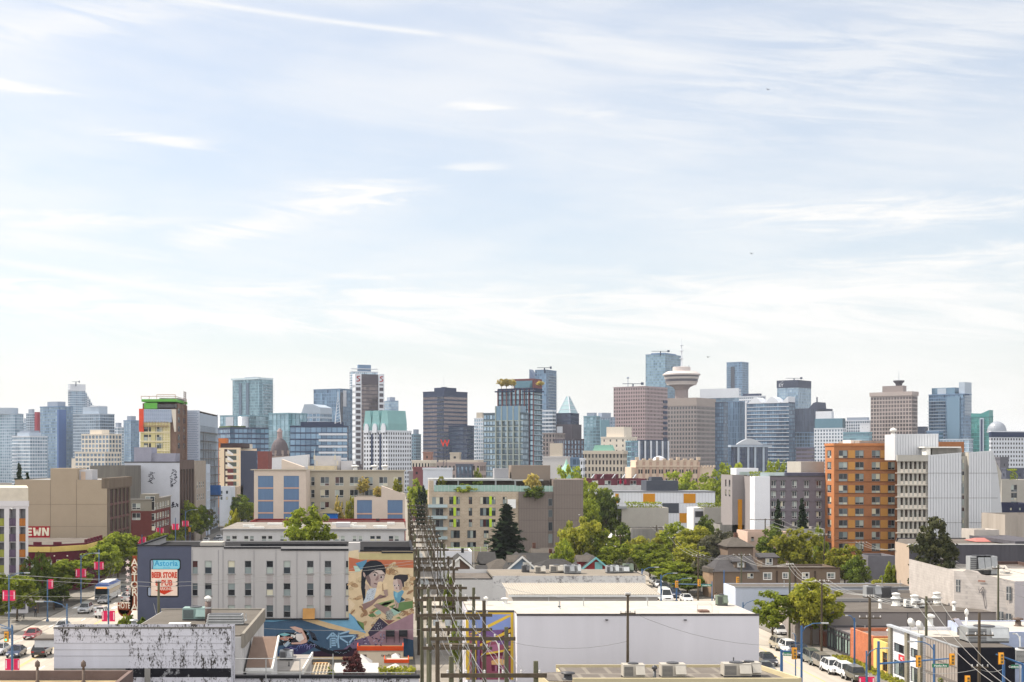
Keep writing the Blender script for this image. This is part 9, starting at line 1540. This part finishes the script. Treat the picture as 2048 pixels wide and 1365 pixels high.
def upole(key,px,yt,Y,label,m=None,arms=((0.4,1.3),),trans=None,base=0.,rad=.17):
 x,zt=wx(px,Y),wz(yt,Y);r=thing('utility_pole',label,'utility pole',(x,Y,base));MB().tube((x,Y,base),(x+.03,Y,zt),rad,rad*.72,8).build('pole',m or M_wood,r)
 for dz,hw in arms:
  MB().box(x-hw,x+hw,Y-.26,Y-.14,zt-dz-.06,zt-dz+.08).build('crossarm',M_wood,r);q=MB()
  for k in(-.92,-.3,.3,.92):insul(q,x+hw*k,Y-.2,zt-dz+.08)
  q.build('insulator',M_ins,r)
 if trans:
  for t in trans:transformer(r,x+t[0],Y-.45,zt-t[1])
 PT[key]=(x,Y,zt,arms[0]if arms else(0,.3));return r
upole('a',1482.5,1105,262,'wooden utility pole in front of the brown corner house',M_wgreen,((.6,1.6),));upole('b',1579,1127,210,'tall green-tinged utility pole between the street trees',M_wgreen,((.3,.5),));upole('c',1643,1157,197,'dark brown utility pole by the wooden fence',None,((.5,1.0),));upole('d',1739,1190,178,'thick dark utility pole before the orange brick shop',None,((.3,.5),(2.9,1.4)),rad=.22);upole('e',1852,1193,166,'greenish utility pole in front of the white sign shop',M_wgreen,((.9,1.7),),rad=.2);upole('f',1958,1226,152,'brown utility pole with tarnished crossarm before the black front',None,((2.4,1.5),(5.8,.9)),rad=.2)
upole('g',1996,1130,204,'utility pole in front of the stepped white building',M_wgreen,((.5,.9),));upole('h',1890,1115,245,'utility pole at the right of the tall dark evergreen',M_wgreen,((.3,1.),));upole('i',1794,1094,262,'utility pole against the cream side wall',None,((.6,.8),));upole('j',1722,1082,300,'utility pole with grey transformers below the orange tower',M_wgreen,((.5,1.2),),((-.5,5.2),(.5,5.2)));upole('k',1648,1066,292,'thin utility pole below the grey apartment house',None,((.6,1.3),))
upole('l',1396,1105,268,'utility pole beside the green street sign',None,((.8,1.2),));upole('m',1348,1073,340,'utility pole standing among the trees, left of the yellow-green tree',None,((.5,1.2),));upole('n',1313,1051,372,'utility pole in front of the ribbed concrete shed',None,((.6,1.7),));upole('p',1255,1187,148,'wooden utility pole in front of the white warehouse wall',None,((.2,.25),(2.1,.8)),rad=.17);upole('q',317,1161,172,'cut wooden pole in front of the painted scroll advert',M_wgreen,((.25,.35),),rad=.2)
upole('r',1240,1068,330,'thin dark pole left of the round leafy tree',None,((.6,1.),));upole('s',1530,1038,318,'pole with wide arm before the white corner panel',None,((.2,3.4),))
G3='lines over the right-hand rooftops'
def span(a,b,label,offs=(-.9,0,.9),sag=1.2,m=None):
 for k,o in enumerate(offs):
  p,q=PT[a],PT[b];wire([(p[0]+o*p[3][1],p[1]-.2,p[2]-p[3][0]+.3),(q[0]+o*q[3][1],q[1]-.2,q[2]-q[3][0]+.3)],label+', '+['left wire','middle wire','right wire'][k if len(offs)>1 else 1],sag,.028,m or M_pwire,G3)
span('a','b','overhead line from the brown house pole to the green-tinged pole');span('b','c','overhead line between the green-tinged pole and the fence pole');span('c','d','overhead line from the fence pole to the thick dark pole',sag=.6);span('d','e','overhead line between the thick dark pole and the sign shop pole',sag=.7);span('l','a','overhead line from the street sign pole to the brown house pole',sag=.9);span('m','l','overhead line from the tree pole to the street sign pole',sag=.7)
span('j','i','overhead line from the transformer pole to the cream wall pole',sag=.8);span('i','h','overhead line from the cream wall pole past the evergreen',sag=1.6);span('h','g','overhead line from the evergreen pole to the stepped wall pole',sag=1.2);span('k','j','overhead line below the orange tower to the transformer pole',sag=.8);span('s','k','overhead line from the wide-armed pole below the grey apartments',sag=.7);span('n','m','overhead line between the two poles among the trees',sag=.6)
e_=PT['e'];
for k,o in enumerate((-1.5,0,1.5)):wire([(e_[0]+o,e_[1]-.2,e_[2]-.5),(wx(1990+k*18,128),128,wz(1368,128))],'pale line sloping from the sign shop pole to the lower right corner, '+['left wire','middle wire','right wire'][k],.8,.03,M_pwire,G3)
g_=PT['g']
for k in range(3):wire([(g_[0],g_[1],g_[2]-.4-k*1.6),(g_[0]+22,g_[1]-26,g_[2]-3-k*2.2)],'line running off the right edge from the stepped wall pole, '+['upper','middle','lower'][k],1.,.03,M_wire,G3)
f_=PT['f'];wire([(wx(1842,154),154,wz(1345,154)),(f_[0],f_[1],wz(1338,152)),(wx(2005,152),152,wz(1339,152))],'cable between the signals across the black front',.3,.03,M_pwire)
for k in range(2):wire([(-95,215,12.6-k*.5),(PT['q'][0],172,PT['q'][2]-.3-k*.5),(hx1,Y0-.5,13.2-k*.4)],'thin line crossing the hotel front from the cut pole, '+['upper','lower'][k],.5,.025,M_pwire)
wire([(-40,230,10.5),(PT['q'][0],172,PT['q'][2]-5),(12,185,5)],'thin service line low across the blue hotel bay',.8,.022,M_pwire)
p_=PT['p'];wire([(p_[0],148,p_[2]-1.8),(wx(1600,150),150,wz(1290,150))],'sagging line from the warehouse pole to the right',1.2,.02,M_wire);wire([(wx(930,150),150,wz(1255,150)),(p_[0],148,p_[2]-5),],'line from the alley frames to the warehouse pole',1.4,.02,M_wire);wire([(wx(930,170),170,wz(1150,170)),(p_[0],148,p_[2]-.6)],'upper line from the alley frames to the warehouse pole',1.,.02,M_wire)
for k,(xx,z)in enumerate(((-55.5,6.1),(-54.6,6.1),(-43.2,6.1),(-42.3,6.1))):wire([(xx,100+i*30,z)for i in range(14)],'trolley wire over the left street, '+['leftmost','second from left','third from left','rightmost'][k],.15,.02,M_wire,'trolley wires over the left street',nm='trolley_wire')
for k,yy in enumerate((176,205,235)):wire([(-59.4,yy,7.4),(-39.2,yy,7.4)],'span wire across the left street, '+['nearest','middle','farthest'][k],.5,.02,M_pwire,nm='span_wire')
def banner(r,x,Y,zt,hh=1.9,w=.95,sides=(-1,1)):
 for s in sides:
  MB().box(x+s*.16 if s>0 else x-.16-w,x+.16+w if s>0 else x-.16,Y-.06,Y-.02,zt-hh,zt).build('banner',M_pink,r);MB().box(x+s*(.3+w*.62)-.07,x+s*(.3+w*.62)+.07,Y-.075,Y-.063,zt-hh*.85,zt-hh*.12).build('banner_stripe',mat('banner_pale',(.75,.55,.6),.7),r)
def lamp(px,yt,Y,label,arm=2.4,bz=None,bs=(-1,1),m=None,rad=.13,grp='lamp posts and banner poles'):
 x,zt=wx(px,Y),wz(yt,Y);r=thing('street_lamp' if arm else 'street_pole',label,'street lamp' if arm else 'street pole',(x,Y,0),group=grp);MB().tube((x,Y,0),(x,Y,zt),rad,rad*.8,8).build('pole',m or M_post,r)
 if arm:MB().path([(x,Y,zt-.7),(x+arm*.2,Y,zt-.1),(x+arm*.55,Y,zt+.25),(x+arm,Y,zt+.3)],.055).build('arm',m or M_post,r);MB().box(min(x+arm*.95,x+arm*1.3),max(x+arm*.95,x+arm*1.3),Y-.14,Y+.14,zt+.22,zt+.36).build('lamp_head',M_metal,r)
 if bz:banner(r,x,Y,wz(bz,Y),hh=1.55 if Y>190 else 1.35,w=.8 if Y>190 else.7,sides=bs)
 MB().lathe(x,Y,[(rad*2,0),(rad*2,.25),(rad*1.2,.4)],8).build('base',m or M_post,r);return r
lamp(18,1150,212,'blue-grey lamp post with pink banners near the left edge',2.4,1181);lamp(95,1160,234,'pole with one pink banner between the left street trees',0,1159,(1,));lamp(162,1110,256,'lamp post with pink banners before the maroon building',2.6,1138);lamp(198,1100,281,'pole with pink banners behind the bus',0,1124);lamp(217,1178,208,'pole with pink banners on the street side of the hotel',0,1222);lamp(134,1208,186,'bare blue-grey pole in the middle of the left street view',-3.2)
lamp(25,1253,171,'foreground post with pink banners and signal arm at lower left',-3.0,1318);lamp(284,1070,326,'pole with pink banners before the maroon brick windows',0,1074);lamp(320,1052,350,'pole with reddish banners before the bay windows',0,1056);lamp(351,1036,372,'pole with bright pink banners left of the yellow signal',0,1048);lamp(371,1022,392,'lamp post with pink banners and yellow signal far down the street',2.6,1042);lamp(514,1020,430,'pole with pink banners at the corner of the blue panel building',0,1025)
for i in range(5):lamp(428+i*9,1016-i,560+i*30,'far pink banner pole across the street end, '+['leftmost','second','middle','fourth','rightmost'][i],0,1023-i*1.5)
lamp(1603,1252,152,'tall blue lamp post on the near left side of the right-hand street',2.2,m=M_blue);lamp(1709,1236,184,'blue lamp post before the orange brick shop',-.9,m=M_blue);lamp(1733,1302,158,'grey-blue post with pink banners at the bottom right',1.9,1354);lamp(1868,1289,155,'blue lamp post with curved arm before the grey boarded wall',-2.2,m=M_blue);lamp(1591,1272,168,'thin pale post beside the near signal',-.3,m=M_post,rad=.08);lamp(1353,1160,266,'blue lamp post at the crossing right of the white van',2.2,m=M_blue);lamp(1448,1141,262,'blue post in front of the brown corner house',0,m=M_blue);lamp(2007,1321,150,'thick blue post at the lower right',0,m=M_blue,rad=.2);lamp(1284,1138,262,'blue lamp post with curved arm by the end of the white brick building',2.4,m=M_blue);lamp(1322,1150,250,'blue lamp post among the parked cars',2.2,m=M_blue);lamp(1486,1205,215,'lamp post with curved arm behind the warehouse roof',2.6,m=M_post)
for i,(p,yt,t)in enumerate(((998,1287,'white swan-necked lamp pole before the warehouse mural'),(2040,1273,'pale swan-necked lamp before the blue wall at the right'))):lamp(p,yt,156 if i==0 else 158,t,-.6,m=M_white,rad=.07)
def sigheads(r,x,Y,z,face='F',on=None,h=1.05):
 o=MB().box(x-.2,x+.2,Y-.16,Y+.1,z-h,z).build('signal_head',M_sig,r);q=MB().box(x-.28,x+.28,Y+.1,Y+.13,z-h-.1,z+.1).build('backing_board',M_sig,r)
 for k in range(3):c=mat('lens_green',(.02,.7,.25),.3,emit=2.)if on==k else mat('lens_dark',(.10,.07,.03),.4);MB().tube((x,Y-.165,z-.18-k*h/3.1),(x,Y-.2,z-.18-k*h/3.1),.12,.12,10).build('lens',c,o)
def signsheet(r,x,Y,z,txt,w=1.6,h=.38,cap=.2):
 o=MB().box(x-w/2,x+w/2,Y-.03,Y+.02,z-h/2,z+h/2).build('street_sign',mat('sign_green',A(20,120,84,1.2),.5,var=.04),r);t=MB();text_mesh(t,txt,0,0,cap,lambda u,v,d:(x+u,Y-.045-d*.3,z-cap/2+v),font_w=.006);t.build('sign_letters',M_white,o)
def mast(px,yt,Y,label,pb,yb,heads,signs,ya=None,m=M_blue,on=None,rad=.18):
 x,zt=wx(px,Y),wz(yt,Y);r=thing('traffic_signal',label,'traffic signal',(x,Y,0));MB().tube((x,Y,0),(x,Y,zt),rad,rad*.8,8).build('pole',m,r);za,zb=wz(ya or yt,Y),wz(yb,Y);xb=wx(pb,Y);MB().tube((x,Y,za),(xb,Y,zb),.12,.07,6).build('mast_arm',m,r)
 for p,yy in heads:sigheads(r,wx(p,Y),Y-.2,wz(yy,Y),on=on)
 for p,yy,tx,w in signs:signsheet(r,wx(p,Y),Y-.2,wz(yy,Y),tx,w)
 return r
mast(1757,1283,151,'blue signal mast with long arm, two yellow signals and green street sign',1906,1317,((1836,1313),(1903,1309)),((1879,1331,'Hawks Ave',1.75),),ya=1328)
mast(1563,1300,150,'near blue signal mast left of the lower parked cars',1594,1303,((1588,1297),),((1573,1308,'Cordova',.8),),ya=1303);mast(2046,1330,148,'signal mast reaching in from the right edge with one yellow signal',1992,1309,((2001,1307),),((2028,1333,'Cordova St',.75),),ya=1329)
mast(1424,1163,258,'far signal arm with two orange signals and green street sign',1344,1168,((1353,1163),(1398,1160)),((1412,1171,'Heatley Ave',1.9),),ya=1170,m=M_post,rad=.12);mast(199,1128,296,'signal arm with green street sign and yellow signal behind the bus',230,1136,((225,1132),),((210,1136,'Heatley Ave',2.0),),ya=1136,m=M_post,rad=.12)
mast(24,1250,170,'lower left signal with lit green light',2,1256,((13.5,1265),),(),ya=1258,m=M_post,on=2,rad=.13);mast(1452,1177,260,'small signal on short arm before the brown corner house',1456,1179,((1451,1178),(1475,1155)),(),ya=1179,m=M_blue,rad=.1);mast(380,1050,398,'far yellow signal down the left street',384,1052,((379,1056),),(),ya=1053,m=M_post,rad=.1)
mast(1934,1352,150,'single yellow signal standing at the bottom before the black front',1936,1353,((1934,1353),),(),ya=1353,m=M_post,rad=.08)
tag(MB().box(wx(193,196),wx(199,196),196,196.05,wz(1227,196),wz(1219,196)).box(wx(201,196),wx(206,196),196,196.05,wz(1224,196),wz(1219,196)).box(wx(195.7,196),wx(196.3,196),196.06,196.12,0,wz(1219,196)).build('road_sign',M_white),'white lane sign beside the white off-roader','road sign')
bs=thing('bus_shelter','small dark shelter box on the left pavement below the trees','bus shelter',(-59.9,255,0));MB().box(-60.6,-58.9,254,254.1,.13,2.5).box(-60.6,-60.5,254.1,257,.13,2.5).build('panel',mat('shelter_glass',(.03,.035,.05),.2),bs);MB().box(-60.8,-58.7,253.8,257.2,2.5,2.65).build('roof',M_dframe,bs)
def person(x,y,label,top,legs,z=.13,rz=0,step=.18):
 r=local('person',label,'person',(x,y,z),rz);bm=bpy.data.meshes.new('body');V=[(0,0,.95),(0,0,1.15),(0,0,1.38),(0,0,1.5),(0,-.02,1.6),(0,-.03,1.72)]+[(s*a,b*st,c)for s,st in((-1,1),(1,-1))for a,b,c in((.1,0,.9),(.1,.5*step,.5),(.1,step,.08),(.11,step-.14,.04))]+[(s*a,b,c)for s in(-1,1)for a,b,c in((.19,0,1.4),(.24,.03*s,1.12),(.24,-.1-.04*s,.9),(.24,-.14-.04*s,.8))]
 Rr=[.15,.14,.15,.06,.075,.08]+[.095,.065,.045,.04]*2+[.065,.05,.04,.035]*2;E=[(0,1),(1,2),(2,3),(3,4),(4,5)]+[e for o in(6,10)for e in((0,o),(o,o+1),(o+1,o+2),(o+2,o+3))]+[e for o in(14,18)for e in((2,o),(o,o+1),(o+1,o+2),(o+2,o+3))]
 bm.from_pydata(V,E,[]);o=bpy.data.objects.new('body',bm);COL.objects.link(o);md=o.modifiers.new('skin','SKIN');o.data.skin_vertices or None
 for i,sv in enumerate(bm.skin_vertices[0].data):sv.radius=(Rr[i],Rr[i]);sv.use_root=(i==0)
 o.modifiers.new('smooth','SUBSURF').levels=1;dg=bpy.context.evaluated_depsgraph_get();me=bpy.data.meshes.new_from_object(o.evaluated_get(dg));bpy.data.objects.remove(o)
 me.materials.clear();
 for mm in(mat('cloth_'+top[0],top[1],.9),mat('cloth_'+legs[0],legs[1],.9),mat('skin',(.36,.22,.15),.6)):me.materials.append(mm)
 for p in me.polygons:c=p.center;p.material_index=1 if c.z<.92 and abs(c.x)<.2 else 2 if c.z>1.5 or(abs(c.x)>.19 and c.z<.95)else 0
 b=bpy.data.objects.new('body',me);COL.objects.link(b);b.parent=r;hm=MB().lathe(0,-.01,[(.07,1.66),(.1,1.7),(.1,1.76),(.07,1.81),(.02,1.83)],8).build('hair',mat('hair_dark',(.02,.015,.012)),r);return r
person(-60.,239,'person in dark clothes walking on the left pavement',('navy',(.03,.035,.05)),('black',(.02,.02,.02)),rz=.4);person(-60.4,262,'person in black standing by the dark shelter',('black2',(.02,.02,.022)),('grey',(.06,.06,.065)),rz=1.2,step=.05);person(59.4,262,'person in white shirt at the corner of the brown house',('white',(.6,.6,.6)),('denim',(.05,.07,.12)),rz=.8);person(60.,263.5,'person in dark coat at the corner of the brown house',('coat',(.04,.035,.04)),('black',(.02,.02,.02)),rz=-.5)
for i in range(2):
 bk=local('bicycle',('bicycle parked on the left pavement, nearer one','bicycle parked on the left pavement, farther one')[i],'bicycle',(-61.,233+i*2.2,.13),R(70+i*25))
 for s in(-.52,.52):
  w_=MB();n=14
  for k in range(n):a,b=2*math.pi*k/n,2*math.pi*(k+1)/n;w_.tube((s+.33*math.cos(a),0,.34+.33*math.sin(a)),(s+.33*math.cos(b),0,.34+.33*math.sin(b)),.025,.025,4)
  w_.build('wheel',M_tyre,bk)
 MB().path([(-.52,0,.34),(-.18,0,.85),(.35,0,.85),(.0,0,.34),(-.18,0,.85)],.022).path([(.52,0,.34),(.35,0,.98)],.022).path([(-.52,0,.34),(0,0,.34)],.02).build('frame',M_dframe,bk);MB().tube((.35,-.25,1.0),(.35,.25,1.0),.02).build('handlebar',M_dframe,bk);MB().box(-.3,-.08,-.06,.06,.9,.95).build('saddle',M_tyre,bk)
def gull(px,py,Y,label,s=1.,m=None):
 r=local('bird',label,'bird',(wx(px,Y),Y,wz(py,Y)),rnd.uniform(-.6,.6));b=MB();b.lathe(0,0,[(.01,-.28),(.06,-.15),(.09,0),(.07,.12),(.05,.2),(.01,.26)],8);o=MB();o.add(b,Matrix.Rotation(R(80),4,'X'));
 for sg in(-1,1):o.q([(0,-.08,.05),(sg*.35,-.1,.2),(sg*.7,.05,.12),(sg*.35,.08,.19),(0,.1,.05)]);o.q([(0,-.08,.03),(sg*.35,-.1,.18),(sg*.7,.05,.11),(sg*.35,.08,.17),(0,.1,.03)])
 o.build('body',m or mat('gull_white',(.7,.7,.7),.8),r);r.scale=(s,)*3
gull(1158,1030,300,'white gull flying before the brown block');gull(24,1018,235,'white gull flying before the left edge apartment block',1.3);dkb=mat('bird_dark',(.03,.03,.035))
for p,y,t in((1416,715,'small dark bird right of the disc tower antenna'),(1503,508,'dark bird high above the lone slim tower'),(1536,180,'dark bird high in the upper right sky')):gull(p,y,330,t,1.,dkb)
# air
hz=bpy.data.materials.new('haze');hz.use_nodes=True;N=hz.node_tree.nodes
for n in list(N):N.remove(n)
ou=N.new('ShaderNodeOutputMaterial');pv=N.new('ShaderNodeVolumePrincipled');pv.inputs['Color'].default_value=(.88,.93,1.,1);pv.inputs['Density'].default_value=.00006;pv.inputs['Anisotropy'].default_value=.2;hz.node_tree.links.new(pv.outputs[0],ou.inputs['Volume'])
h_=MB().box(-4600,4600,-200,9100,-2,215).build('haze',hz,kind='stuff');tag(h_,'thin bluish summer haze over the whole city','haze')
